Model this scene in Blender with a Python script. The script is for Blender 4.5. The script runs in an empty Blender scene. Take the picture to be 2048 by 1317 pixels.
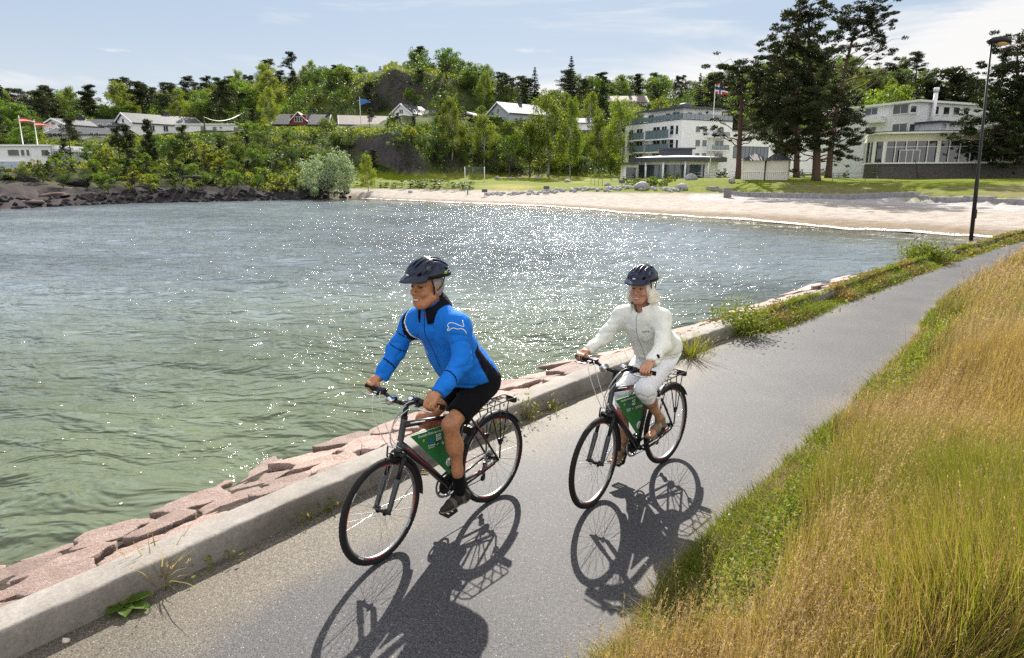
import bpy, math, random
import numpy as np
from mathutils import Vector, Matrix
from mathutils.bvhtree import BVHTree
PI=math.pi
rad=math.radians
SC=bpy.context.scene
COL=SC.collection
F_PX=1302.0; PITCH=0.22888; CAM_H=2.441
SUN_AZ=rad(87.9); SUN_EL=rad(36.8)
R0=np.random.RandomState(7)

# ------------------------------------------------------------------ basic helpers
def nf_mesh(name, V, F, mats=(), midx=None, smooth=True, attr=None):
    """F: (n,k) array or list of index lists"""
    me=bpy.data.meshes.new(name)
    V=np.asarray(V,dtype=np.float32).reshape(-1,3)
    me.vertices.add(len(V)); me.vertices.foreach_set('co',V.ravel())
    if isinstance(F,np.ndarray):
        n,k=F.shape
        loops=F.astype(np.int32).ravel(); starts=np.arange(n,dtype=np.int32)*k; tot=np.full(n,k,dtype=np.int32)
    else:
        tot=np.array([len(f) for f in F],dtype=np.int32); n=len(F)
        loops=np.fromiter((i for f in F for i in f),dtype=np.int32,count=int(tot.sum()))
        starts=np.concatenate([[0],np.cumsum(tot)[:-1]]).astype(np.int32)
    me.loops.add(len(loops)); me.loops.foreach_set('vertex_index',loops)
    me.polygons.add(n); me.polygons.foreach_set('loop_start',starts)
    for m in (mats if isinstance(mats,(list,tuple)) else [mats]): me.materials.append(m)
    if midx is not None: me.polygons.foreach_set('material_index',np.asarray(midx,dtype=np.int32))
    if smooth is True or smooth is False:
        me.polygons.foreach_set('use_smooth',np.full(n,bool(smooth)))
    else: me.polygons.foreach_set('use_smooth',np.asarray(smooth,dtype=bool))
    if attr is not None:
        for an,val in attr.items():
            a=me.attributes.new(an,'FLOAT_COLOR','POINT')
            c=np.ones((len(V),4),dtype=np.float32); c[:,:3]=val
            a.data.foreach_set('color',c.ravel())
    me.update(calc_edges=True); me.validate()
    return me
def link(name,me,parent=None,loc=(0,0,0),rot=(0,0,0),scale=(1,1,1)):
    o=bpy.data.objects.new(name,me); COL.objects.link(o)
    o.location=loc; o.rotation_euler=rot; o.scale=scale
    if parent is not None: o.parent=parent
    return o
def tag(o,label=None,cat=None,group=None,kind=None):
    if label: o['label']=label
    if cat: o['category']=cat
    if group: o['group']=group
    if kind: o['kind']=kind
    return o
def empty(name,loc=(0,0,0),rz=0.0,label=None,cat=None,group=None):
    o=bpy.data.objects.new(name,None); COL.objects.link(o)
    o.location=loc; o.rotation_euler=(0,0,rz); o.empty_display_size=.2
    return tag(o,label,cat,group)
def copy_tree(root,loc,rz=0.0,scale=None,label=None,group=None):
    r=root.copy(); COL.objects.link(r); r.location=loc; r.rotation_euler=(0,0,rz)
    if scale is not None: r.scale=scale if not isinstance(scale,(int,float)) else (scale,)*3
    if label: r['label']=label
    if group: r['group']=group
    for ch in root.children:
        c=ch.copy(); COL.objects.link(c); c.parent=r
        for g in ch.children:
            d=g.copy(); COL.objects.link(d); d.parent=c
    return r

class MB:
    """collects shapes (material index per face) and links them as one mesh object"""
    def __init__(s): s.v=[]; s.f=[]; s.m=[]; s.sm=[]; s.n=0
    def add(s,V,F,m=0,smooth=False):
        V=np.asarray(V,dtype=float).reshape(-1,3)
        for f in F: s.f.append([int(i)+s.n for i in f]); s.m.append(m); s.sm.append(smooth)
        s.v.append(V); s.n+=len(V); return s
    def box(s,c,size,m=0,rz=0.0,M=None):
        hx,hy,hz=[q/2 for q in size]
        V=np.array([[x,y,z] for z in(-hz,hz) for y in(-hy,hy) for x in(-hx,hx)])
        if rz: 
            ca,sa=math.cos(rz),math.sin(rz); V=V@np.array([[ca,sa,0],[-sa,ca,0],[0,0,1]])
        if M is not None: V=V@np.array(M).T
        V=V+np.array(c)
        return s.add(V,[[0,2,3,1],[4,5,7,6],[0,1,5,4],[2,6,7,3],[0,4,6,2],[1,3,7,5]],m)
    def tube(s,pts,r,n=8,m=0,caps=True,closed=False,smooth=True):
        P=np.asarray(pts,dtype=float); k=len(P)
        r=np.full(k,r,dtype=float) if np.isscalar(r) else np.asarray(r,dtype=float)
        T=np.zeros_like(P)
        if closed: T=np.roll(P,-1,0)-np.roll(P,1,0)
        else:
            T[1:-1]=P[2:]-P[:-2]; T[0]=P[1]-P[0]; T[-1]=P[-1]-P[-2]
        T/= (np.linalg.norm(T,axis=1,keepdims=True)+1e-12)
        a=np.array([0,0,1.]) if abs(T[0,2])<.9 else np.array([1.,0,0])
        u=np.cross(T[0],a); u/=np.linalg.norm(u)
        V=[];ang=np.linspace(0,2*PI,n,endpoint=False)
        for i in range(k):
            u=u-T[i]*np.dot(u,T[i]); u/=np.linalg.norm(u)+1e-12
            w=np.cross(T[i],u)
            V.append(P[i]+r[i]*(np.cos(ang)[:,None]*u+np.sin(ang)[:,None]*w))
        V=np.concatenate(V); Fs=[]
        for i in range(k if closed else k-1):
            a0=i*n;b0=((i+1)%k)*n
            for j in range(n):
                j2=(j+1)%n; Fs.append([a0+j,a0+j2,b0+j2,b0+j])
        if caps and not closed:
            Fs.append(list(range(n))[::-1]); Fs.append([(k-1)*n+j for j in range(n)])
        return s.add(V,Fs,m,smooth)
    def prism(s,poly,z0,z1,m=0,axis='z'):
        """poly: list of 2d points CCW, extruded from z0 to z1 along axis"""
        n=len(poly); P=np.array(poly,dtype=float)
        def mk(z):
            if axis=='z': return np.column_stack([P,np.full(n,z)])
            if axis=='y': return np.column_stack([P[:,0],np.full(n,z),P[:,1]])
            return np.column_stack([np.full(n,z),P])
        V=np.concatenate([mk(z0),mk(z1)])
        Fs=[list(range(n))[::-1],[n+i for i in range(n)]]+[[i,(i+1)%n,n+(i+1)%n,n+i] for i in range(n)]
        return s.add(V,Fs,m)
    def lathe(s,prof,c=(0,0,0),n=16,m=0,M=None,smooth=True):
        prof=np.asarray(prof,dtype=float); k=len(prof); ang=np.linspace(0,2*PI,n,endpoint=False)
        V=np.concatenate([np.column_stack([p[0]*np.cos(ang),p[0]*np.sin(ang),np.full(n,p[1])]) for p in prof])
        if M is not None: V=V@np.array(M).T
        V=V+np.array(c)
        Fs=[[i*n+j,i*n+(j+1)%n,(i+1)*n+(j+1)%n,(i+1)*n+j] for i in range(k-1) for j in range(n)]
        Fs+= [list(range(n))[::-1],[(k-1)*n+j for j in range(n)]]
        return s.add(V,Fs,m,smooth)
    def quad(s,a,b,c,d,m=0): return s.add([a,b,c,d],[[0,1,2,3]],m)
    def xf(s,M):
        M=np.array(M); s.v=[v@M[:3,:3].T+(M[:3,3] if M.shape[1]>3 else 0) for v in s.v]; return s
    def build(s,name,mats,parent=None,loc=(0,0,0),rot=(0,0,0)):
        V=np.concatenate(s.v) if s.v else np.zeros((0,3))
        me=nf_mesh(name,V,s.f,mats if isinstance(mats,(list,tuple)) else [mats],s.m,s.sm)
        return link(name,me,parent,loc,rot)

# ------------------------------------------------------------------ numpy noise
def _h(ix,iy,iz=0,seed=0):
    n=(ix.astype(np.int64)*374761393+iy.astype(np.int64)*668265263+(iz if np.isscalar(iz) else iz.astype(np.int64))*2147483647+seed*974711)&0x7fffffff
    n=((n^(n>>13))*1274126177)&0x7fffffff; n=((n^(n>>16))*60493)&0x7fffffff
    return (n&0xffff)/65535.0
def vn2(x,y,seed=0):
    x=np.asarray(x,dtype=float);y=np.asarray(y,dtype=float)
    ix=np.floor(x);iy=np.floor(y);fx=x-ix;fy=y-iy;fx=fx*fx*(3-2*fx);fy=fy*fy*(3-2*fy)
    a=_h(ix,iy,0,seed);b=_h(ix+1,iy,0,seed);c=_h(ix,iy+1,0,seed);d=_h(ix+1,iy+1,0,seed)
    return (a*(1-fx)+b*fx)*(1-fy)+(c*(1-fx)+d*fx)*fy
def fbm(x,y,o=4,seed=0):
    t=0;a=.5
    for i in range(o): t=t+a*(vn2(x*2**i,y*2**i,seed+i)*2-1); a*=.5
    return t
def vn3(p,seed=0):
    i=np.floor(p);f=p-i;f=f*f*(3-2*f);r=0
    for dx in(0,1):
        for dy in(0,1):
            for dz in(0,1):
                w=(f[...,0] if dx else 1-f[...,0])*(f[...,1] if dy else 1-f[...,1])*(f[...,2] if dz else 1-f[...,2])
                r=r+w*_h(i[...,0]+dx,i[...,1]+dy,i[...,2]+dz,seed)
    return r*2-1
def sstep(a,b,x): t=np.clip((x-a)/(b-a),0,1); return t*t*(3-2*t)

# ------------------------------------------------------------------ materials
def newmat(name):
    m=bpy.data.materials.new(name); m.use_nodes=True; nt=m.node_tree
    return m,nt,nt.nodes,nt.links,nt.nodes['Principled BSDF']
def mixrgb(nt,fac,a,b,blend='MIX'):
    n=nt.nodes.new('ShaderNodeMix'); n.data_type='RGBA'; n.blend_type=blend
    for sock,val in ((n.inputs[0],fac),(n.inputs[6],a),(n.inputs[7],b)):
        if hasattr(val,'links'): nt.links.new(val,sock)
        elif isinstance(val,(tuple,list)): sock.default_value=(*val[:3],1)
        else: sock.default_value=val
    return n.outputs[2]
def noise(nt,scale,detail=4,rough=.55,coord='Object',vec=None,dist=0.0):
    n=nt.nodes.new('ShaderNodeTexNoise'); n.inputs['Scale'].default_value=scale; n.inputs['Detail'].default_value=detail
    n.inputs['Roughness'].default_value=rough; n.inputs['Distortion'].default_value=dist
    if vec is None:
        tc=nt.nodes.new('ShaderNodeTexCoord'); vec=tc.outputs[coord]
    nt.links.new(vec,n.inputs['Vector']); return n.outputs['Fac']
def ramp(nt,fac,p0,p1,c0=(0,0,0),c1=(1,1,1)):
    r=nt.nodes.new('ShaderNodeValToRGB'); r.color_ramp.elements[0].position=p0; r.color_ramp.elements[1].position=p1
    r.color_ramp.elements[0].color=(*c0,1); r.color_ramp.elements[1].color=(*c1,1); nt.links.new(fac,r.inputs[0]); return r.outputs[0]
def bump(nt,fac,strength,dist,bsdf,prev=None):
    b=nt.nodes.new('ShaderNodeBump'); b.inputs['Strength'].default_value=strength; b.inputs['Distance'].default_value=dist
    nt.links.new(fac,b.inputs['Height'])
    if prev is not None: nt.links.new(prev,b.inputs['Normal'])
    if bsdf is not None: nt.links.new(b.outputs[0],bsdf.inputs['Normal'])
    return b.outputs[0]
_mc={}
def mat(name,col,rough=.7,var=.25,scale=6.0,metal=0.0,spec=.5,bmp=0.0,bscale=40.0,bdist=.01,col2=None,coat=0.0):
    if name in _mc: return _mc[name]
    m,nt,N,L,B=newmat(name)
    c2=col2 if col2 is not None else tuple(max(0,c*(1-var)) for c in col)
    c1=tuple(min(1,c*(1+var*.5)) for c in col) if col2 is None else col
    f=noise(nt,scale,5,.6)
    L.new(mixrgb(nt,ramp(nt,f,.3,.7),c2,c1),B.inputs['Base Color'])
    B.inputs['Roughness'].default_value=rough; B.inputs['Metallic'].default_value=metal
    B.inputs['Specular IOR Level'].default_value=spec; B.inputs['Coat Weight'].default_value=coat
    if bmp: bump(nt,noise(nt,bscale,4,.6),bmp,bdist,B)
    _mc[name]=m; return m
def flat(name,col,rough=.6,metal=0.0,spec=.5):
    return mat(name,col,rough,.08,30,metal,spec)
def leafmat(name,c0,c1,trans=.45,tcol=None,rough=.55):
    """two-sided leaf: diffuse + translucent, per-leaf random tone"""
    if name in _mc: return _mc[name]
    m,nt,N,L,B=newmat(name)
    g=N.new('ShaderNodeNewGeometry'); oi=N.new('ShaderNodeObjectInfo')
    base=mixrgb(nt,g.outputs['Random Per Island'],c0,c1)
    hv=N.new('ShaderNodeHueSaturation'); L.new(base,hv.inputs['Color'])
    mr=N.new('ShaderNodeMapRange'); mr.inputs[3].default_value=.72; mr.inputs[4].default_value=1.25
    L.new(oi.outputs['Random'],mr.inputs[0]); L.new(mr.outputs[0],hv.inputs['Value'])
    mr2=N.new('ShaderNodeMapRange'); mr2.inputs[3].default_value=.485; mr2.inputs[4].default_value=.515
    ma=N.new('ShaderNodeMath'); ma.operation='FRACT'; mm=N.new('ShaderNodeMath'); mm.operation='MULTIPLY'; mm.inputs[1].default_value=7.31
    L.new(oi.outputs['Random'],mm.inputs[0]); L.new(mm.outputs[0],ma.inputs[0]); L.new(ma.outputs[0],mr2.inputs[0]); L.new(mr2.outputs[0],hv.inputs['Hue'])
    col=hv.outputs[0]
    L.new(col,B.inputs['Base Color']); B.inputs['Roughness'].default_value=rough; B.inputs['Specular IOR Level'].default_value=.3
    t=N.new('ShaderNodeBsdfTranslucent')
    tc=mixrgb(nt,1.0,col,tcol or (1.9,1.9,.7),'MULTIPLY'); L.new(tc,t.inputs['Color'])
    mx=N.new('ShaderNodeMixShader'); mx.inputs[0].default_value=trans
    L.new(B.outputs[0],mx.inputs[1]); L.new(t.outputs[0],mx.inputs[2])
    L.new(mx.outputs[0],N['Material Output'].inputs['Surface'])
    _mc[name]=m; return m
def vcolmat(name,attr='Col',rough=.85,scale=3.0,var=.35,bmp=.3,bscale=8.0,bdist=.05,trans=0.0,spec=.06,fine=None):
    m,nt,N,L,B=newmat(name)
    a=N.new('ShaderNodeAttribute'); a.attribute_name=attr
    f=noise(nt,scale,6,.65)
    col=mixrgb(nt,1.0,a.outputs['Color'],ramp(nt,f,.25,.75,(1-var,)*3,(1+var,)*3),'MULTIPLY')
    if fine: col=mixrgb(nt,1.0,col,ramp(nt,noise(nt,fine,3,.7),.3,.7,(.75,)*3,(1.25,)*3),'MULTIPLY')
    L.new(col,B.inputs['Base Color']); B.inputs['Roughness'].default_value=rough; B.inputs['Specular IOR Level'].default_value=spec
    if bmp: bump(nt,noise(nt,bscale,6,.65),bmp,bdist,B)
    if trans:
        t=N.new('ShaderNodeBsdfTranslucent'); L.new(mixrgb(nt,1.0,col,(1.6,1.55,.7),'MULTIPLY'),t.inputs['Color'])
        mx=N.new('ShaderNodeMixShader'); mx.inputs[0].default_value=trans
        L.new(B.outputs[0],mx.inputs[1]); L.new(t.outputs[0],mx.inputs[2]); L.new(mx.outputs[0],N['Material Output'].inputs['Surface'])
    return m

# ------------------------------------------------------------------ signed distance modelling
def rcone(P,a,b,ra,rb):
    a=np.array(a,dtype=np.float32);b=np.array(b,dtype=np.float32);ab=b-a
    t=np.clip(((P-a)@ab)/(ab@ab),0,1)
    return np.linalg.norm(P-(a+t[...,None]*ab),axis=-1)-(ra+(rb-ra)*t)
def ell(P,c,r,M=None):
    q=P-np.array(c,dtype=np.float32)
    if M is not None: q=q@np.array(M,dtype=np.float32)
    r=np.array(r,dtype=np.float32)
    k0=np.linalg.norm(q/r,axis=-1);k1=np.linalg.norm(q/(r*r),axis=-1)
    return np.where(k1<1e-6,-r.min(),k0*(k0-1)/np.maximum(k1,1e-6))
def rbox(P,c,h,r=0.0,M=None):
    q=P-np.array(c,dtype=np.float32)
    if M is not None: q=q@np.array(M,dtype=np.float32)
    q=np.abs(q)-(np.array(h,dtype=np.float32)-r)
    return np.linalg.norm(np.maximum(q,0),axis=-1)+np.minimum(q.max(-1),0)-r
def smin(a,b,k):
    h=np.clip(.5+.5*(b-a)/k,0,1); return b*(1-h)+a*h-k*h*(1-h)
def smax(a,b,k): return -smin(-a,-b,k)
def rot(ax,deg):
    return np.array(Matrix.Rotation(rad(deg),3,ax))
def surface_nets(fn,lo,hi,h):
    lo=np.array(lo,dtype=float);hi=np.array(hi,dtype=float)
    n=np.ceil((hi-lo)/h).astype(int)+1
    ax=[lo[i]+np.arange(n[i])*h for i in range(3)]
    G=np.stack(np.meshgrid(*ax,indexing='ij'),-1).astype(np.float32)
    D=fn(G).astype(np.float32); S=D<0
    cnt=np.zeros(tuple(n-1)+(3,),np.float32); num=np.zeros(tuple(n-1),np.float32)
    def sl(o): return tuple(slice(o[i],n[i]-1+o[i]) for i in range(3))
    for axis in range(3):
        oth=[i for i in range(3) if i!=axis]
        for a in(0,1):
            for b in(0,1):
                o0=[0,0,0];o0[oth[0]]=a;o0[oth[1]]=b;o1=list(o0);o1[axis]=1
                d0=D[sl(o0)];d1=D[sl(o1)];c=(d0<0)!=(d1<0)
                t=np.where(c,d0/np.where(c,d0-d1,1),0)
                p=np.array(o0,dtype=np.float32)
                for i in range(3):
                    cnt[...,i]+=np.where(c,(t if i==axis else p[i]),0)
                num+=c
    act=num>0; idx=np.full(act.shape,-1,dtype=np.int64); idx[act]=np.arange(act.sum())
    base=np.argwhere(act); V=(base+cnt[act]/num[act][:,None])*h+lo
    Fs=[]
    for axis in range(3):
        oth=[i for i in range(3) if i!=axis]
        s0=[slice(None)]*3;s1=[slice(None)]*3; s0[axis]=slice(0,-1);s1[axis]=slice(1,None)
        c=S[tuple(s0)]!=S[tuple(s1)]
        e=np.argwhere(c)
        ok=(e[:,oth[0]]>0)&(e[:,oth[1]]>0)&(e[:,oth[0]]<n[oth[0]]-1)&(e[:,oth[1]]<n[oth[1]]-1); e=e[ok]
        if not len(e): continue
        flip=S[tuple(s0)][tuple(e.T)]
        def q(a,b):
            w=e.copy(); w[:,oth[0]]-=a; w[:,oth[1]]-=b; return idx[tuple(w.T)]
        Q=np.stack([q(0,0),q(1,0),q(1,1),q(0,1)],1)
        if axis==1: flip=~flip
        Q[flip]=Q[flip][:,::-1]
        Fs.append(Q)
    Q=np.concatenate(Fs)
    Q=Q[:,::-1]
    return V,Q
def smooth_v(V,F,it=1,l=.5):
    E=np.concatenate([F[:,[i,(i+1)%4]] for i in range(4)])
    n=len(V)
    for _ in range(it):
        acc=np.zeros_like(V);c=np.zeros(n)
        for k in range(3):
            acc[:,k]=np.bincount(E[:,0],V[E[:,1],k],n)+np.bincount(E[:,1],V[E[:,0],k],n)
        c=np.bincount(E[:,0],minlength=n)+np.bincount(E[:,1],minlength=n)
        V=V+l*(acc/np.maximum(c,1)[:,None]-V)
    return V
def text_mesh(s,size,extrude=.0008,align='CENTER'):
    cu=bpy.data.curves.new('t','FONT'); cu.body=s; cu.size=size; cu.extrude=extrude; cu.align_x=align; cu.align_y='CENTER'; cu.resolution_u=3
    o=bpy.data.objects.new('t',cu); COL.objects.link(o)
    dg=bpy.context.evaluated_depsgraph_get(); me=o.evaluated_get(dg).to_mesh()
    V=np.array([v.co[:] for v in me.vertices]).reshape(-1,3); Fs=[list(p.vertices) for p in me.polygons]
    o.evaluated_get(dg).to_mesh_clear(); bpy.data.objects.remove(o); bpy.data.curves.remove(cu)
    return V,Fs

# ------------------------------------------------------------------ picture <-> place (used once, to measure where things stand)
def ray(x,y):
    a=(x-1024)/F_PX;b=-(y-658.5)/F_PX
    return np.array([a,math.cos(PITCH)+b*math.sin(PITCH),-math.sin(PITCH)+b*math.cos(PITCH)])
def atY(x,y,Y): d=ray(x,y);return d*(Y/d[1])+np.array([0,0,CAM_H])
def atZ(x,y,z): d=ray(x,y);return d*((z-CAM_H)/d[2])+np.array([0,0,CAM_H])
def s_of(x): return (x-1024)/1335.0
# ================================================================== camera, sun, sky
cd=bpy.data.cameras.new('camera'); cd.sensor_fit='HORIZONTAL'; cd.sensor_width=36; cd.lens=36*F_PX/2048
cd.clip_start=.05; cd.clip_end=5000
cam=bpy.data.objects.new('camera',cd); COL.objects.link(cam); cam.location=(0,0,CAM_H); cam.rotation_euler=(PI/2-PITCH,0,0)
SC.camera=cam
sl=bpy.data.lights.new('sun','SUN'); sl.energy=5.0; sl.angle=rad(.53); sl.color=(1,.94,.85)
so=bpy.data.objects.new('sun',sl); COL.objects.link(so)
sd=Vector((math.cos(SUN_AZ)*math.cos(SUN_EL),math.sin(SUN_AZ)*math.cos(SUN_EL),math.sin(SUN_EL)))
so.rotation_euler=sd.to_track_quat('Z','Y').to_euler(); so.location=(0,-5,60)
W=bpy.data.worlds.new('World'); SC.world=W; W.use_nodes=True
def build_world():
    nt=W.node_tree;N=nt.nodes;L=nt.links
    bg=N['Background']; sky=N.new('ShaderNodeTexSky'); sky.sky_type='NISHITA'; sky.sun_disc=False
    sky.sun_elevation=SUN_EL; sky.sun_rotation=PI/2-SUN_AZ; sky.air_density=1.0; sky.dust_density=.6; sky.ozone_density=1.6
    tc=N.new('ShaderNodeTexCoord'); sx=N.new('ShaderNodeSeparateXYZ'); L.new(tc.outputs['Generated'],sx.inputs[0])
    def mth(op,a,b=None,c=None):
        n=N.new('ShaderNodeMath'); n.operation=op
        for i,v in enumerate((a,b,c)):
            if v is None: continue
            if hasattr(v,'links'): L.new(v,n.inputs[i])
            else: n.inputs[i].default_value=v
        return n.outputs[0]
    az=mth('ARCTAN2',sx.outputs[0],sx.outputs[1]); el=mth('ARCSINE',sx.outputs[2])
    def cl(sa,se,off,detail=7,dist=.6):
        cb=N.new('ShaderNodeCombineXYZ'); L.new(mth('MULTIPLY',az,sa),cb.inputs[0]); L.new(mth('MULTIPLY',el,se),cb.inputs[1]); cb.inputs[2].default_value=off
        return noise(nt,1.0,detail,.6,vec=cb.outputs[0],dist=dist)
    def band(v,a,b):
        n=N.new('ShaderNodeMapRange'); n.interpolation_type='SMOOTHSTEP'; n.inputs[1].default_value=a; n.inputs[2].default_value=b; L.new(v,n.inputs[0]); return n.outputs[0]
    # low cumulus bank above the hill, higher towards the right
    n1=cl(3.2,13,4.3)
    top=mth('ADD',mth('MULTIPLY',mth('MAXIMUM',az,-.4),.125),.15)                      # bank's upper edge (radians)
    hgt=mth('SUBTRACT',mth('ADD',top,mth('MULTIPLY',mth('SUBTRACT',n1,.5),.18)),el)
    bank=mth('MULTIPLY',band(hgt,.0,.05),band(cl(5,26,1.7),.27,.50))
    bank=mth('MULTIPLY',bank,.95)
    # thin high streaks and small puffs
    n2=cl(2.2,16,9.1,5,1.2); st=mth('MULTIPLY',band(n2,.50,.78),.55)
    n3=cl(7,24,2.2,6,.4); pf=mth('MULTIPLY',band(n3,.68,.76),.55)
    m=mth('MAXIMUM',mth('MAXIMUM',bank,st),pf)
    m=mth('MULTIPLY',m,band(el,-.02,.02))
    hz=band(el,.34,.0); 
    # fixed pale tint painted over the low front sky to tame its glare
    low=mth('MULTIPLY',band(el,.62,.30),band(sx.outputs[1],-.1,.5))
    low_sky_tint=mixrgb(nt,band(el,.02,.24),(5.2,5.5,5.9),(3.65,4.45,5.5))
    skc=mixrgb(nt,mth('MULTIPLY',low,.85),sky.outputs[0],low_sky_tint)
    # unseen bright cloud behind and overhead, added to raise the ambient light
    vz=mth('MULTIPLY',band(mth('SUBTRACT',mth('MULTIPLY',el,.6),mth('MULTIPLY',sx.outputs[1],1.0)),-.25,.35),band(cl(1.6,3.0,12.7,5,.5),.38,.56))
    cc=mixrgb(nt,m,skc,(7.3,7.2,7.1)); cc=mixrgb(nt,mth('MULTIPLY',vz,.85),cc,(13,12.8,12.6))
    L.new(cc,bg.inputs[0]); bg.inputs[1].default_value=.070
build_world()
vs=SC.view_settings; vs.view_transform='Standard'; vs.look='None'; vs.gamma=1; vs.exposure=.95
try: vs.use_curve_mapping=False
except Exception: pass
cy=SC.cycles; cy.max_bounces=6; cy.diffuse_bounces=3; cy.glossy_bounces=3; cy.transmission_bounces=4; cy.transparent_max_bounces=6
cy.caustics_reflective=False; cy.caustics_refractive=False; cy.sample_clamp_indirect=2.5
cy.use_denoising=False

# ================================================================== the land
WATER=-.70
# columns: px -> list of (distance ahead Y, height z)
PROF={
-700:[(45,-.7),(47,.6),(60,2),(80,5),(115,8),(175,13),(230,18),(300,22),(420,8)],
-300:[(58,-.7),(60,.6),(72,2),(86,4.5),(115,7.5),(150,11),(175,13),(230,19),(300,24),(420,8)],
0:[(67,-.7),(69,.3),(76,1.0),(90,2.6),(97,3.6),(104,4.2),(116,6.8),(150,11.5),(175,14),(230,19),(300,24),(420,8)],
120:[(75,-.7),(77,.3),(84,1.2),(94,3.0),(104,4.6),(118,7.6),(135,9.5),(150,11),(175,13.5),(230,20),(300,25),(420,8)],
250:[(82,-.7),(84,.3),(92,1.6),(105,4),(120,7.5),(135,9.5),(150,11),(170,13),(230,21),(300,26),(420,10)],
500:[(91,-.7),(93,.4),(100,1.6),(112,5),(125,9),(140,11.5),(160,13),(180,16),(230,27),(280,31),(420,10)],
620:[(96,-.7),(98,.3),(106,1.4),(120,3.5),(130,8),(142,11.5),(160,13.5),(180,16.5),(200,25),(228,33),(280,35),(420,10)],
700:[(101,-.7),(103,.2),(110,1.2),(125,2.4),(130,4),(138,10.5),(150,12.6),(170,15.5),(190,24),(212,30),(234,37),(280,36.5),(420,10)],
800:[(93,-.7),(100,.2),(112,1.2),(126,2.2),(130,3),(134.5,10.5),(150,13),(168,16.5),(178,18),(187,31),(208,35),(236,37),(280,36),(420,10)],
900:[(85,-.7),(96,.3),(103,1.1),(118,1.8),(128,2.3),(134,3),(141,9),(158,15),(168,17),(180,20),(194,30),(226,36),(280,36),(420,10)],
1000:[(78,-.7),(90,.3),(95,1.0),(110,1.5),(128,2.3),(136,2.8),(147,11),(158,16),(175,18),(200,21),(230,25),(280,27),(420,10)],
1130:[(70,-.7),(84,.4),(88,1.0),(105,1.5),(125,2.2),(138,2.8),(150,11),(162,15),(180,18),(200,21),(240,25),(290,28),(420,10)],
1250:[(60.4,-.7),(78,.5),(82,1.1),(100,1.7),(120,2.15),(150,2.6),(165,9),(185,18),(205,25),(240,28),(300,30),(420,10)],
1400:[(54,-.7),(74,.45),(79,1.1),(86,2.0),(95,2.2),(120,2.3),(150,2.6),(175,8),(210,20),(250,31),(310,35),(420,20)],
1500:[(49.6,-.7),(70,.3),(73.4,.35),(73.8,.95),(80,2.0),(88,2.35),(110,2.4),(150,2.8),(180,9),(220,26),(252,43),(310,46),(420,20)],
1700:[(42,-.7),(62,.2),(66.2,.3),(66.6,.95),(73,1.9),(82,2.2),(110,2.4),(150,3),(180,10),(220,25),(252,42),(310,44),(420,15)],
1900:[(37,-.7),(54,.2),(57.3,.28),(57.7,.9),(65,1.8),(76,2.2),(110,2.5),(150,3.5),(180,10),(220,21),(260,31),(310,33),(420,12)],
2048:[(34,-.7),(48,.2),(52.3,.28),(52.7,.9),(62,1.7),(76,2.2),(110,2.5),(150,4),(180,9),(220,18),(260,24),(300,26),(420,10)],
2400:[(29,-.7),(38,.2),(43,.3),(43.4,.9),(52,1.7),(76,2.2),(110,2.5),(150,4),(180,9),(220,16),(260,20),(300,22),(420,10)],
3200:[(24,-.7),(28,.2),(31,.3),(31.4,.9),(38,1.6),(60,2.2),(110,2.5),(150,4),(180,7),(220,11),(260,14),(300,15),(420,10)],
}
PX=sorted(PROF); PS=np.array([s_of(p) for p in PX])
YG=np.unique(np.concatenate([np.linspace(20,60,54),np.geomspace(60,430,230),[700]]))
PZ=[]
for p in PX:
    a=np.array(PROF[p]); y0=a[0,0]
    yy=np.concatenate([[10,y0-6,y0-2],a[:,0],[700]]); zz=np.concatenate([[-2.2,-2.0,-1.15],a[:,1],[2]])
    PZ.append((yy,zz))
SHORE=np.array([PROF[p][0][0] for p in PX],dtype=float)
def shoreY(s): return np.interp(s,PS,SHORE)
def ground_z(X,Y):
    """height of the land at any place ahead: profiles blended between neighbouring columns along corresponding breaks"""
    X=np.atleast_1d(np.asarray(X,dtype=float));Y=np.atleast_1d(np.asarray(Y,dtype=float))
    s=X/np.maximum(Y,1.0)
    i=np.clip(np.searchsorted(PS,s)-1,0,len(PS)-2); t=np.clip((s-PS[i])/(PS[i+1]-PS[i]),0,1); t=t*t*(3-2*t)*.5+t*.5
    sh=shoreY(s); Z=np.zeros_like(s)
    for k in range(len(PS)-1):
        m=i==k
        if not m.any(): continue
        # warp so that both shorelines coincide
        def ev(j,y,sc):
            w=np.clip((260-y)/(260-sc),0,1)
            yw=y+(SHORE[j]-sc)*np.where(y<sc,1,w)
            return np.interp(yw,*PZ[j])
        Z[m]=ev(k,Y[m],sh[m])*(1-t[m])+ev(k+1,Y[m],sh[m])*t[m]
    return Z
def rough_z(X,Y):
    z=ground_z(X,Y); s=X/np.maximum(Y,1)
    hill=sstep(3,9,z)*1.0
    shore_rock=sstep(700,640,s*1335+1024)*sstep(-.6,.3,z)*sstep(12,4,z)
    n=fbm(X*.11,Y*.11,4,3)*1.3*hill+fbm(X*.34,Y*.34,4,5)*(1.1*shore_rock+.5*hill)
    beach=sstep(-.6,0,z)*sstep(.9,.3,z)*(1-shore_rock)
    n=n+fbm(X*.8,Y*.8,3,8)*.10*beach+fbm(X*.15,Y*.15,3,11)*.15*sstep(.9,1.3,z)*(1-hill)
    return z+n
def gz(x,y): return float(rough_z(np.array([x]),np.array([y]))[0])
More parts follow.
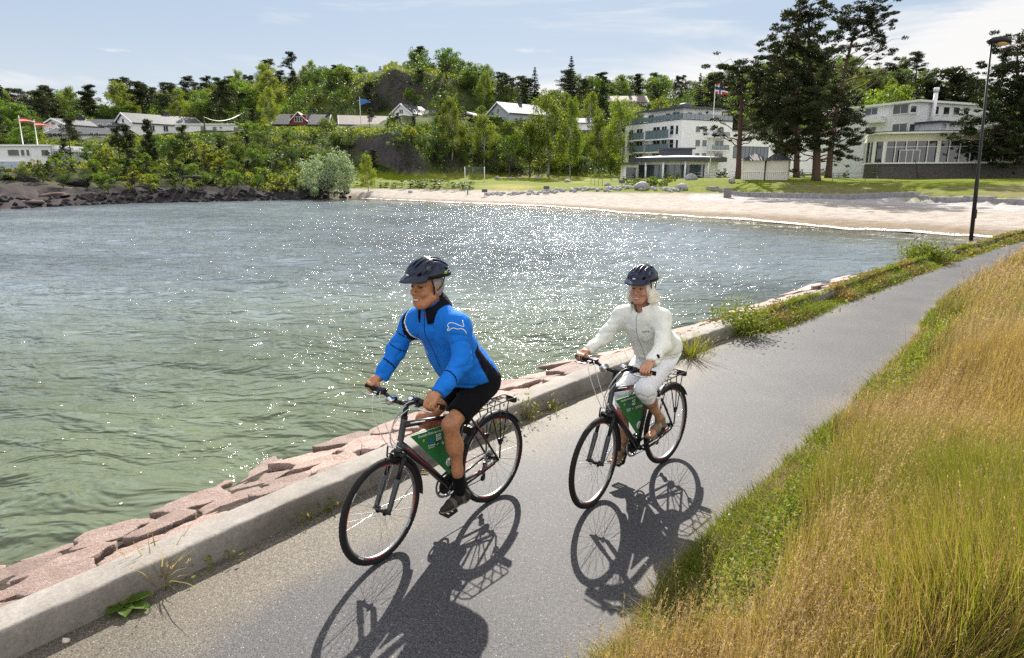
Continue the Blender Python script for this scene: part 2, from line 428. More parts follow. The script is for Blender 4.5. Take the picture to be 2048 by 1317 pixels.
def build_land():
    ss=np.unique(np.concatenate([np.linspace(-2.4,-.85,40),np.linspace(-.85,.85,420),np.linspace(.85,2.2,40)]))
    S,Y=np.meshgrid(ss,YG,indexing='ij'); X=S*Y
    Z=rough_z(X.ravel(),Y.ravel()).reshape(X.shape)
    Z[:,-1]=0
    # keep the land under the promenade and sea near the camera
    V=np.stack([X,Y,Z],-1).reshape(-1,3); a,b=X.shape
    I=np.arange(a*b).reshape(a,b)
    F=np.stack([I[:-1,:-1],I[1:,:-1],I[1:,1:],I[:-1,1:]],-1).reshape(-1,4)
    gx=np.gradient(Z,axis=1)/np.gradient(Y,axis=1); steep=np.abs(gx).ravel()
    x,y,z=V.T; s=x/y; px=s*1335+1024; z0=ground_z(x,y)
    sand=np.array([.345,.305,.268]); wet=np.array([.20,.155,.11]); lawn=np.array([.120,.150,.008]); dry=np.array([.24,.20,.07]); rock=np.array([.060,.052,.054]); forest=np.array([.05,.062,.022]); dirt=np.array([.13,.11,.06])
    n=fbm(x*.09,y*.09,4,21)[:,None]; n2=fbm(x*.5,y*.5,3,22)[:,None]
    c=np.tile(sand,(len(x),1))
    def mixc(c,m,col): return c*(1-m)+np.array(col)*m
    isl=sstep(690,640,px)[:,None]                               # left rocky shore
    wetm=(sstep(-.36,-.58,z0))[:,None]; c=mixc(c,wetm,wet)
    grey=((px>1380)*sstep(.0,.25,z0+n2[:,0]*.15))[:,None]; c=mixc(c,grey*.55,(.40,.39,.40))
    lawnm=sstep(.55,.8,z0)[:,None]; c=mixc(c,lawnm,lawn*1.0)
    c=mixc(c,lawnm*sstep(.05,.5,n+.25*n2),dry*.8+lawn*.4)
    bankm=(sstep(.7,.95,z0)*sstep(1.95,1.6,z0)*sstep(1380,1470,px))[:,None]
    c=mixc(c,bankm*sstep(-.3,.3,n+n2*.5),dirt+lawn*.3)
    fo=sstep(2.75,4.2,z0+n[:,0])[:,None]; c=mixc(c,fo,forest+(n2*.5+.5)*np.array([.03,.045,.008]))
    rk=np.clip(sstep(.55,1.1,steep)[:,None],0,1); c=mixc(c,rk*(z0>2.4)[:,None],rock*(1+.5*n2))
    lr=isl*(z0>-.9)[:,None]; c=mixc(c,lr*sstep(5.5,2.5,z0+n[:,0]*4)[:,None],rock*(.55+.4*n2))
    c=mixc(c,lr*sstep(-.15,.1,n2+n*.4)*sstep(.9,1.7,z0)[:,None]*.85,forest+np.array([.03,.035,0]))
    pinkish=lr*sstep(2.2,.8,z0)[:,None]*sstep(190,90,px)[:,None]; c=mixc(c,pinkish*.6,(.075,.062,.060))
    m=vcolmat('land_surface',rough=.9,scale=1.3,var=.35,bmp=.6,bscale=1.6,bdist=.25,fine=14)
    me=nf_mesh('ground',V,F,m,smooth=True,attr={'Col':np.clip(c,0,1)})
    o=link('ground',me); tag(o,kind='structure')
    # far plain to the horizon, lying below
    mb=MB(); mb.lathe([(0.01,-3.2),(4000,-3.2)],n=48); o=mb.build('far_ground',mat('far_ground_m',(.06,.07,.03),.95)); tag(o,kind='structure')
build_land()

# ================================================================== promenade wall line and path
WL=np.array([(-14,-13),(-8.2,-4.8),(-4.2,.72),(-2.6,2.90),(-1.78,3.98),(-1.3,4.62),(-.2,6.0),(1.0,7.38),(2.65,9.15),(4.6,11.1),(7.0,13.6),(9.9,16.6),(13.7,20.3),(21.7,27.7),(32,36.2),(46,47)],dtype=float)
def resample(P,step):
    d=np.concatenate([[0],np.cumsum(np.linalg.norm(np.diff(P,axis=0),axis=1))])
    # catmull via cubic hermite on chord length
    T=np.gradient(P,d,axis=0); t=np.arange(0,d[-1],step); i=np.clip(np.searchsorted(d,t,side='right')-1,0,len(d)-2)
    h=(d[i+1]-d[i]); u=((t-d[i])/h)[:,None]; h=h[:,None]
    Q=(2*u**3-3*u**2+1)*P[i]+(u**3-2*u**2+u)*h*T[i]+(-2*u**3+3*u**2)*P[i+1]+(u**3-u**2)*h*T[i+1]
    return Q,t
WQ,WT=resample(WL,.1)
def smooth_line(Q,it):
    for _ in range(it):
        Q=Q.copy(); Q[1:-1]=(Q[:-2]+Q[1:-1]*2+Q[2:])/4
    return Q
WQ=smooth_line(WQ,60)
WD=np.gradient(WQ,axis=0); WD/=np.linalg.norm(WD,axis=1,keepdims=True); WN=np.stack([WD[:,1],-WD[:,0]],1)   # WN points to the land side
def wall_pt(t,d):
    """t metres along the wall, d metres to the land side"""
    x=np.interp(t,WT,WQ[:,0]);y=np.interp(t,WT,WQ[:,1]);nx=np.interp(t,WT,WN[:,0]);ny=np.interp(t,WT,WN[:,1])
    return x+nx*d,y+ny*d
def wall_td(x,y):
    i=np.argmin((WQ[:,0]-x)**2+(WQ[:,1]-y)**2); return WT[i],float((np.array([x,y])-WQ[i])@WN[i])
PATH_W=2.45
def path_w(T): return PATH_W-.85*sstep(25,37,T)
def strip(tarr,darr,zf):
    T,D=np.meshgrid(tarr,darr,indexing='ij'); x,y=wall_pt(T,D); Z=zf(T,D,x,y)
    V=np.stack([x,y,Z],-1).reshape(-1,3); a,b=T.shape; I=np.arange(a*b).reshape(a,b)
    F=np.stack([I[:-1,:-1],I[:-1,1:],I[1:,1:],I[1:,:-1]],-1).reshape(-1,4)[:,::-1]
    return V,F,T.ravel(),D.ravel()
def bank_z(T,D):
    e=D-path_w(T)
    z=.02+.06*sstep(0,.6,e)+.20*sstep(.66,.76,e)+.28*sstep(.8,2.6,e)+.5*sstep(2.5,7,e)
    x,y=wall_pt(T,D)
    return z+fbm(x*1.3,y*1.3,3,31)*.07*sstep(0,.4,e)-.06*sstep(.05,-.1,e)
def build_near():
    ts=np.arange(0,WT[-1],.2)
    V,F,T,D=strip(ts,np.concatenate([np.linspace(-.05,2.2,26),np.linspace(2.3,2.75,6)]),lambda T,D,x,y:.0+.004*fbm(x*.7,y*.7,2,2)+.0*T)
    n=fbm(V[:,0]*1.2,V[:,1]*1.2,4,41)
    sandm=sstep(.55,.1,D+n*.5-.1)*.85; sandm=np.maximum(sandm,sstep(-.35,.1,D-path_w(T)+n*.3)*.7)
    c=np.array([.070,.0675,.070])*(1-sandm[:,None])+np.array([.130,.112,.085])*sandm[:,None]
    m,nt,N,L,B=newmat('asphalt')
    a=N.new('ShaderNodeAttribute'); a.attribute_name='Col'
    g1=ramp(nt,noise(nt,110,4,.8),.36,.64,(.12,.12,.13),(1.95,1.95,1.92))
    col=mixrgb(nt,1,a.outputs['Color'],g1,'MULTIPLY')
    col=mixrgb(nt,1,col,ramp(nt,noise(nt,38,4,.75),.35,.65,(.66,)*3,(1.34,)*3),'MULTIPLY')
    v=N.new('ShaderNodeTexVoronoi'); v.inputs['Scale'].default_value=52; tc=N.new('ShaderNodeTexCoord'); L.new(tc.outputs['Object'],v.inputs['Vector'])
    spk=ramp(nt,v.outputs['Distance'],.10,.16,(1,1,1),(0,0,0))
    wn=N.new('ShaderNodeTexWhiteNoise'); L.new(v.outputs['Position'],wn.inputs['Vector'])
    mm=N.new('ShaderNodeMath'); mm.operation='MULTIPLY'; L.new(spk,mm.inputs[0]); L.new(ramp(nt,wn.outputs['Value'],.78,.8),mm.inputs[1])
    col=mixrgb(nt,mm.outputs[0],col,(.55,.53,.50))
    big=ramp(nt,noise(nt,.9,6,.65),.3,.7,(.80,)*3,(1.15,)*3); col=mixrgb(nt,1,col,big,'MULTIPLY')
    L.new(col,B.inputs['Base Color']); B.inputs['Roughness'].default_value=.6; B.inputs['Specular IOR Level'].default_value=.22
    bump(nt,noise(nt,110,4,.7),.55,.006,B)
    o=link('path',nf_mesh('path',V,F,m,attr={'Col':c})); tag(o,kind='structure')
    tq=wall_td(20.6,25.4)[0]; sv,sf,_,_=strip(np.array([tq,tq+.05]),np.linspace(.1,2.4,24),lambda T,D,x,y:.006+0*T); sv[:,1]+=.10*fbm(sv[:,0]*1.5,sv[:,1]*0,3,4); o=link('path_line',nf_mesh('path_line',sv,sf,mat('dark_line',(.02,.02,.02),.7))); tag(o,kind='structure')  # thin near-black line laid across the path
    # verge / bank soil on the land side
    V,F,T,D=strip(ts,np.concatenate([np.linspace(1.45,6,76),np.linspace(6.3,40,24)]),lambda T,D,x,y:bank_z(T,D))
    m=vcolmat('verge_soil',rough=.95,scale=5,var=.5,bmp=.8,bscale=22,bdist=.04)
    n=fbm(V[:,0]*2,V[:,1]*2,4,51)[:,None]
    c=np.array([.20,.155,.08])*(1+.6*n)
    o=link('verge',nf_mesh('verge',V,F,m,attr={'Col':np.clip(c,0,1)})); tag(o,kind='structure')
    # concrete wall
    prof=[(0.0,-.08),(0.0,.03),(.0,.09),(0.0,.168),(-.010,.184),(-.028,.189),(-.10,.191),(-.18,.190),(-.228,.186),(-.24,.172),(-.24,.05),(-.24,-.5)]
    ts=np.arange(0,WT[-1],.06); V=[];k=len(prof)
    for j,(d,z) in enumerate(prof):
        chip=(fbm(ts*6,np.full_like(ts,j*.37),4,61))
        e=.006+(.012 if j in(3,4,5) else 0)
        jo=(np.abs((ts+.7)%3.2-.03)<.031)*.012*(j>0)
        x,y=wall_pt(ts,d-np.abs(chip)*e*(1 if d>-.1 else -.6)); V.append(np.stack([x,y,z-jo-np.abs(chip)*e*(j in(3,4,5,6))+.003*fbm(ts*1.1,ts*0+j,2,5)],-1))
    V=np.stack(V,1).reshape(-1,3); I=np.arange(len(ts)*k).reshape(len(ts),k)
    F=np.stack([I[:-1,:-1],I[1:,:-1],I[1:,1:],I[:-1,1:]],-1).reshape(-1,4)
    m,nt,N,L,B=newmat('concrete')
    col=mixrgb(nt,ramp(nt,noise(nt,2.2,6,.65),.3,.7),(.17,.15,.125),(.30,.275,.245))
    col=mixrgb(nt,1,col,ramp(nt,noise(nt,45,4,.7),.3,.7,(.78,)*3,(1.18,)*3),'MULTIPLY')
    col=mixrgb(nt,ramp(nt,noise(nt,130,2,.6),.66,.72),col,(.09,.08,.07))
    L.new(col,B.inputs['Base Color']); B.inputs['Roughness'].default_value=.8; bump(nt,noise(nt,70,5,.7),.5,.006,B)
    sm=np.ones(len(F),bool)
    o=link('sea_wall',nf_mesh('sea_wall',V,F,m,smooth=sm)); tag(o,'low weathered concrete wall running along the seaward edge of the asphalt path','wall')
    # rubble bed under the slabs
    ts=np.arange(0,WT[-1],.12)
    V,F,T,D=strip(ts,-np.linspace(.20,4.2,52),lambda T,D,x,y:.035+(D+.24)*.352+fbm(x*6,y*6,4,71)*.06)
    m=vcolmat('rubble_bed_m',rough=.95,scale=9,var=.6,bmp=1,bscale=26,bdist=.05)
    o=link('shore_bed',nf_mesh('shore_bed',V,F[:,::-1],m,attr={'Col':np.tile((.075,.06,.05),(len(V),1))})); tag(o,kind='structure')
build_near()

# ------------------------------------------------------------------ granite slabs
def granite(name,c1,c2):
    m,nt,N,L,B=newmat(name); oi=N.new('ShaderNodeObjectInfo')
    tcw=N.new('ShaderNodeTexCoord')
    col=mixrgb(nt,ramp(nt,noise(nt,5,6,.7),.3,.7),c1,c2)
    col=mixrgb(nt,ramp(nt,noise(nt,60,3,.7),.36,.62),mixrgb(nt,1,col,(.55,.5,.5),'MULTIPLY'),col)
    col=mixrgb(nt,ramp(nt,noise(nt,95,2,.6),.6,.68),col,(.62,.57,.54))
    hv=N.new('ShaderNodeHueSaturation'); mr=N.new('ShaderNodeMapRange'); mr.inputs[3].default_value=.62; mr.inputs[4].default_value=1.2
    L.new(oi.outputs['Random'],mr.inputs[0]); L.new(mr.outputs[0],hv.inputs['Value']); L.new(col,hv.inputs['Color'])
    L.new(hv.outputs[0],B.inputs['Base Color']); B.inputs['Roughness'].default_value=.75
    bump(nt,noise(nt,22,6,.7),.9,.03,B); return m
GRAN=granite('granite',(.27,.165,.13),(.43,.315,.26))
def clip_poly(poly,n,c):
    out=[];k=len(poly)
    for i in range(k):
        a=poly[i];b=poly[(i+1)%k];da=a@n-c;db=b@n-c
        if da<=0: out.append(a)
        if (da<0)!=(db<0) and abs(da-db)>1e-9: out.append(a+(b-a)*(da/(da-db)))
    return out
def slab_mesh(poly,thick,rng,zf,n=40,warp=.085):
    """poly in local xy -> rugged flat-topped stone; zf(x,y)=top height"""
    P=np.array(poly); c=P.mean(0); k=len(P)
    d=np.concatenate([[0],np.cumsum(np.linalg.norm(np.roll(P,-1,0)-P,axis=1))]); t=np.linspace(0,d[-1],n,endpoint=False)
    P2=np.concatenate([P,P[:1]]); B=np.stack([np.interp(t,d,P2[:,i]) for i in(0,1)],1)
    B=(B*4+np.roll(B,1,0)+np.roll(B,-1,0))/6
    sd=rng.randint(1000)
    rings=[.0001,.25,.5,.72,.88,.96,.996,.99,.96,.90]; V=[]
    for j,r in enumerate(rings):
        Q=c+(B-c)*r; w=warp*np.stack([fbm(Q[:,0]*6+sd,Q[:,1]*6,4,1),fbm(Q[:,0]*6,Q[:,1]*6+sd,4,2)],1)*min(1,r*1.2)
        Q=Q+w; z=zf(Q[:,0],Q[:,1])+fbm(Q[:,0]*2+sd,Q[:,1]*2,4,3)*.03+fbm(Q[:,0]*12+sd,Q[:,1]*12,3,4)*.010
        z=z-(0,0,0,0,0,.002,.007,.04,.14,thick)[j]
        V.append(np.column_stack([Q,z]))
    V=np.concatenate(V); F=[[a*n+i,a*n+(i+1)%n,(a+1)*n+(i+1)%n,(a+1)*n+i] for a in range(len(rings)-1) for i in range(n)]
    return V,np.array(F)[:,::-1]
def build_slabs():
    rng=np.random.RandomState(12); t0,t1=9.5,60.; cells=[]
    t=t0
    rows=[-.46,-.88,-1.34,-1.85,-2.5]
    pts=[]
    for ri,dr in enumerate(rows):
        t=t0+rng.rand()*.6
        while t<t1:
            L_=(.38+.42*rng.rand())*(1 if t<26 else 1.8); pts.append((t+L_/2,dr+rng.uniform(-.15,.15),ri)); t+=L_
    pts=np.array(pts); sc=np.array([.72,1.0])
    order=[0]*5; num={}
    for i,(pt,pd,ri) in enumerate(pts):
        poly=[np.array(q) for q in((pt-2,-.255),(pt+2,-.255),(pt+2,-3.6),(pt-2,-3.6))]
        poly=poly[::-1]
        near=np.argsort(((pts[:,:2]-[pt,pd])*sc)@np.array([[1],[0]])[:,0]**2+((pts[:,1]-pd))**2)[1:40]
        for j in np.argsort((((pts[:,:2]-[pt,pd])*sc)**2).sum(1))[1:22]:
            a=np.array([pt,pd]);b=pts[j,:2]; nn=(b-a)*sc**2; mid=(a+b)/2
            poly=clip_poly(poly,nn,mid@nn)
            if len(poly)<3: break
        if len(poly)<3: continue
        P=np.array(poly); c=P.mean(0); gap=rng.uniform(.02,.055); sz=np.abs(P-c).mean()
        P=c+(P-c)*(1-gap/max(sz,.05)*.8)
        x,y=wall_pt(P[:,0],P[:,1]); cx,cyy=wall_pt(c[0],c[1])
        W2=np.stack([x-cx,y-cyy],1)
        nrm=np.array([np.interp(c[0],WT,WN[:,0]),np.interp(c[0],WT,WN[:,1])])
        z0=.085+(c[1]+.24)*.355+rng.uniform(-.045,.055)
        tl=rng.uniform(-.08,.08); sl_=rng.uniform(.20,.36); dr=np.array([-nrm[1],nrm[0]])
        zf=lambda X,Y: (X*nrm[0]+Y*nrm[1])*sl_+(X*dr[0]+Y*dr[1])*tl
        V,F=slab_mesh(W2,.34,rng,zf)
        o=link('granite_slab',nf_mesh('granite_slab',V,F,GRAN),loc=(cx,cyy,z0))
        ri=int(ri); num[ri]=num.get(ri,0)+1
        row=('against the concrete wall','in the second row','in the middle row','lapped by the water','half sunk at the foot')[ri]
        big='broad' if sz>.36 else ('narrow' if sz<.24 else 'medium')
        px=cx/cyy*1335+1024
        ref='at the photo\'s lower left' if px<330 else 'left of the front wheel' if px<560 else 'behind the front handlebar' if px<820 else 'behind the man\'s carrier' if px<1120 else 'behind the woman' if px<1300 else 'before the leafy shrub' if px<1480 else 'towards the lamp post'
        tag(o,f'{big} pink granite slab {row}, {ref}','rock','pink granite slabs of the shore revetment','thing')
build_slabs()

# ------------------------------------------------------------------ water
def wave_h(x,y):
    h=0
    def wv(lam,amp,ang,ph,sharp=1.6,sd=0):
        a=rad(ang); kx,ky=math.cos(a)*2*PI/lam,math.sin(a)*2*PI/lam
        p=x*kx+y*ky+ph+2.2*fbm(x/lam*.35,y/lam*.35,2,sd+80)
        am=.35+1.3*np.clip(.5+fbm(x/lam*.22+sd,y/lam*.22,2,sd+90),0,1)
        fade=sstep(.012,.030,lam/np.maximum(np.hypot(x,y),1))
        return .8*fade*amp*am*(((np.sin(p)*.5+.5)**sharp)-.4)
    # wind waves running towards the lower left of the picture
    for lam,amp,ang,sd in((4.2,.095,-112,1),(2.4,.068,-96,2),(1.45,.048,-124,3),(.85,.030,-104,4),(.5,.016,-88,5),(3.1,.05,-140,6)):
        h=h+wv(lam,amp,ang,sd*1.7,1.7,sd)
    return h+fbm(x*3.1,y*3.1,3,99)*.012*sstep(30,12,np.hypot(x,y))
def build_foam():
    # thin white wash along the sandy shore
    rng=np.random.RandomState(3); px=np.arange(720,2300,1.5); s=s_of(px); V=[];F=[]
    sh=shoreY(s); w=.9+1.1*fbm(px*.03,px*0,4,7)+.5*fbm(px*.15,px*0,3,9); w=np.clip(w,.12,2.2)*.55; o=1.5*fbm(px*.012,px*0+3,3,17)
    mb=MB(); k=5
    for i in range(len(px)):
        for j in range(k):
            u=j/(k-1); Y=sh[i]-1.2+o[i]+u*w[i]*1.3; V.append((s[i]*Y,Y,max(WATER+.07,float(0))*0+WATER+.085+.05*math.sin(PI*u)+.02*rng.randn()*(0<j<k-1)))
    F=[[i*k+j,(i+1)*k+j,(i+1)*k+j+1,i*k+j+1] for i in range(len(px)-1) for j in range(k-1) if rng.rand()<.93]
    m=mat('foam_white',(.82,.83,.83),.6,.1,8,bmp=.5,bscale=12,bdist=.05)
    o_=link('shore_foam',nf_mesh('shore_foam',V,F,m)); tag(o_,kind='stuff')
    mb=MB()
    for _ in range(110):
        t=rng.uniform(10.5,24); d=-rng.uniform(2.6,7.5); x,y=wall_pt(t,d)
        if rng.rand()<.5: x,y=wall_pt(rng.uniform(10.5,15),-rng.uniform(2.4,5))
        r=rng.uniform(.007,.020); n=8; z=WATER+float(wave_h(np.array([x]),np.array([y]))[0])+.012
        mb.add([(x+r*rng.uniform(.6,1.2)*math.cos(2*PI*q/n),y+r*rng.uniform(.6,1.2)*math.sin(2*PI*q/n),z) for q in range(n)]+[(x,y,z+r*.35)],[[q,(q+1)%n,n] for q in range(n)],0,True)
    o_=mb.build('foam_flecks',m); tag(o_,kind='stuff')
def build_water():
    r=np.concatenate([np.geomspace(3.2,150,620)]); s=np.linspace(-1.35,1.05,860)
    S,Y=np.meshgrid(s,r,indexing='ij'); X=S*Y; x=X.ravel();y=Y.ravel()
    calm=sstep(0,14,shoreY(S.ravel())-y)*.75+.25
    z=WATER+wave_h(x,y)*calm
    V=np.stack([x,y,z],1); a,b=X.shape; I=np.arange(a*b).reshape(a,b)
    F=np.stack([I[:-1,:-1],I[1:,:-1],I[1:,1:],I[:-1,1:]],-1).reshape(-1,4)
    # drop faces far on the landward side
    cx=V[F].mean(1); d=np.ones(len(F),bool)
    q=WQ[::6];qn=WN[::6]
    near=np.where(cx[:,1]<60)[0]
    for k in range(0,len(near),20000):
        ii=near[k:k+20000]; D=((cx[ii,None,:2]-q[None])**2).sum(-1); j=D.argmin(1); d[ii]=((cx[ii,:2]-q[j])*qn[j]).sum(1)<-.6
    sy=shoreY(cx[:,0]/cx[:,1]); d&=cx[:,1]<sy+4
    F=F[d]; used=np.unique(F); mp=np.full(len(V),-1); mp[used]=np.arange(len(used)); V=V[used]; F=mp[F]
    sh=(shoreY(V[:,0]/V[:,1])-V[:,1])
    shal=(sstep(16,0,sh)*.9)[:,None]*(V[:,0]/V[:,1]>-.3)[:,None]
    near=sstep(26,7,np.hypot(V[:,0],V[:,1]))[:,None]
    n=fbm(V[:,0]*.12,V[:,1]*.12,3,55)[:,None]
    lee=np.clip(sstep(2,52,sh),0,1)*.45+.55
    c=np.array([.160,.190,.205])*(1-near)+np.array([.125,.150,.092])*near  # paler blue-grey far out: reflected sky painted into the body colour
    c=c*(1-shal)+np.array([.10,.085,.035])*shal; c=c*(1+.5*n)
    m,nt,N,L,B=newmat('sea_water')
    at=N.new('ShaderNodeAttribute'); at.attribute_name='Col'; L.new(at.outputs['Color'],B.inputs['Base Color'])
    B.inputs['Roughness'].default_value=.06; B.inputs['IOR'].default_value=1.333; B.inputs['Specular IOR Level'].default_value=.5
    mp_=N.new('ShaderNodeMapping'); tc=N.new('ShaderNodeTexCoord'); L.new(tc.outputs['Object'],mp_.inputs[0]); mp_.inputs['Rotation'].default_value=(0,0,rad(15)); mp_.inputs['Scale'].default_value=(.62,1.25,1)
    la=N.new('ShaderNodeAttribute'); la.attribute_name='Lee'
    def mul(x,y):
        f=N.new('ShaderNodeMath'); f.operation='MULTIPLY'; L.new(x,f.inputs[0]); L.new(y,f.inputs[1]); return f.outputs[0]
    lee_=la.outputs['Fac']
    b1=bump(nt,mul(noise(nt,1.5,3,.55,vec=mp_.outputs[0],dist=.6),lee_),1.0,.36,None)
    sp=N.new('ShaderNodeMapRange'); sp.inputs[1].default_value=.55; sp.inputs[2].default_value=1; sp.inputs[3].default_value=.17; sp.inputs[4].default_value=.50; L.new(lee_,sp.inputs[0]); L.new(sp.outputs[0],B.inputs['Specular IOR Level'])
    gust=ramp(nt,noise(nt,.16,4,.6,dist=1.0),.40,.60,(.15,)*3,(1.35,)*3)
    b2=bump(nt,mul(mul(noise(nt,5.5,2,.5,vec=mp_.outputs[0],dist=.5),gust),lee_),1.0,.10,B,prev=b1)
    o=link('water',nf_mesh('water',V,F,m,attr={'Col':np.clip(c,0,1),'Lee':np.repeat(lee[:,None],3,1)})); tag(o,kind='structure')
build_water(); build_foam()
# ================================================================== bicycles (x ahead, y to the rider's left, z up, origin under the rear axle)
BLK=mat('black_rubber',(.010,.010,.010),.85,.3,60,spec=.2)
TYRE=mat('tyre_rubber',(.010,.0095,.0095),.9,.4,80,bmp=.4,bscale=200,bdist=.002)
FRAMEM=mat('frame_charcoal',(.018,.018,.021),.35,.15,20,spec=.35,coat=.2)
GREYM=mat('frame_grey',(.050,.053,.06),.33,.15,20,spec=.4,coat=.2)
REDM=flat('frame_red',(.35,.012,.02),.35)
WHITEM=flat('white_paint',(.78,.78,.78),.4)
CHROME=mat('polished_metal',(.72,.72,.74),.18,.1,30,metal=1.0)
ALU=mat('dull_metal',(.45,.45,.46),.38,.15,40,metal=1.0)
BLKM=mat('black_metal',(.012,.012,.013),.4,.2,40,spec=.3)
PLAST=mat('black_plastic',(.011,.011,.012),.55,.2,50)
GREENP=mat('green_panel',(.02,.17,.045),.38,.12,9)
GREEND=flat('dark_green_print',(.015,.09,.03),.4)
BLUEP=flat('blue_print',(.03,.12,.42),.4)
YELP=flat('pale_yellow_print',(.55,.5,.12),.4)
REFL=mat('clear_reflector',(.75,.75,.75),.15,.1,30,spec=.9)
REDL=flat('red_lens',(.4,.01,.01),.2)
CABLE=flat('grey_cable',(.55,.56,.58),.35)
WB=1.07; RW=.352; BBp=np.array([.46,0,.285])
HT0=np.array([.903,0,.712]); HT1=np.array([.848,0,.915])
def steer_M(a):
    ax=Vector(HT1-HT0).normalized(); R=Matrix.Rotation(a,4,ax); T=Matrix.Translation(Vector(HT0)); return np.array(T@R@T.inverted())
def make_wheel(root,c,M,name_label=None):
    def put(mb): 
        mb.v=[v+np.array(c) for v in mb.v]
        if M is not None: mb.xf(M)
        return mb
    # rim
    rm=MB(); n=72; ang=np.linspace(0,2*PI,n,endpoint=False)
    prof=[(.300,-.006),(.300,.006),(.306,.010),(.326,.0115),(.331,.008),(.331,-.008),(.326,-.0115),(.306,-.010)]
    k=len(prof); V=[]
    for a in ang:
        for r,y in prof: V.append((r*math.cos(a),y,r*math.sin(a)))
    for i in range(n):
        for j in range(k):
            mm=0
            a=(ang[i]/(2*PI)*4)%1.0
            if j in(2,6): mm=1 if a<.30 else (2 if a<.52 and (i%3) else 0)
            rm.f.append([i*k+j,((i+1)%n)*k+j,((i+1)%n)*k+(j+1)%k,i*k+(j+1)%k]); rm.m.append(mm); rm.sm.append(False)
    rm.v.append(np.array(V)); rm.n=len(V)
    w=put(rm).build('wheel',[ALU,REDM,WHITEM],root)
    # tyre with tread blocks
    ty=MB(); n=144; ang=np.linspace(0,2*PI,n,endpoint=False); k=12; V=[]
    for i,a in enumerate(ang):
        for j in range(k):
            b=2*PI*j/k; out=max(0,math.cos(b)); rr=.0205+(.0022 if (i+(j%2))%2==0 else 0)*(out>.25)
            r=.3315+rr*math.cos(b)*1.02; V.append((r*math.cos(a),rr*math.sin(b)*.95,r*math.sin(a)))
    for i in range(n):
        for j in range(k): ty.f.append([i*k+j,((i+1)%n)*k+j,((i+1)%n)*k+(j+1)%k,i*k+(j+1)%k]); ty.m.append(0); ty.sm.append(True)
    ty.v.append(np.array(V)); ty.n=len(V); put(ty).build('tyre',TYRE,w)
    sp=MB()
    for i in range(32):
        a=2*PI*i/32; side=1 if i%2 else -1; b=a+(.42 if (i//2)%2 else -.42)
        sp.tube([(.02*math.cos(b),.03*side,.02*math.sin(b)),(.302*math.cos(a),.003*side,.302*math.sin(a))],.0011,4,caps=False)
    put(sp).build('spokes',CHROME,w)
    hb=MB(); R=rot('X',90)
    hb.lathe([(.004,-.062),(.010,-.058),(.012,-.05),(.012,-.036),(.024,-.034),(.024,-.028),(.014,-.024),(.013,.024),(.024,.028),(.024,.034),(.012,.036),(.012,.05),(.010,.058),(.004,.062)],n=14,M=R)
    put(hb).build('hub',BLKM,w)
    for q in(.35,3.5):
        rf=MB(); rf.tube([(.07*math.cos(q),.012,.07*math.sin(q)),(.29*math.cos(q),.005,.29*math.sin(q))],.0026,6)
        put(rf).build('spoke_reflector',REFL,w)
    return w
def arcpts(c,r,a0,a1,n,y=0): return [(c[0]+r*math.cos(a),y,c[1]+r*math.sin(a)) for a in np.linspace(rad(a0),rad(a1),n)]
def fender(mb,c,r,a0,a1,w,m=0):
    n=26; k=7; V=[]
    for a in np.linspace(rad(a0),rad(a1),n):
        for j in range(k):
            b=(j/(k-1)-.5)*PI*.9; rr=r-.018*(1-math.cos(b)); V.append((c[0]+rr*math.cos(a),w*math.sin(b),c[1]+rr*math.sin(a)))
    F=[[i*k+j,(i+1)*k+j,(i+1)*k+j+1,i*k+j+1] for i in range(n-1) for j in range(k-1)]
    V=np.array(V); mb.add(V,F,m,True); 
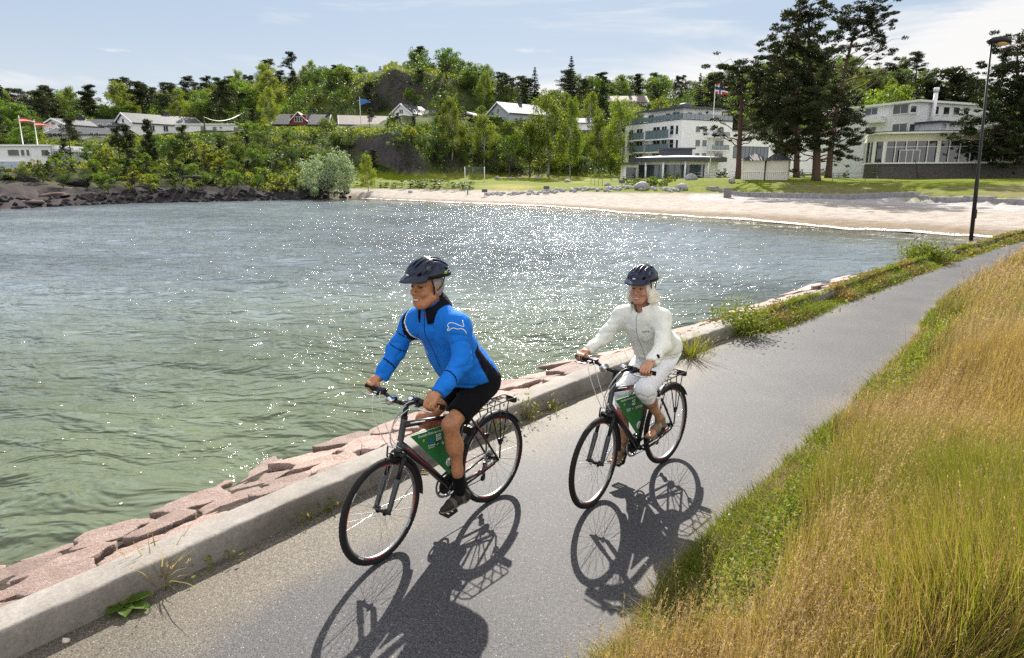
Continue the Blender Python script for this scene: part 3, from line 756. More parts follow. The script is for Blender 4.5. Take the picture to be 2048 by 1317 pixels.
def make_bike(label,heading,pos,steer,crank_deg,number,loc_text):
    root=empty('bicycle',(pos[0],pos[1],0),heading,label,'bicycle','trekking bicycles of the two riders')
    SM=steer_M(steer)
    def tb(name,tubes,mats,parent=root,M=None):
        mb=MB()
        for t in tubes: mb.tube(*t[:2],n=t[2] if len(t)>2 else 10,m=t[3] if len(t)>3 else 0)
        if M is not None: mb.xf(M)
        return mb.build(name,mats,parent)
    ST=np.array([.285,0,.82]); DO=.062
    fr=MB()
    fr.tube([HT0-(HT1-HT0)*.06,HT0,HT0+(HT1-HT0)*.15,HT1-(HT1-HT0)*.1,HT1],[.024,.024,.021,.021,.024],14,1)
    d0=HT0+(HT1-HT0)*.22; fr.tube([d0,d0+(BBp-d0)*.35,BBp],[.027,.025,.023],14,0)
    t0=HT0+(HT1-HT0)*.80; t1=ST+np.array([.004,0,-.045]); fr.tube([t0,(t0+t1)/2+np.array([0,0,.004]),t1],[.022,.019,.017],12,0)
    fr.tube([BBp,ST],[.018,.0165],12,0)
    for s in(1,-1):
        fr.tube([(0.0,s*DO,.352),(.16,s*.05,.60),(.27,s*.024,.775)],[.009,.009,.009],8,0)
        fr.tube([(0.0,s*DO,.352),(.25,s*.045,.31),(.45,s*.03,.288)],[.010,.011,.012],8,0)
        # coloured decal stripes lying on the tubes
        v=(BBp-d0)/np.linalg.norm(BBp-d0)
        fr.tube([d0+v*.06+np.array([.004,s*.0262,.006]),d0+v*.40+np.array([0,s*.0244,.002])],.0042,6,2)
        fr.tube([d0+v*.08+np.array([.012,s*.0242,.014]),d0+v*.24+np.array([.01,s*.0238,.012])],.0024,6,3)
        fr.tube([t0+(t1-t0)*.08+np.array([0,s*.0185,.011]),t0+(t1-t0)*.30+np.array([0,s*.0172,.010])],.004,6,3)
        fr.tube([t0+(t1-t0)*.25+np.array([0,s*.0205,-.003]),t0+(t1-t0)*.9+np.array([0,s*.0172,-.001])],.0042,6,2)
        fr.tube([(.10,s*.0632,.512),(.22,s*.0445,.703)],.003,6,2); fr.tube([(.07,s*.068,.3435),(.30,s*.0515,.3065)],.003,6,2)
    fr.lathe([(.02,-.036),(.024,-.034),(.024,.034),(.02,.036)],c=BBp,n=14,m=0,M=rot('X',90))
    fr.tube([d0+np.array([.02,0,.02]),d0+(BBp-d0)*.24+np.array([.02,0,.022])],.006,6,3)
    fr.build('frame',[FRAMEM,GREYM,REDM,WHITEM],root)
    make_wheel(root,(0,0,RW),None); make_wheel(root,(WB,0,RW),SM)
    # fork
    fk=MB(); fk.tube([HT0+np.array([.004,-.052,-.028]),HT0+np.array([.004,.052,-.028])],.021,10,1)
    fk.tube([HT0+np.array([.004,0,-.035]),HT0],.024,10,1)
    for s in(1,-1):
        a=HT0+np.array([.008,s*.052,-.03]); b=np.array([WB-.003,s*.056,RW])
        fk.tube([a,a+(b-a)*.45],.0145,10,1); fk.tube([a+(b-a)*.4,a+(b-a)*.46,a+(b-a)*.94,b],[.018,.0195,.017,.014],10,0)
    fk.tube([(WB,-.075,RW),(WB,.075,RW)],.008,8,1)
    fk.xf(SM).build('fork',[GREYM,BLKM],root)
    # front mudguard, brake arms
    mg=MB(); fender(mg,(WB,RW),.378,105,186,.030); mg.tube([(WB-.35,.0,RW+.10),(WB-.06,.06,RW+.01)],.0022,5); mg.xf(SM).build('front_mudguard',PLAST,root)
    br=MB()
    for s in(1,-1): br.tube([HT0+np.array([.05,s*.03,-.075]),HT0+np.array([.075,s*.034,-.02]),HT0+np.array([.07,s*.03,.045])],.006,7); br.box(HT0+np.array([.05,s*.022,-.06]),(.05,.012,.012))
    br.tube([HT0+np.array([.07,-.03,.045]),HT0+np.array([.07,.035,.05])],.002,5)
    br.xf(SM).build('front_brake',BLKM,root)
    rg=MB(); fender(rg,(0,RW),.374,35,150,.030)
    rg.build('rear_mudguard',PLAST,root)
    # stem, handlebar
    up=(HT1-HT0)/np.linalg.norm(HT1-HT0); sc_=HT1+up*.10; cl=np.array([.883,0,1.035])
    tb('stem',[([HT1,sc_],.017,12),([sc_,cl],[.018,.016],12),([HT1-up*.002,HT1+up*.018],.0225,12)],BLKM,M=SM)
    hbp=lambda s:[cl,cl+np.array([.002,s*.06,.0]),cl+np.array([.003,s*.12,.03]),cl+np.array([-.004,s*.19,.04]),cl+np.array([-.035,s*.335,.035])]
    hbar=MB(); hbar.tube(hbp(1),.0125,10); hbar.tube(hbp(-1),.0125,10)
    hbar=hbar.xf(SM).build('handlebar',BLKM,root)
    for s in(1,-1):
        p=hbp(s); a,b=p[3]+(p[4]-p[3])*.12,p[4]; g=MB(); g.tube([a,a+(b-a)*.05,a+(b-a)*.95,b],[.017,.0165,.0165,.018],12); g.xf(SM).build('grip',BLK,hbar)
        lv=MB(); c0=p[3]+np.array([.0,-s*.012,0]); lv.tube([c0+np.array([.0,-s*.02,0]),c0+np.array([.0,s*.02,0])],.021,10,0); lv.box(c0+np.array([.025,0,-.006]),(.05,.03,.022),0); lv.box(c0+np.array([.01,-s*.035,.012]),(.045,.035,.02),0)
        lv.tube([c0+np.array([.045,-s*.01,-.01]),c0+np.array([.062,s*.035,-.018]),c0+np.array([.052,s*.09,-.022]),c0+np.array([.048,s*.125,-.02])],[.006,.007,.006,.005],8,1)
        lv.xf(SM).build('brake_lever',[PLAST,CHROME],root)
    bl=MB(); bc=cl+np.array([.0,.095,.045]); bl.lathe([(.006,-.02),(.008,-.004),(.026,-.004),(.027,.004),(.022,.016),(.01,.022),(.001,.023)],c=bc,n=16,m=0); bl.xf(SM).build('bell',CHROME,root)
    fl=MB(); fl.lathe([(.016,-.032),(.026,-.03),(.029,.022),(.027,.03),(.004,.031)],c=cl+np.array([.02,-.055,.012]),n=16,M=rot('Y',90)@rot('Z',0)); fl.xf(SM).build('front_lamp',CHROME,root)
    cb=MB()
    def bez(a,b,c,d,n=16):
        t=np.linspace(0,1,n)[:,None]; a,b,c,d=[np.array(q,dtype=float) for q in(a,b,c,d)]
        return (1-t)**3*a+3*(1-t)**2*t*b+3*(1-t)*t*t*c+t**3*d
    for s in(1,-1):
        p=hbp(s)[3]
        cb.tube(bez(p+np.array([.04,-s*.01,0]),p+np.array([.16,-s*.05,-.02]),HT0+np.array([.17,s*.03,.19]),HT0+np.array([.075,s*.02,.05])),.0026,6)
        cb.tube(bez(p+np.array([.02,-s*.04,.01]),p+np.array([.14,-s*.10,.05]),HT1+np.array([.17,-s*.03,-.15]),HT0+np.array([.0,-s*.028,.02])),.0026,6)
    cb.tube(bez(cl+np.array([.05,.1,.02]),cl+np.array([.16,.06,-.05]),HT1+np.array([.1,-.08,-.2]),HT1+np.array([-.05,-.03,-.06])),.0026,6)
    cb.xf(SM).build('cables',CABLE,root)
    # saddle
    sp=np.array([.232,0,.915]); tb('seat_post',[([ST-np.array([0,0,.02]),sp],.0135,10),([ST-(ST-BBp)*.03,ST+np.array([-.003,0,.012])],.0195,12)],ALU)
    sd_=MB(); xs=np.linspace(-.145,.13,14); V=[];k=12
    for x in xs:
        u=(x+.145)/.275; wd=.088*(1-sstep(.12,.75,u))+.021; wd*=min(1,.55+u*5) if u<.1 else 1
        if u>.95: wd*=.7
        for j in range(k):
            b=2*PI*j/k; V.append((sp[0]+x,wd*math.cos(b),sp[2]+.035+(.016 if math.sin(b)>0 else .028)*math.sin(b)+.018*(u-.45)**2*4*.5))
    F=[[i*k+j,i*k+(j+1)%k,(i+1)*k+(j+1)%k,(i+1)*k+j] for i in range(len(xs)-1) for j in range(k)]+[list(range(k)),[(len(xs)-1)*k+j for j in range(k)][::-1]]
    sd_.add(V,F,0,True); sd_.build('saddle',PLAST,root)
    # carrier
    rz=.795; rk=MB(); xa,xb=-.20,.215; hw=.062
    rk.tube([(xb,-hw*.55,rz-.015),(xb-.05,-hw,rz),(xa+.02,-hw,rz),(xa,-hw*.7,rz),(xa,hw*.7,rz),(xa+.02,hw,rz),(xb-.05,hw,rz),(xb,hw*.55,rz-.015),(xb,0,rz-.017)],.0052,8,closed=True)
    for x in(-.14,-.05,.05,.14): rk.tube([(x,-hw,rz),(x,hw,rz)],.004,7)
    for a,b in((-.14,-.05),(-.05,.05)): rk.tube([(a,-hw*.1,rz),(b,hw*.1,rz)],.0035,6)
    rk.tube([(.17,0,rz-.004),(-.05,0,rz+.012)],.003,6); rk.tube([(xb,-.02,rz-.017),(.262,-.014,.745)],.0045,6); rk.tube([(xb,.02,rz-.017),(.262,.014,.745)],.0045,6)
    for s in(1,-1):
        for x in(.085,-.02,-.12): rk.tube([(x,s*hw,rz-.002),(x*.22-.012,s*.072,.49)],.0045,7)
        rk.tube([(-.014,s*.072,.50),(-.006,s*.07,.365)],.0065,8); rk.box((-.012,s*.072,.50),(.03,.012,.05))
    rk.build('rear_carrier',BLKM,root)
    lt=MB(); lt.box((-.225,0,.765),(.03,.085,.042),0); lt.box((-.242,0,.765),(.006,.078,.036),1); lt.build('rear_light',[PLAST,REDL],root)
    # drive train
    ca=rad(crank_deg); cr=np.array([math.cos(ca),0,math.sin(ca)])*.170
    ring=MB(); n=44; V=[]
    for i in range(n*2):
        a=PI*i/n; r=.099 if i%2 else .094
        V+= [(r*math.cos(a),-.044,r*math.sin(a)),(r*math.cos(a),-.040,r*math.sin(a)),(.078*math.cos(a),-.040,.078*math.sin(a)),(.078*math.cos(a),-.044,.078*math.sin(a))]
    F=[[4*i+j,4*((i+1)%(2*n))+j,4*((i+1)%(2*n))+(j+1)%4,4*i+(j+1)%4] for i in range(2*n) for j in range(4)]
    ring.add(np.array(V)+BBp,F,0)
    for q in range(5):
        a=ca+2*PI*q/5; ring.tube([BBp+np.array([.02*math.cos(a),-.042,.02*math.sin(a)]),BBp+np.array([.082*math.cos(a),-.042,.082*math.sin(a)])],[.010,.006],7,1)
    ring.lathe([(.001,-.003),(.066,-.003),(.066,.001),(.001,.001)],c=BBp+np.array([0,-.036,0]),n=28,M=rot('X',90),m=1)
    ring.build('chainring',[ALU,BLKM],root)
    for s in(1,-1):
        v=cr*s; y=s*.075
        m=MB(); m.tube([BBp+np.array([0,s*.04,0]),BBp+np.array([0,y,0])],.013,10); m.tube([BBp+np.array([0,y,0]),BBp+v*.5+np.array([0,y+s*.006,0]),BBp+v+np.array([0,y+s*.01,0])],[.014,.011,.012],8); m.build('crank_arm',BLKM,root)
        pd=MB(); pc=BBp+v+np.array([0,y+s*.062,0]); tilt=-8 if s*math.sin(ca)<0 else -28
        Mx=rot('Y',-tilt)
        for dx in(-.04,.04): pd.box(pc+Mx@np.array([dx,0,0]),(.013,.09,.022),0,M=Mx)
        for dy in(-.042,.042): pd.box(pc+np.array([0,dy,0]),(.092,.009,.02),0,M=Mx)
        pd.tube([pc-np.array([0,s*.055,0]),pc+np.array([0,s*.04,0])],.008,8); pd.build('pedal',PLAST,root)
    cs=MB()
    for i,r in enumerate((.052,.046,.040,.034,.029,.025)): cs.lathe([(r*.5,-.0012),(r,-.0012),(r,.0012),(r*.5,.0012)],c=(0,-.036-.0045*i,RW),n=26,M=rot('X',90))
    cs.build('cassette',ALU,root)
    chn=MB(); a1=BBp+np.array([0,-.042,.096]); a2=np.array([.006,-.046,RW+.036]); b1=BBp+np.array([-.0,-.042,-.096]); b2=np.array([.075,-.046,RW-.17])
    chn.tube([a1,a2],.0042,6); chn.tube([b1,b2],.0042,6); chn.tube([b2+np.array([-.03,0,0]),np.array([.035,-.046,RW-.09]),np.array([-.03,-.046,RW-.02])],.0042,6); chn.build('chain',BLKM,root)
    dr=MB(); dr.box((.02,-.058,RW-.075),(.035,.02,.06)); dr.box((.045,-.05,RW-.13),(.022,.014,.10),rz=0); dr.lathe([(.022,-.005),(.024,0),(.022,.005)],c=(.06,-.046,RW-.165),n=14,M=rot('X',90)); dr.lathe([(.02,-.005),(.022,0),(.02,.005)],c=(.035,-.046,RW-.09),n=14,M=rot('X',90)); dr.build('derailleur',BLKM,root)
    ks=MB(); ks.tube([(.40,.055,.27),(.28,.075,.305),(.10,.085,.345),(.075,.088,.36)],[.010,.008,.008,.012],8); ks.box((.40,.04,.275),(.05,.045,.03)); ks.build('kickstand',BLKM,root)
    # sponsor panel hanging in the frame triangle
    y0=.0; P=[(.80,.785),(.36,.755),(.452,.365)]
    P=[(.805,.778),(.345,.748),(.395,.60),(.455,.375)]
    pn=MB(); pn.prism([(p[0],p[1]) for p in P],-.004,.004,0,axis='y'); 
    pn.quad((.345,-.0065,.7485),(.805,-.0065,.7785),(.806,-.0065,.783),(.3445,-.0065,.753),1)
    pn=pn.build('sponsor_panel',[GREENP,WHITEM],root)
    def put(me,x,z,m,name,ang=None,q0=.0052):
        V,F=me; mb=MB()
        if ang is None: ang=math.atan2(.03,.46)
        ca_,sa_=math.cos(ang),math.sin(ang)
        # seen from the rider's left the bicycle points to the viewer's left, so lettering runs towards -x
        X=-(V[:,0]*ca_-V[:,1]*-sa_); Z=V[:,1]*ca_-V[:,0]*sa_
        for q,sgn in((q0,1),):
            mb.add(np.column_stack([x+X,np.full(len(X),q)+V[:,2]*1.0,z+Z]),F,0)
        return mb.build(name,m,pn)
    put(text_mesh('Kontakt Grimstad turistkontor',.0245),.585,.742,WHITEM,'lettering')
    put(text_mesh('Sykkelby',.030),.475,.640,WHITEM,'lettering')
    put(text_mesh('Grimstad',.017),.622,.657,WHITEM,'lettering'); put(text_mesh('kommune',.013),.622,.642,WHITEM,'lettering')
    sh=MB(); sh.prism([(.61,.672),(.622,.664),(.634,.672),(.636,.706),(.608,.704)],.0045,.006,0,axis='y'); sh.build('crest',BLUEP,pn)
    cv=MB()
    for dx in(-.013,.013):
        for dz in(-.013,.013):
            cv.tube([(.555+dx+.009*math.cos(t),.0055,.697+dz+.009*math.sin(t)) for t in np.linspace(0,2*PI,12,endpoint=False)],.003,5,closed=True)
    cv.build('clover_mark',WHITEM,pn)
    mk=MB(); mk.box((.565,.0052,.648),(.036,.002,.036),0); mk.build('print_mark',GREEND,pn)
    mk=MB(); mk.tube([(.573,.0065,.641),(.562,.0065,.655),(.555,.0065,.641)],.0022,5); mk.build('print_mark',WHITEM,pn)
    mk=MB(); mk.prism([(.685,.705),(.700,.705),(.694,.724),(.686,.72)],.0045,.006,0,axis='y'); mk.build('print_mark',YELP,pn)
    ds=MB(); ds.lathe([(.0315,-.001),(.0315,.001)],c=(.462,.0058,.478),n=26,M=rot('X',90)); ds.build('number_disc',WHITEM,pn)
    put(text_mesh(number,.050),.462,.477,PLAST,'number',0.0,.0078)
    lk=MB(); lk.tube([BBp+(ST-BBp)*.25+np.array([.03,.0,.0]),BBp+(ST-BBp)*.70+np.array([.03,0,0])],.014,10,0); lk.box(BBp+(ST-BBp)*.56+np.array([.034,.012,0]),(.012,.008,.03),1); lk.build('frame_lock',[PLAST,REDM],root)
    # black cover flap of the wheel lock by the seat stays
    vb=MB(); vb.box((.262,.0,.66),(.03,.09,.06)); vb.build('wheel_lock',BLKM,root)
    return root
MAN=(-0.151,4.634,-2.2752,.118); WOM=(1.3415,5.330,-2.3149,.105)
make_bike('charcoal and red bicycle numbered 16, ridden by the man in the blue jacket',MAN[2],MAN,MAN[3],-31,'16','')
make_bike('charcoal and red bicycle numbered 15, ridden by the woman in the white jacket',WOM[2],WOM,WOM[3],115,'15','')
# ================================================================== the riders
def skinmat(name,c,c2):
    m,nt,N,L,B=newmat(name)
    L.new(mixrgb(nt,ramp(nt,noise(nt,28,5,.65),.3,.7),c,c2),B.inputs['Base Color'])
    B.inputs['Roughness'].default_value=.45; B.inputs['Subsurface Weight'].default_value=.05; B.inputs['Subsurface Radius'].default_value=(.01,.004,.002); B.inputs['Subsurface Scale'].default_value=.5
    bump(nt,noise(nt,70,5,.7),.55,.005,B); return m
SKINM=skinmat('tanned_skin',(.50,.235,.115),(.36,.15,.07)); SKINW=skinmat('light_tanned_skin',(.56,.29,.18),(.44,.20,.11))
LIP=flat('lip_skin',(.32,.09,.07),.4); TOOTH=flat('teeth',(.75,.72,.66),.3); EYE=flat('eye_dark',(.03,.025,.02),.3); BROW=flat('brow',(.20,.17,.14),.8); WHT=flat('eye_white',(.6,.58,.55),.3)
def cloth(name,c,rough=.8,var=.12,bs=9,bstr=.35,trans=0,sheen=.2):
    m,nt,N,L,B=newmat(name)
    L.new(mixrgb(nt,ramp(nt,noise(nt,5,4,.6),.3,.7),tuple(x*(1-var) for x in c),c),B.inputs['Base Color'])
    B.inputs['Roughness'].default_value=rough; B.inputs['Sheen Weight'].default_value=sheen*.15; B.inputs['Specular IOR Level'].default_value=.12
    mp_=N.new('ShaderNodeMapping'); tc=N.new('ShaderNodeTexCoord'); L.new(tc.outputs['Object'],mp_.inputs[0]); mp_.inputs['Scale'].default_value=(1,1,.55)
    b1=bump(nt,noise(nt,bs,4,.55,vec=mp_.outputs[0],dist=1.2),bstr,.05,None); b1=bump(nt,noise(nt,bs*2.4,3,.6,vec=mp_.outputs[0],dist=2.2),.2,.022,None,prev=b1); bump(nt,noise(nt,320,2,.5),.15,.002,B,prev=b1)
    if trans:
        t=N.new('ShaderNodeBsdfTranslucent'); t.inputs['Color'].default_value=(*c,1); mx=N.new('ShaderNodeMixShader'); mx.inputs[0].default_value=trans
        L.new(B.outputs[0],mx.inputs[1]); L.new(t.outputs[0],mx.inputs[2]); L.new(mx.outputs[0],N['Material Output'].inputs['Surface'])
    return m
BLUEJ=cloth('blue_jacket_cloth',(.012,.185,.70)); NAVY=cloth('navy_cloth',(.005,.006,.014)); BLACKC=cloth('black_cloth',(.006,.006,.007),.9); WHITEJ=cloth('white_jacket_cloth',(.80,.80,.71),.7,.06,8,.45,.0); WHITEP=cloth('white_trouser_cloth',(.86,.86,.88),.8,.05,9,.4,.0)
SOCK=cloth('black_sock',(.006,.006,.007),.9); SHOED=mat('dark_shoe_leather',(.018,.013,.010),.7,.4,30,bmp=.4,bscale=60); SOLE=mat('pale_sole',(.33,.28,.2),.8,.3,30)
SANDAL=mat('taupe_suede',(.22,.16,.10),.85,.3,25,bmp=.3,bscale=90); REDC=cloth('red_shirt',(.32,.03,.02)); GREENC=cloth('green_shirt',(.01,.22,.09)); PIPE=flat('white_piping',(.8,.8,.8),.6)
HAIRW=mat('white_hair',(.84,.79,.66),.6,.25,30,bmp=.8,bscale=60,bdist=.01); HAIRG=mat('grey_hair',(.35,.33,.31),.7,.4,60,bmp=.6,bscale=120)
HELM=mat('helmet_navy',(.008,.014,.036),.25,.3,14,spec=.30,coat=.12); HELB=mat('helmet_black',(.005,.005,.006),.4,.3,40,spec=.2); HELG=mat('helmet_grey_print',(.06,.075,.105),.25,.3,30,spec=.3,coat=.1)
STRAP=flat('strap_black',(.015,.015,.016),.8); GOLD=mat('gold_ring',(.75,.55,.2),.25,.1,20,metal=1)

def V3(*a): return np.array(a,dtype=float)
def mesh_of(fn,lo,hi,h,sm=2):
    V,F=surface_nets(fn,lo,hi,h); 
    if sm: V=smooth_v(V,F,sm,.4)
    return V,F
def head_sdf(P,c,R,sc=1.0,fem=False):
    q=((P-np.array(c,dtype=np.float32))@np.array(R,dtype=np.float32))/sc
    m=np.abs(q)*np.array([0,1,0],dtype=np.float32)+q*np.array([1,0,1],dtype=np.float32)
    d=ell(q,(-.012,0,.022),(.098,.077,.096))
    d=smin(d,ell(q,(.022,0,-.052),(.068,.060 if not fem else .056,.074)),.03)
    d=smin(d,np.linalg.norm(q-np.float32([.060,0,-.104]),axis=-1)-(.027 if not fem else .022),.03)
    d=smin(d,rcone(q,(.050,.030,-.098),(.005,.052,-.060),.018,.02),.03) if not fem else d
    d=smin(d,rcone(m,(.052,.028,-.098),(-.002,.052,-.055),.016,.02),.03)
    d=smin(d,rcone(m,(.084,.012,.030),(.066,.048,.026),.011,.012),.014)          # brow ridge
    d=smin(d,np.linalg.norm(m-np.float32([.063,.040,-.030]),axis=-1)-.024,.018)     # cheek
    d=smin(d,rcone(q,(.088,0,.016),(.113,0,-.030),.009,.0125 if not fem else .0105),.010)
    d=smin(d,np.linalg.norm(m-np.float32([.098,.011,-.034]),axis=-1)-.0085,.006)
    d=-smin(-d,np.linalg.norm(m-np.float32([.101,.033,.008]),axis=-1)-.0145,.010)
    d=smin(d,np.linalg.norm(m-np.float32([.079,.033,.008]),axis=-1)-.0125,.003)
    d=smin(d,ell(q,(.088,0,-.062),(.011,.024,.006)),.006); d=smin(d,ell(q,(.086,0,-.077),(.011,.021,.006)),.006)
    mo=ell(q,(.099,0,-.0695),(.012,.021,.0042)); d=-smin(-d,mo,.003)
    d=smin(d,ell(q,(.083,0,-.069),(.009,.019,.005)),.002)
    e=ell(m,(-.012,.082,-.012),(.020,.010,.033)); e=np.maximum(e,-(np.linalg.norm(m-np.float32([-.008,.094,-.008]),axis=-1)-.013)); d=smin(d,e,.008)
    return d*sc
def head_mats(Q,sc=1.0):
    q=Q/sc; m=np.zeros(len(q),int); ay=np.abs(q[:,1])
    front=q[:,0]>.055
    zc=q[:,2]+.0715-9.0*ay*ay
    m[front&(ay<.027)&(np.abs(zc)<.0095)&(q[:,0]>.076)]=1
    m[front&(ay<.021)&(zc<.0048)&(zc>-.0030)]=2
    m[front&(np.abs(ay-.033)<.013)&(np.abs(q[:,2]-.008)<.0055)]=3
    m[front&(np.abs(ay-.034)<.020)&(np.abs(q[:,2]-.031)<.0045)]=4
    return m
def hand_sdf(P,grip,axis,wrist,s,th=1.0):
    """fist closed round a bar through `grip` along unit `axis` (towards the thumb side); four fingers and a thumb"""
    axis=np.array(axis,dtype=float); axis/=np.linalg.norm(axis); w=np.array(wrist)-np.array(grip); w=w-axis*(w@axis); back=w/np.linalg.norm(w)
    front=-back; up=np.cross(axis,back)*1.0
    if up[2]<0: up=-up
    g=np.array(grip); d=None
    # palm: over and behind the bar
    pc=g+up*.024*th+back*.020
    kn=g+up*.033*th+front*.012
    M=np.stack([back,axis,up],1)
    d=rbox(P,g+up*.027*th+back*.026,(.040*th,.041*th,.014*th),.012,M)
    d=smin(d,rcone(P,g+up*.024+back*.045,wrist,.025*th,.027*th),.018)
    for k,o in enumerate((.031,.0105,-.0105,-.030)):
        r=(.0095,.0102,.0098,.0085)[k]*th; L=(.95,1.05,1.0,.85)[k]
        a=g+axis*o; p0=a+up*.034*th+front*.004; p1=a+up*.024*th+front*.031*L; p2=a-up*.010*th+front*.032*L; p3=a-up*.026*th+front*.010; p4=a-up*.024*th+back*.008
        f=np.minimum(np.minimum(rcone(P,p0,p1,r*1.12,r),rcone(P,p1,p2,r,r*.95)),np.minimum(rcone(P,p2,p3,r*.95,r*.88),rcone(P,p3,p4,r*.88,r*.8)))
        d=smin(d,f,.0035)
    t0=g+axis*.042+up*.014+back*.024; t1=g+axis*.054-up*.006+back*.008; t2=g+axis*.048-up*.024*th+front*.010
    d=smin(d,np.minimum(rcone(P,t0,t1,.0135*th,.011*th),rcone(P,t1,t2,.011*th,.0085*th)),.008)
    return d
def joinmesh(parts):
    V=[];F=[];M=[];n=0
    for v,f,m in parts: V.append(v);F.append(f+n);M.append(m);n+=len(v)
    return np.concatenate(V),np.concatenate(F),np.concatenate(M)
def pathtube(parent,name,pts,r,m,n=6): 
    mb=MB(); mb.tube(pts,r,n); return mb.build(name,m,parent)
def creases(P,f,a,seed,st=(1,1,1)):
    n=vn3(P*np.float32(f)*np.array(st,dtype=np.float32)+.35*vn3(P*np.float32(f*1.7),seed+5)[...,None],seed); return a*((1-np.abs(n))**4)
def folds(P,f,a,seed,st=(1,1,1)): return a*(vn3(P*np.float32(f)*np.array(st,dtype=np.float32),seed)+.5*vn3(P*np.float32(f*2.1)*np.array(st,dtype=np.float32),seed+1))
def helmet(parent,c,R,sc=1.0):
    c=np.array(c)
    def fn(P):
        q=((P-np.array(c,dtype=np.float32))@np.array(R,dtype=np.float32))/sc
        o=ell(q,(-.008,0,.035),(.148,.104,.108))
        o=smin(o,ell(q,(-.09,0,.03),(.06,.075,.06)),.03)
        cut=-(q[...,2]-.028-.10*np.maximum(q[...,0],0)*.1+.10*(q[...,0]<-.02)*np.minimum(-q[...,0]-.02,.09))
        d=smax(o,cut,.008); 
        inn=ell(q,(-.01,0,.018),(.112,.088,.094)); d=np.maximum(d,-inn)
        # long vents running front to back
        for y,r in((0,.0115),(.032,.011),(-.032,.011),(.062,.0105),(-.062,.0105),(.086,.008),(-.086,.008)):
            for x0,x1 in((.03,.115),(-.10,-.005)):
                z0=.03+.108*math.sqrt(max(0.02,1-(x0/.148)**2-(y/.104)**2)); z1=.03+.108*math.sqrt(max(.02,1-(min(abs(x1),.14)/.148)**2-(y/.104)**2))
                v=rcone(q,(x0-.008,y,z0+.004),(x1-.008,y*.86,z1+.004),r,r*.8); d=smax(d,-v,.005)
        # ribs
        return d*sc
    lo=c-.2*sc;hi=c+.2*sc
    V,F=mesh_of(fn,lo,hi,.0042,2)
    q=(V[F].mean(1)-c)@np.array(R)/sc
    m=np.where(q[:,2]<.050,1,0)
    grn=(vn3(np.float32(q*22),3)>.25)&(q[:,2]>.06); m[grn]=2
    h=link('helmet',nf_mesh('helmet',V,F,[HELM,HELB,HELG],m),parent)
    # visor
    mb=MB(); n=15;k=5;Vv=[]
    for i in range(n):
        a=rad(-58+116*i/(n-1))
        for j in range(k):
            u=j/(k-1); r=.145+.052*u*math.cos(a)**.6; Vv.append((-.008+r*math.cos(a),(.102+.012*u)*math.sin(a)/1.0,.052-.022*u*1.0-.006*math.sin(a)**2+.004*(1-u)))
    Vv=np.array(Vv); V2=np.concatenate([Vv,Vv-np.array([0,0,.004])])
    F1=[[i*k+j,(i+1)*k+j,(i+1)*k+j+1,i*k+j+1] for i in range(n-1) for j in range(k-1)]; o=len(Vv)
    F=F1+[[o+a for a in f[::-1]] for f in F1]+[[i*k+k-1,(i+1)*k+k-1,o+(i+1)*k+k-1,o+i*k+k-1] for i in range(n-1)]
    mb.add((V2*sc)@np.array(R).T+c,F,0,True); mb.build('visor',HELM,h)
    tr=lambda p:(np.array(p)*sc)@np.array(R).T+c
    for s in(1,-1):
        mb=MB(); mb.tube([tr((.045,s*.086,.035)),tr((.028,s*.083,-.02)),tr((.020,s*.074,-.06)),tr((.030,s*.05,-.105)),tr((.042,s*.0,-.133))],.0055,6)
        mb.tube([tr((-.07,s*.080,.03)),tr((-.03,s*.088,-.02)),tr((.018,s*.076,-.058))],.004,6); mb.build('strap',STRAP,h)
    mb=MB(); mb.lathe([(.012,-.001),(.012,.001)],c=(0,0,0),n=14); mb.v=[np.column_stack([v[:,2],v[:,0]*1.0,v[:,1]*.45]) for v in mb.v]; mb.v=[(v+np.array([.1445,.0,.063]))*sc@np.array(R).T+c for v in mb.v]; mb.build('badge',PIPE,h)
    mb=MB(); mb.box((0,0,0),(.022,.003,.014),0); mb.v=[(v+np.array([-.055,.100,.052]))*sc@np.array(R).T+c for v in mb.v]; mb.build('sticker',flat('green_sticker',(.25,.45,.08),.4),h)
    mb=MB(); mb.tube([(-.095+.012*math.cos(t),.086,.054+.009*math.sin(t)) for t in np.linspace(0,2*PI,14,endpoint=False)],.002,5,closed=True); mb.v=[v*sc@np.array(R).T+c for v in mb.v]; mb.build('sticker',PIPE,h)
    return h
def foot_sdf(P,heel,toe,w=.042,h=.07,ank=None):
    heel=np.array(heel);toe=np.array(toe); v=toe-heel; L=np.linalg.norm(v); v/=L; u=np.cross(v,np.array([0,1.,0])); u=u if u[2]>0 else -u
    d=rcone(P,heel+v*.035+u*.032,heel+v*L*.62+u*.028,.036,.034)
    d=smin(d,rcone(P,heel+v*L*.62+u*.026,toe-v*.03+u*.018,.034,.022),.02)
    # widen sideways, flatten the sole
    so=((P-heel.astype(np.float32))@u.astype(np.float32)); d=smax(d,-(so-.002),.008)
    return d,v,u
def place(name,me,parent): return link(name,me,parent)
def torso_frame(hip,sh):
    u=np.array([sh[0]-hip[0],0,sh[2]-hip[2]]); L=np.linalg.norm(u); u/=L; n=np.array([u[2],0,-u[0]]); return u,n,L,np.stack([n,np.array([0,1.,0]),u],1)

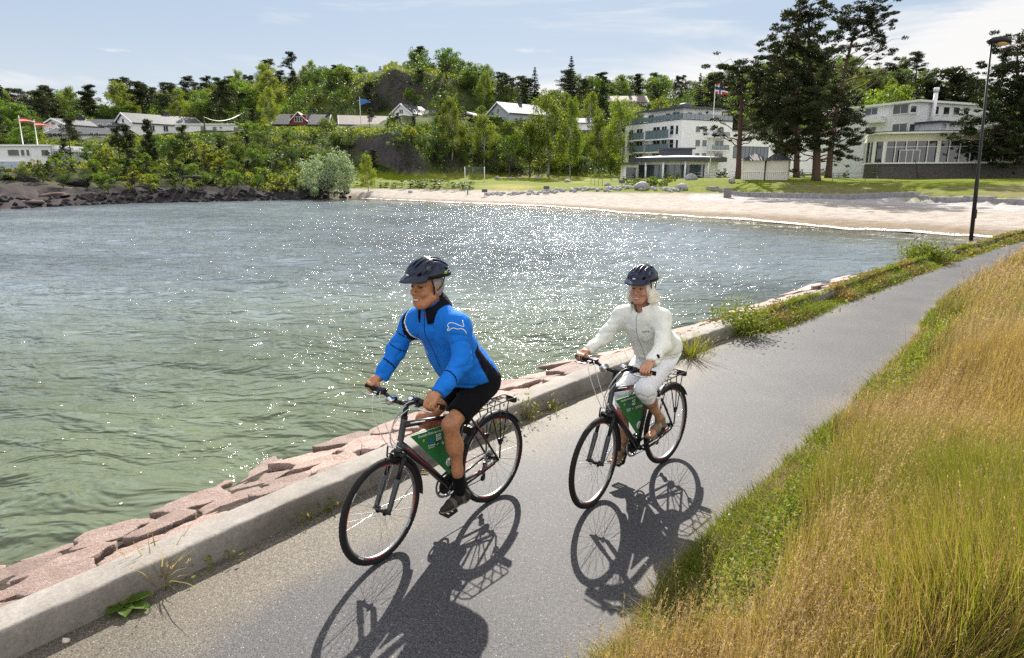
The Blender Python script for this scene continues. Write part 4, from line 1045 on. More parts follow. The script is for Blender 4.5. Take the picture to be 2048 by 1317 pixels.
# ------------------------------------------------------------------ the man
def build_man():
    root=empty('person',(MAN[0],MAN[1],0),MAN[2],'man in bright blue jacket, black shorts and dark helmet riding the front bicycle','person')
    hip=V3(.165,.0,1.02); sh=V3(.545,0,1.535); u,n,L,M=torso_frame(hip,sh)
    shl=V3(.545,.195,1.525); shr=V3(.585,-.195,1.515); ell_=V3(.590,.275,1.292); elr=V3(.655,-.275,1.300); wl=V3(.807,.292,1.142); wr=V3(.790,-.294,1.125)
    gl=V3(.862,.290,1.083); gr=V3(.856,-.294,1.072)
    HC=V3(.622,.0,1.752); HR=rot('Z',1)@rot('Y',-2)
    hl=V3(.165,.098,1.02); hr_=V3(.165,-.098,1.02); kl=V3(.545,.115,.812); al=V3(.472,.12,.318); kr=V3(.572,-.115,.80); ar=V3(.232,-.12,.505)
    parts=[]
    fn=lambda P: smin(head_sdf(P,HC,HR,1.06),rcone(P,V3(.545,0,1.55),V3(.590,0,1.685),.066,.056),.03)
    V,F=mesh_of(fn,(.44,-.13,1.52),(.76,.13,1.90),.0042,1); parts.append((V,F,head_mats((V[F].mean(1)-HC)@HR,1.06)))
    for g,ax,w in((gl,V3(.12,-1,.02),wl),(gr,V3(.12,1,.02),wr)):
        V,F=mesh_of(lambda P:hand_sdf(P,g,ax,w,1,1.08),g-.13,g+.13,.0038,1); parts.append((V,F,np.zeros(len(F),int)))
    def leg(P,h,k,a):
        d=rcone(P,h,k,.078,.056); d=smin(d,rcone(P,k,k+(a-k)*.35,.053,.056),.03)
        cal=k+(a-k)*.30+V3(-.022,0,0); d=smin(d,rcone(P,cal,k+(a-k)*.72,.052,.036),.04); d=smin(d,rcone(P,k+(a-k)*.7,a,.037,.034),.03)
        d=smin(d,np.linalg.norm(P-(k+V3(.018,0,.004)).astype(np.float32),axis=-1)-.046,.02)
        return d
    def low(P):
        d=smin(leg(P,hl,kl,al),leg(P,hr_,kr,ar),.02)
        d=smin(d,rcone(P,hip+V3(0,-.05,0),hip+V3(0,.05,0),.105,.105),.05)
        t=rcone(P,hip,sh-u*.1,.10,.10); d=smin(d,t,.06)
        for a,b,c in((shl,ell_,wl),(shr,elr,wr)): d=smin(d,np.minimum(rcone(P,a,b,.05,.04),rcone(P,b,c,.038,.03)),.03)
        return d
    V,F=mesh_of(low,(.0,-.37,.26),(.92,.37,1.62),.011,1); parts.append((V,F,np.zeros(len(F),int)))
    V,F,m=joinmesh(parts)
    body=link('body',nf_mesh('body',V,F,[SKINM,LIP,TOOTH,EYE,BROW],m),root)
    # hair at the sides and back
    def hair(P):
        q=((P-HC.astype(np.float32))@HR.astype(np.float32))/1.09
        d=ell(q,(-.022,0,.008),(.098,.083,.094))+folds(P,60,.004,9); d=np.maximum(d,-(q[...,2]+.055)); d=np.maximum(d,q[...,0]-.012+.9*np.minimum(q[...,2],0)*0); return np.maximum(d,q[...,2]-.06)
    V,F=mesh_of(hair,HC-.14,HC+.14,.005,1); link('hair',nf_mesh('hair',V,F,HAIRG),root)
    helmet(root,HC+HR@V3(-.007,0,.034),rot('Z',1)@rot('Y',4),1.13)
    # jacket
    def torso(P):
        d=ell(P,hip+u*.44+n*.012,(.150,.205,.25),M); d=smin(d,ell(P,hip+u*.24+n*.040,(.170,.200,.24),M),.08)
        d=smin(d,ell(P,hip+u*.08+n*.005,(.172,.205,.20),M),.08)
        d=smin(d,rcone(P,shl-u*.055,shr-u*.055,.080,.080),.08); d=smin(d,np.minimum(rcone(P,V3(.55,.05,1.575),shl-V3(.0,.02,.02),.075,.066),rcone(P,V3(.56,-.05,1.575),shr-V3(0,-.02,.02),.075,.066)),.06); d=smin(d,rcone(P,sh-u*.02,V3(.572,0,1.600),.105,.075),.06); return d
    def slv(P,a,b,c):
        d=rcone(P,a-u*.02,b,.073,.066); d=smin(d,rcone(P,b,b+(c-b)*.75,.068,.058),.035); d=smin(d,rcone(P,b+(c-b)*.72,c,.058,.051),.02); 
        e=c+(c-b)/np.linalg.norm(c-b)*.012; dr=(c-b)/np.linalg.norm(c-b)
        return smax(d,((P-e.astype(np.float32))@dr.astype(np.float32)),.006)
    def jk(P):
        d=torso(P); d=d+folds(P,8,.007,5,(1,1,.6))+creases(P,6,.010,19,(1.3,1.3,.6))
        s=np.minimum(slv(P,shl,ell_,wl),slv(P,shr,elr,wr))+folds(P,11,.006,7,(.8,1,1.3))+creases(P,8,.011,17,(.9,.9,2.0))
        d=smin(d,s,.06); d=smax(d,-rcone(P,V3(.640,0,1.66),V3(.700,0,1.53),.035,.006),.006)
        z=P[...,2]-1.045-.10*(P[...,0]-.35); d=d+.010*np.exp(-(z/.012)**2); return smax(d,-(P[...,2]-1.018-.10*(P[...,0]-.35)),.012)
    V,F=mesh_of(jk,(-.08,-.40,.95),(.95,.40,1.66),.0068,1)
    C=V[F].mean(1); r=(C-hip); tu=r@u; tn=r@n; m=np.zeros(len(F),int)
    sd=np.minimum(slv(np.float32(C),shl,ell_,wl),slv(np.float32(C),shr,elr,wr))
    side=(sd>.012)&(np.abs(C[:,1])>.085)&(tn<.035-.0*tu)&(tn>-.060-.03*(.35-tu))&(tu<.36)&(tn<.02+.10*(.3-tu)); m[side]=1
    ye=-.128-.30*(tu-.52); yoke=(C[:,1]<ye)&(C[:,1]>ye-.028)&(tn>.01)&(tu>.44); m[yoke]=1
    pipe=(C[:,1]>=ye)&(C[:,1]<ye+.009)&(tn>.01)&(tu>.42); m[pipe]=2
    zp=(np.abs(C[:,1])<.0045)&(tn>.05); m[zp]=1
    for a,b,c in((shr,elr,wr),(shl,ell_,wl)):  # thin navy bands: sleeve seams plus fold shadows painted into the cloth colour
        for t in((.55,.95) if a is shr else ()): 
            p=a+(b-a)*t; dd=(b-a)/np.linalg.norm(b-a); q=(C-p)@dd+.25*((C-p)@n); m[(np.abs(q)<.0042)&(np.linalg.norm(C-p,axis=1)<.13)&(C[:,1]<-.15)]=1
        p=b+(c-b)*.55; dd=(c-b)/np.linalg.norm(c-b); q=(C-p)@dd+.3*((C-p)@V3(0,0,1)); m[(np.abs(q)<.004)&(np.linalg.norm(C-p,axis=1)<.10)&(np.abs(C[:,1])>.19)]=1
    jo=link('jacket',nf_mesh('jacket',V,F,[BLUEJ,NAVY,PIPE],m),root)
    bv=BVHTree.FromPolygons([tuple(v) for v in V],[tuple(int(i) for i in f) for f in F])
    # leaping cat outline on the left sleeve
    R=np.array([[math.cos(MAN[2]),math.sin(MAN[2]),0],[-math.sin(MAN[2]),math.cos(MAN[2]),0],[0,0,1]])
    org=R@(np.array([0,0,CAM_H])-np.array([MAN[0],MAN[1],0]))
    def onj(px,py):
        d=R@ray(px,py); d/=np.linalg.norm(d); h=bv.ray_cast(Vector(org),Vector(d)); return (np.array(h[0])-d*.0025) if h[0] is not None else None
    cat=[(935,742),(925,715),(908,700),(885,693),(855,697),(818,687),(800,694),(785,708),(770,712),(767,700),(782,686),(776,676),(768,668),(772,655),(785,643),(812,641),(840,650),(870,664),(905,675),(912,668),(905,645),(900,618)]
    pts=[onj(720+x/4.39,500+y/4.39) for x,y in cat]; pts=[p for p in pts if p is not None]
    if len(pts)>5:
        mb=MB(); mb.tube(pts,.0028,6); mb.build('leaping_cat_emblem',PIPE,jo)
    # collar
    nc=V3(.560,0,1.612); nd=(V3(.60,0,1.70)-V3(.55,0,1.58)); nd/=np.linalg.norm(nd); e1=np.array([nd[2],0,-nd[0]]); 
    def collar(nm,mt,r0,r1,z0,z1,gap,parent,th=.006,flare=.0):
        mb=MB(); nn=26; Vv=[]
        for i in range(nn+1):
            a=rad(gap+(360-2*gap)*i/nn)
            for rr,zz in((r0,z0),((r0+r1)/2+.004,(z0+z1)/2),(r1,z1),(r1-th,z1),((r0+r1)/2-th,(z0+z1)/2),(r0-th,z0)):
                f=1+flare*max(0,math.cos(a)); Vv.append(nc+e1*math.cos(a)*rr*f+np.array([0,1,0])*math.sin(a)*rr+nd*(zz-.020*math.cos(a)))
        F=[[i*6+j,i*6+(j+1)%6,(i+1)*6+(j+1)%6,(i+1)*6+j] for i in range(nn) for j in range(6)]+[list(range(6)),[nn*6+j for j in range(6)][::-1]]
        mb.add(np.array(Vv),F,0,True); return mb.build(nm,mt,parent)
    collar('collar',NAVY,.118,.088,-.035,.060,20,jo,.008,.16)
    mb=MB(); mb.tube([V3(.590,.034,1.610),V3(.632,.0,1.566),V3(.590,-.034,1.610)],.026,8); mb.build('shirt',REDC,root)
    # shorts
    def sho(P):
        d=ell(P,hip+V3(.02,0,.02),(.160,.180,.125)); o=None
        for h,k,t in((hl,kl,.80),(hr_,kr,.62)):
            e=h+(k-h)*t; dr=(k-h)/np.linalg.norm(k-h); q=rcone(P,h,e,.112,.092)+folds(P,11,.005,3)+creases(P,8,.009,47); q=smax(q,(P-e.astype(np.float32))@dr.astype(np.float32),.008); o=q if o is None else np.minimum(o,q)
        d=smin(d,o,.04); return smax(d,P[...,2]-1.13,.01)
    V,F=mesh_of(sho,(-.05,-.25,.74),(.62,.25,1.16),.0075,1); link('shorts',nf_mesh('shorts',V,F,BLACKC),root)
    # socks and shoes
    for (k,a,heel,toe) in((kl,al,V3(.392,.12,.210),V3(.668,.128,.198)),(kr,ar,V3(.155,-.12,.455),V3(.415,-.125,.405))):
        top=a+(k-a)*.20; fw=(toe-heel)/np.linalg.norm(toe-heel)
        fs=lambda P:smin(np.maximum(rcone(P,a-V3(0,0,.03),top,.044,.043),((P-top.astype(np.float32))@((k-a)/np.linalg.norm(k-a)).astype(np.float32))),foot_sdf(P,heel,toe)[0]+.004,.02)
        V,F=mesh_of(fs,np.minimum(np.minimum(heel,toe),top)-.07,np.maximum(np.maximum(heel,toe),top)+.07,.005,1); link('sock',nf_mesh('sock',V,F,SOCK),root)
        def shoe(P):
            d,v,up_=foot_sdf(P,heel,toe); d=d-.006
            d=smin(d,rcone(P,a-V3(0.0,0,.015),heel+fw*.05+V3(0,0,.03),.043,.046),.02); 
            d=np.maximum(d,(P-(a+V3(0,0,.012)).astype(np.float32))@np.float32([.35,0,.94]))
            return d
        V,F=mesh_of(shoe,np.minimum(heel,toe)-.07,np.maximum(heel,toe)+np.array([.07,.07,.16]),.0048,1); C=V[F].mean(1)
        up_=foot_sdf(np.zeros((1,3),np.float32),heel,toe)[2]; hgt=(C-heel)@up_; m=np.where(hgt<.018,1,0)
        al_=(C-heel)@fw; m[(np.abs(al_-.17)<.016)&(hgt>.02)]=2; m[(np.abs(al_-.085)<.012)&(hgt>.02)]=2
        link('shoe',nf_mesh('shoe',V,F,[SHOED,SOLE,mat('grey_strap',(.10,.085,.07),.7)],m),root)
    mb=MB(); c=gl+V3(.03,-.031+.0,-.004); mb.tube([gl+V3(.02+.0,.031,0)+np.array([.0145*math.cos(t)+.012,0,.0125*math.sin(t)+.010]) for t in np.linspace(0,2*PI,14,endpoint=False)],.002,6,closed=True); mb.build('ring',GOLD,root)
build_man()

# ------------------------------------------------------------------ the woman
def build_woman():
    root=empty('person',(WOM[0],WOM[1],0),WOM[2],'white-haired woman in white jacket, white capri trousers and navy helmet, cycling behind','person')
    hip=V3(.165,0,1.01); sh=V3(.470,0,1.405); u,n,L,M=torso_frame(hip,sh)
    shl=V3(.462,.165,1.395); shr=V3(.497,-.165,1.385); ell_=V3(.575,.248,1.200); elr=V3(.600,-.25,1.205); wl=V3(.790,.284,1.128); wr=V3(.780,-.290,1.112)
    gl=V3(.858,.288,1.080); gr=V3(.858,-.292,1.072)
    HC=V3(.508,0,1.610); HR=rot('Z',8)@rot('Y',0)
    hl=V3(.165,.095,1.01); hr_=V3(.165,-.095,1.01); kl=V3(.590,.115,.835); al=V3(.335,.12,.535); kr=V3(.545,-.105,.76); ar=V3(.470,-.12,.300)
    parts=[]
    fn=lambda P: smin(head_sdf(P,HC,HR,.95,True),rcone(P,V3(.455,0,1.41),V3(.485,0,1.54),.056,.048),.03)
    V,F=mesh_of(fn,(.34,-.12,1.38),(.64,.12,1.74),.0042,1); parts.append((V,F,head_mats((V[F].mean(1)-HC)@HR,.95)))
    for g,ax,w in((gl,V3(.12,-1,.02),wl),(gr,V3(.12,1,.02),wr)):
        V,F=mesh_of(lambda P:hand_sdf(P,g,ax,w,1,.95),g-.12,g+.12,.0038,1); parts.append((V,F,np.zeros(len(F),int)))
    heelL,toeL=V3(.262,.12,.452),V3(.482,.128,.408); heelR,toeR=V3(.415,-.12,.222),V3(.640,-.128,.170)
    def foot(P,a,heel,toe):
        d,v,up_=foot_sdf(P,heel,toe); d=d+.003; d=smin(d,rcone(P,a,heel+v*.05+up_*.03,.034,.036),.02)
        for k,o in enumerate((-.024,-.011,.0005,.011,.021)):
            s=-1 if heel[1]<0 else 1; r=(.0115,.0085,.008,.0078,.007)[k]; l=(.006,.008,.004,-.003,-.011)[k]; y=np.array([0,1,0])*o*s
            d=smin(d,rcone(P,toe-v*.045+up_*.018+y,toe+v*l+up_*.014+y,r*1.1,r),.004)
        return d
    def leg(P,h,k,a):
        d=rcone(P,h,k,.075,.052); d=smin(d,rcone(P,k,k+(a-k)*.35,.05,.052),.03); d=smin(d,rcone(P,k+(a-k)*.3+V3(-.015,0,-.005),k+(a-k)*.72,.049,.034),.04); return smin(d,rcone(P,k+(a-k)*.7,a,.035,.031),.03)
    for a,hh,tt,k in((al,heelL,toeL,kl),(ar,heelR,toeR,kr)):
        V,F=mesh_of(lambda P:smin(foot(P,a,hh,tt),rcone(P,a,a+(k-a)*.4,.032,.036),.02),np.minimum(np.minimum(hh,tt),a)-.06,np.maximum(np.maximum(hh,tt),a)+np.array([.06,.06,.10]),.0042,1); parts.append((V,F,np.zeros(len(F),int)))
    def low(P):
        d=smin(leg(P,hl,kl,al),leg(P,hr_,kr,ar),.02); d=smin(d,rcone(P,hip+V3(0,-.05,0),hip+V3(0,.05,0),.10,.10),.05); d=smin(d,rcone(P,hip,sh-u*.08,.09,.09),.06)
        for a,b,c in((shl,ell_,wl),(shr,elr,wr)): d=smin(d,np.minimum(rcone(P,a,b,.042,.036),rcone(P,b,c,.034,.027)),.03)
        return d
    V,F=mesh_of(low,(.0,-.36,.26),(.92,.36,1.52),.011,1); parts.append((V,F,np.zeros(len(F),int)))
    V,F,m=joinmesh(parts); link('body',nf_mesh('body',V,F,[SKINW,LIP,TOOTH,EYE,BROW],m),root)
    def hair(P):
        q=((P-HC.astype(np.float32))@HR.astype(np.float32))/.95; ay=np.abs(q[...,1])
        d=ell(q,(-.025,0,.015),(.108,.092,.10)); d=smin(d,ell(q,(-.055,0,-.075),(.078,.112,.088)),.04)
        lk=ell(np.stack([q[...,0],ay,q[...,2]],-1),(.004,.088,-.055),(.046,.026,.088)); d=smin(d,lk,.02)
        d=d+folds(P,34,.007,12,(1,1,.35))+folds(P,70,.003,15,(1,1,.3))
        face=ell(q,(.085,0,-.03),(.085,.068,.16)); d=smax(d,-face,.01); return np.maximum(smax(d,-(q[...,2]+.118),.02),q[...,2]-.055)*.95
    V,F=mesh_of(hair,HC-.2,HC+.17,.0048,1)
    hr=link('hair',nf_mesh('hair',V,F,HAIRW),root)
    rng=np.random.RandomState(5); mb=MB()
    for i in range(150):
        a=rng.uniform(.9,2*PI-.9); r0=.095; p=HC+HR@V3(-.04+r0*math.cos(a)*.8,r0*math.sin(a),rng.uniform(-.11,-.02)); o=HR@V3(math.cos(a),math.sin(a),0)
        mb.tube([p,p+o*rng.uniform(.01,.03)+V3(0,0,-.02),p+o*rng.uniform(.02,.06)+V3(0,0,rng.uniform(-.06,-.01))],[.0022,.0016,.0006],4,caps=False)
    mb.build('loose_strands',HAIRW,hr)
    helmet(root,HC+HR@V3(-.008,0,.030),rot('Z',8)@rot('Y',3),1.08)
    def torso(P):
        d=ell(P,hip+u*.34+n*.022,(.145,.180,.20),M); d=smin(d,ell(P,hip+u*.14+n*.02,(.165,.190,.20),M),.08)
        d=smin(d,ell(P,hip+u*.05-n*.035,(.155,.190,.15),M),.05); d=smin(d,rcone(P,shl-u*.035,shr-u*.035,.070,.070),.07); d=smin(d,np.minimum(rcone(P,V3(.46,.045,1.43),shl-V3(0,.015,.015),.066,.058),rcone(P,V3(.47,-.045,1.43),shr-V3(0,-.015,.015),.066,.058)),.05); d=smin(d,rcone(P,sh-u*.02,V3(.465,0,1.455),.092,.07),.05); return d
    def slv(P,a,b,c):
        d=rcone(P,a,b,.069,.062); d=smin(d,rcone(P,b,b+(c-b)*.8,.062,.052),.035); d=smin(d,rcone(P,b+(c-b)*.75,c,.052,.047),.02); dr=(c-b)/np.linalg.norm(c-b); e=c+dr*.012
        return smax(d,((P-e.astype(np.float32))@dr.astype(np.float32)),.006)
    def jk(P):
        d=torso(P)+folds(P,9,.006,25,(1,1,.7))+creases(P,7,.007,39,(1.3,1.3,.7)); s=np.minimum(slv(P,shl,ell_,wl),slv(P,shr,elr,wr))+folds(P,12,.006,27,(.9,1,1.3))+creases(P,9,.009,37,(.9,.9,2.0)); d=smin(d,s,.05)
        d=smax(d,-rcone(P,V3(.478,0,1.455),V3(.505,0,1.60),.066,.075),.008); vn=rcone(P,V3(.560,0,1.475),V3(.655,0,1.335),.055,.012); d=smax(d,-vn,.006)
        d=smax(d,-(P[...,2]-1.012-.06*(P[...,0]-.35)),.014)
        z=P[...,2]-1.055; d=d+.008*np.exp(-(z/.007)**2); return d
    V,F=mesh_of(jk,(-.08,-.38,.95),(.93,.38,1.54),.0066,1); C=V[F].mean(1); tn=(C-hip)@n; tu=(C-hip)@u
    m=np.zeros(len(F),int); m[(np.abs(C[:,1])<.0035)&(tn>.05)]=1
    p=wl+(ell_-wl)*.10; m[(np.linalg.norm(C-(wl+V3(-.03,.03,.045)),axis=1)<.017)]=2
    jo=link('jacket',nf_mesh('jacket',V,F,[WHITEJ,mat('seam_grey',(.33,.34,.32),.8),NAVY],m),root)
    bvt=BVHTree.FromPolygons([tuple(v) for v in V],[tuple(int(i) for i in f) for f in F])
    nc=V3(.470,0,1.462); nd=V3(.25,0,.97); e1=np.array([nd[2],0,-nd[0]]); mb=MB(); nn=26; Vv=[]; th=.008
    for i in range(nn+1):
        a=rad(30+(360-60)*i/nn)
        for rr,zz in((.105,-.05),(.098,.0),(.092,.050),(.092-th,.050),(.098-th,0),(.105-th,-.05)):
            Vv.append(nc+e1*math.cos(a)*rr*1.12+np.array([0,1,0])*math.sin(a)*rr*1.05+nd*(zz-.022*math.cos(a)))
    F=[[i*6+j,i*6+(j+1)%6,(i+1)*6+(j+1)%6,(i+1)*6+j] for i in range(nn) for j in range(6)]+[list(range(6)),[nn*6+j for j in range(6)][::-1]]
    mb.add(np.array(Vv),F,0,True); mb.build('collar',WHITEJ,jo)
    tv,tf=text_mesh('welfing',.020); X=V3(-.30,-.92,.1)
    # small dark lettering on the left breast
    mb=MB(); base=hip+u*.445+V3(0,.072,0)
    Q=[]
    for x,y,z in tv: Q.append(base+V3(0,x,0)+u*y+n*.30)
    if bvt is not None:
        out=[]
        for q in Q:
            h=bvt.ray_cast(Vector(q),Vector(-n)); out.append(np.array(h[0])+n*.002 if h[0] is not None else q-n*.15)
        mb.add(np.array(out),tf,0); mb.build('lettering',NAVY,jo)
    # green shirt edge below the jacket
    def hemf(P):
        d=ell(P,hip+u*.02+n*.01,(.155,.180,.14),M); return smax(smax(d,P[...,2]-1.03,.005),-(P[...,2]-.985),.005)
    V,F=mesh_of(hemf,(-.06,-.24,.94),(.44,.24,1.08),.007,1); link('shirt_hem',nf_mesh('shirt_hem',V,F,GREENC),root)
    def pants(P):
        d=ell(P,hip+V3(.01,0,.0),(.150,.165,.115)); o=None
        for h,k,a,t in((hl,kl,al,.30),(hr_,kr,ar,.26)):
            e=k+(a-k)*t; dr=(a-k)/np.linalg.norm(a-k); q=smin(rcone(P,h,k,.100,.074),rcone(P,k,e,.074,.068),.03)+folds(P,12,.005,33)+creases(P,9,.010,43,(.8,1,1.6)); q=smax(q,(P-e.astype(np.float32))@dr.astype(np.float32),.006); o=q if o is None else np.minimum(o,q)
        return smax(smin(d,o,.04),P[...,2]-1.06,.01)
    V,F=mesh_of(pants,(-.05,-.25,.58),(.72,.25,1.09),.0072,1); tr=link('trousers',nf_mesh('trousers',V,F,WHITEP),root)
    e=kl+(al-kl)*.27+V3(-.02,.075,.0); mb=MB()
    for ang,l in((30,.045),(150,.045),(250,.07),(285,.08)):
        a=rad(ang); v=V3(math.cos(a)*.9,.25,math.sin(a)); mb.tube([e,e+v*l*.5+V3(0,.006,0),e+v*l],[.006,.010,.006],6)
    mb.build('cuff_bow',WHITEP,tr)
    for a,heel,toe in((al,heelL,toeL),(ar,heelR,toeR)):
        v=(toe-heel)/np.linalg.norm(toe-heel)
        def san(P):
            d=foot(P,a,heel,toe); x=(P-heel.astype(np.float32))@v.astype(np.float32); up_=foot_sdf(P[:1],heel,toe)[2].astype(np.float32); hh=(P-heel.astype(np.float32))@up_; L_=np.linalg.norm(toe-heel)
            shell=np.abs(d-.002)-.0042
            bands=np.minimum(np.abs(x-L_*.62)-.030,np.abs(x-.055)-.024); bands=np.minimum(bands,np.abs(x*.7+hh*.7-.125)-.014); bands=np.minimum(bands,np.maximum(np.abs(hh-.026)-.010,x-L_*.7))
            st=np.maximum(np.maximum(shell,bands),hh-.105)
            y=(P[...,1]-heel[1]); w=.036+.010*sstep(.02,L_*.7,x); sole=np.maximum(np.maximum(np.abs(hh+.002)-.008,np.abs(y)-w),np.maximum(-x-.006,x-L_-.012)); 
            return np.minimum(st,sole)
        V,F=mesh_of(san,np.minimum(heel,toe)-.06,np.maximum(heel,toe)+np.array([.06,.06,.13]),.0042,1); link('sandal',nf_mesh('sandal',V,F,SANDAL),root)
build_woman()
# ================================================================== buildings
WALLW=mat('white_render',(.90,.89,.89),.75,.05,2); TRIM=flat('white_trim',(.82,.82,.80),.5); GLASS=mat('window_glass',(.025,.032,.04),.06,.4,.8,spec=.9)
GLASSB=mat('glazing_blue',(.05,.075,.10),.06,.4,.5,spec=.9); DKMET=flat('dark_fascia',(.06,.07,.085),.45); RAIL=flat('balcony_rail',(.05,.06,.07),.4); RGL=mat('balcony_glass',(.16,.21,.25),.12,.2,3,spec=.8)
ROOFD=mat('dark_roof_tiles',(.05,.05,.055),.6,.3,12,bmp=.6,bscale=14,bdist=.05); ROOFB=mat('brown_roof_tiles',(.19,.15,.13),.7,.3,12,bmp=.6,bscale=14,bdist=.05); REDW=mat('red_boards',(.22,.03,.025),.75,.2,8); GREYW=mat('grey_boards',(.42,.44,.46),.75,.1,8)
def cladmat(name,col,pitch=.16):
    m,nt,N,L,B=newmat(name); w=N.new('ShaderNodeTexWave'); w.wave_type='BANDS'; w.bands_direction='Z'; w.wave_profile='SAW'; w.inputs['Scale'].default_value=1/pitch/ (2*PI)*PI*1.0
    tc=N.new('ShaderNodeTexCoord'); L.new(tc.outputs['Object'],w.inputs['Vector'])
    L.new(mixrgb(nt,ramp(nt,noise(nt,1.5,4),.3,.7),tuple(c*.93 for c in col),col),B.inputs['Base Color']); B.inputs['Roughness'].default_value=.65
    bump(nt,w.outputs['Fac'],.6,.03,B); return m
CLAD=cladmat('white_weatherboard',(.89,.89,.89),.18); STONEP=mat('rubble_plinth',(.13,.118,.105),.85,.6,5,bmp=1,bscale=4,bdist=.12,col2=(.06,.055,.05)); CREAM=flat('cream_boards',(.70,.66,.55),.7)
OCC=[]   # picture extents of houses that trees must not stand in front of: (px0,px1,ytop,ybase,Y)
class Facade:
    """upright plane through P along unit direction t (2d); outward normal n"""
    def __init__(s,P,t,n): s.P=np.array(P,dtype=float); s.t=np.array(t,dtype=float); s.n=np.array(n,dtype=float); s.ang=math.atan2(s.t[1],s.t[0])
    def uz(s,x,y,off=0):
        d=ray(x,y); k=((s.P+s.n*off)@s.n)/(d[:2]@s.n); p=d*k+np.array([0,0,CAM_H]); return (p[:2]-s.P)@s.t,p[2]
    def at(s,u,o=0): return s.P+s.t*u+s.n*o
    def box(s,mb,u0,u1,z0,z1,o0,o1,m=0):
        c=s.at((u0+u1)/2,(o0+o1)/2); mb.box((c[0],c[1],(z0+z1)/2),(abs(u1-u0),abs(o1-o0),abs(z1-z0)),m,rz=s.ang)
    def window(s,parent,u0,u1,z0,z1,panes=2,frame=TRIM,glass=GLASS,fw=.07,name='window',off=0,rail=False):
        if u1<u0: u0,u1=u1,u0
        if z1<z0: z0,z1=z1,z0
        mb=MB()
        s.box(mb,u0-fw,u0,z0-fw,z1+fw,off-.04,off+.06); s.box(mb,u1,u1+fw,z0-fw,z1+fw,off-.04,off+.06); s.box(mb,u0,u1,z1,z1+fw,off-.04,off+.058); s.box(mb,u0-.03,u1+.03,z0-fw,z0,off-.04,off+.085)
        for k in range(1,panes): u=u0+(u1-u0)*k/panes; s.box(mb,u-.035,u+.035,z0,z1,off-.04,off+.052)
        if rail: s.box(mb,u0,u1,z0+.85,z0+.90,off-.03,off+.048)
        w=mb.build(name,frame,parent); g=MB(); s.box(g,u0-.01,u1+.01,z0-.01,z1+.01,off-.05,off+.012); g.build('pane',glass,w); return w
def crop4(x,y): return 1230+x/4.878,130+y/4.878
def crop5(x,y): return 1630+x/4.878,130+y/4.878

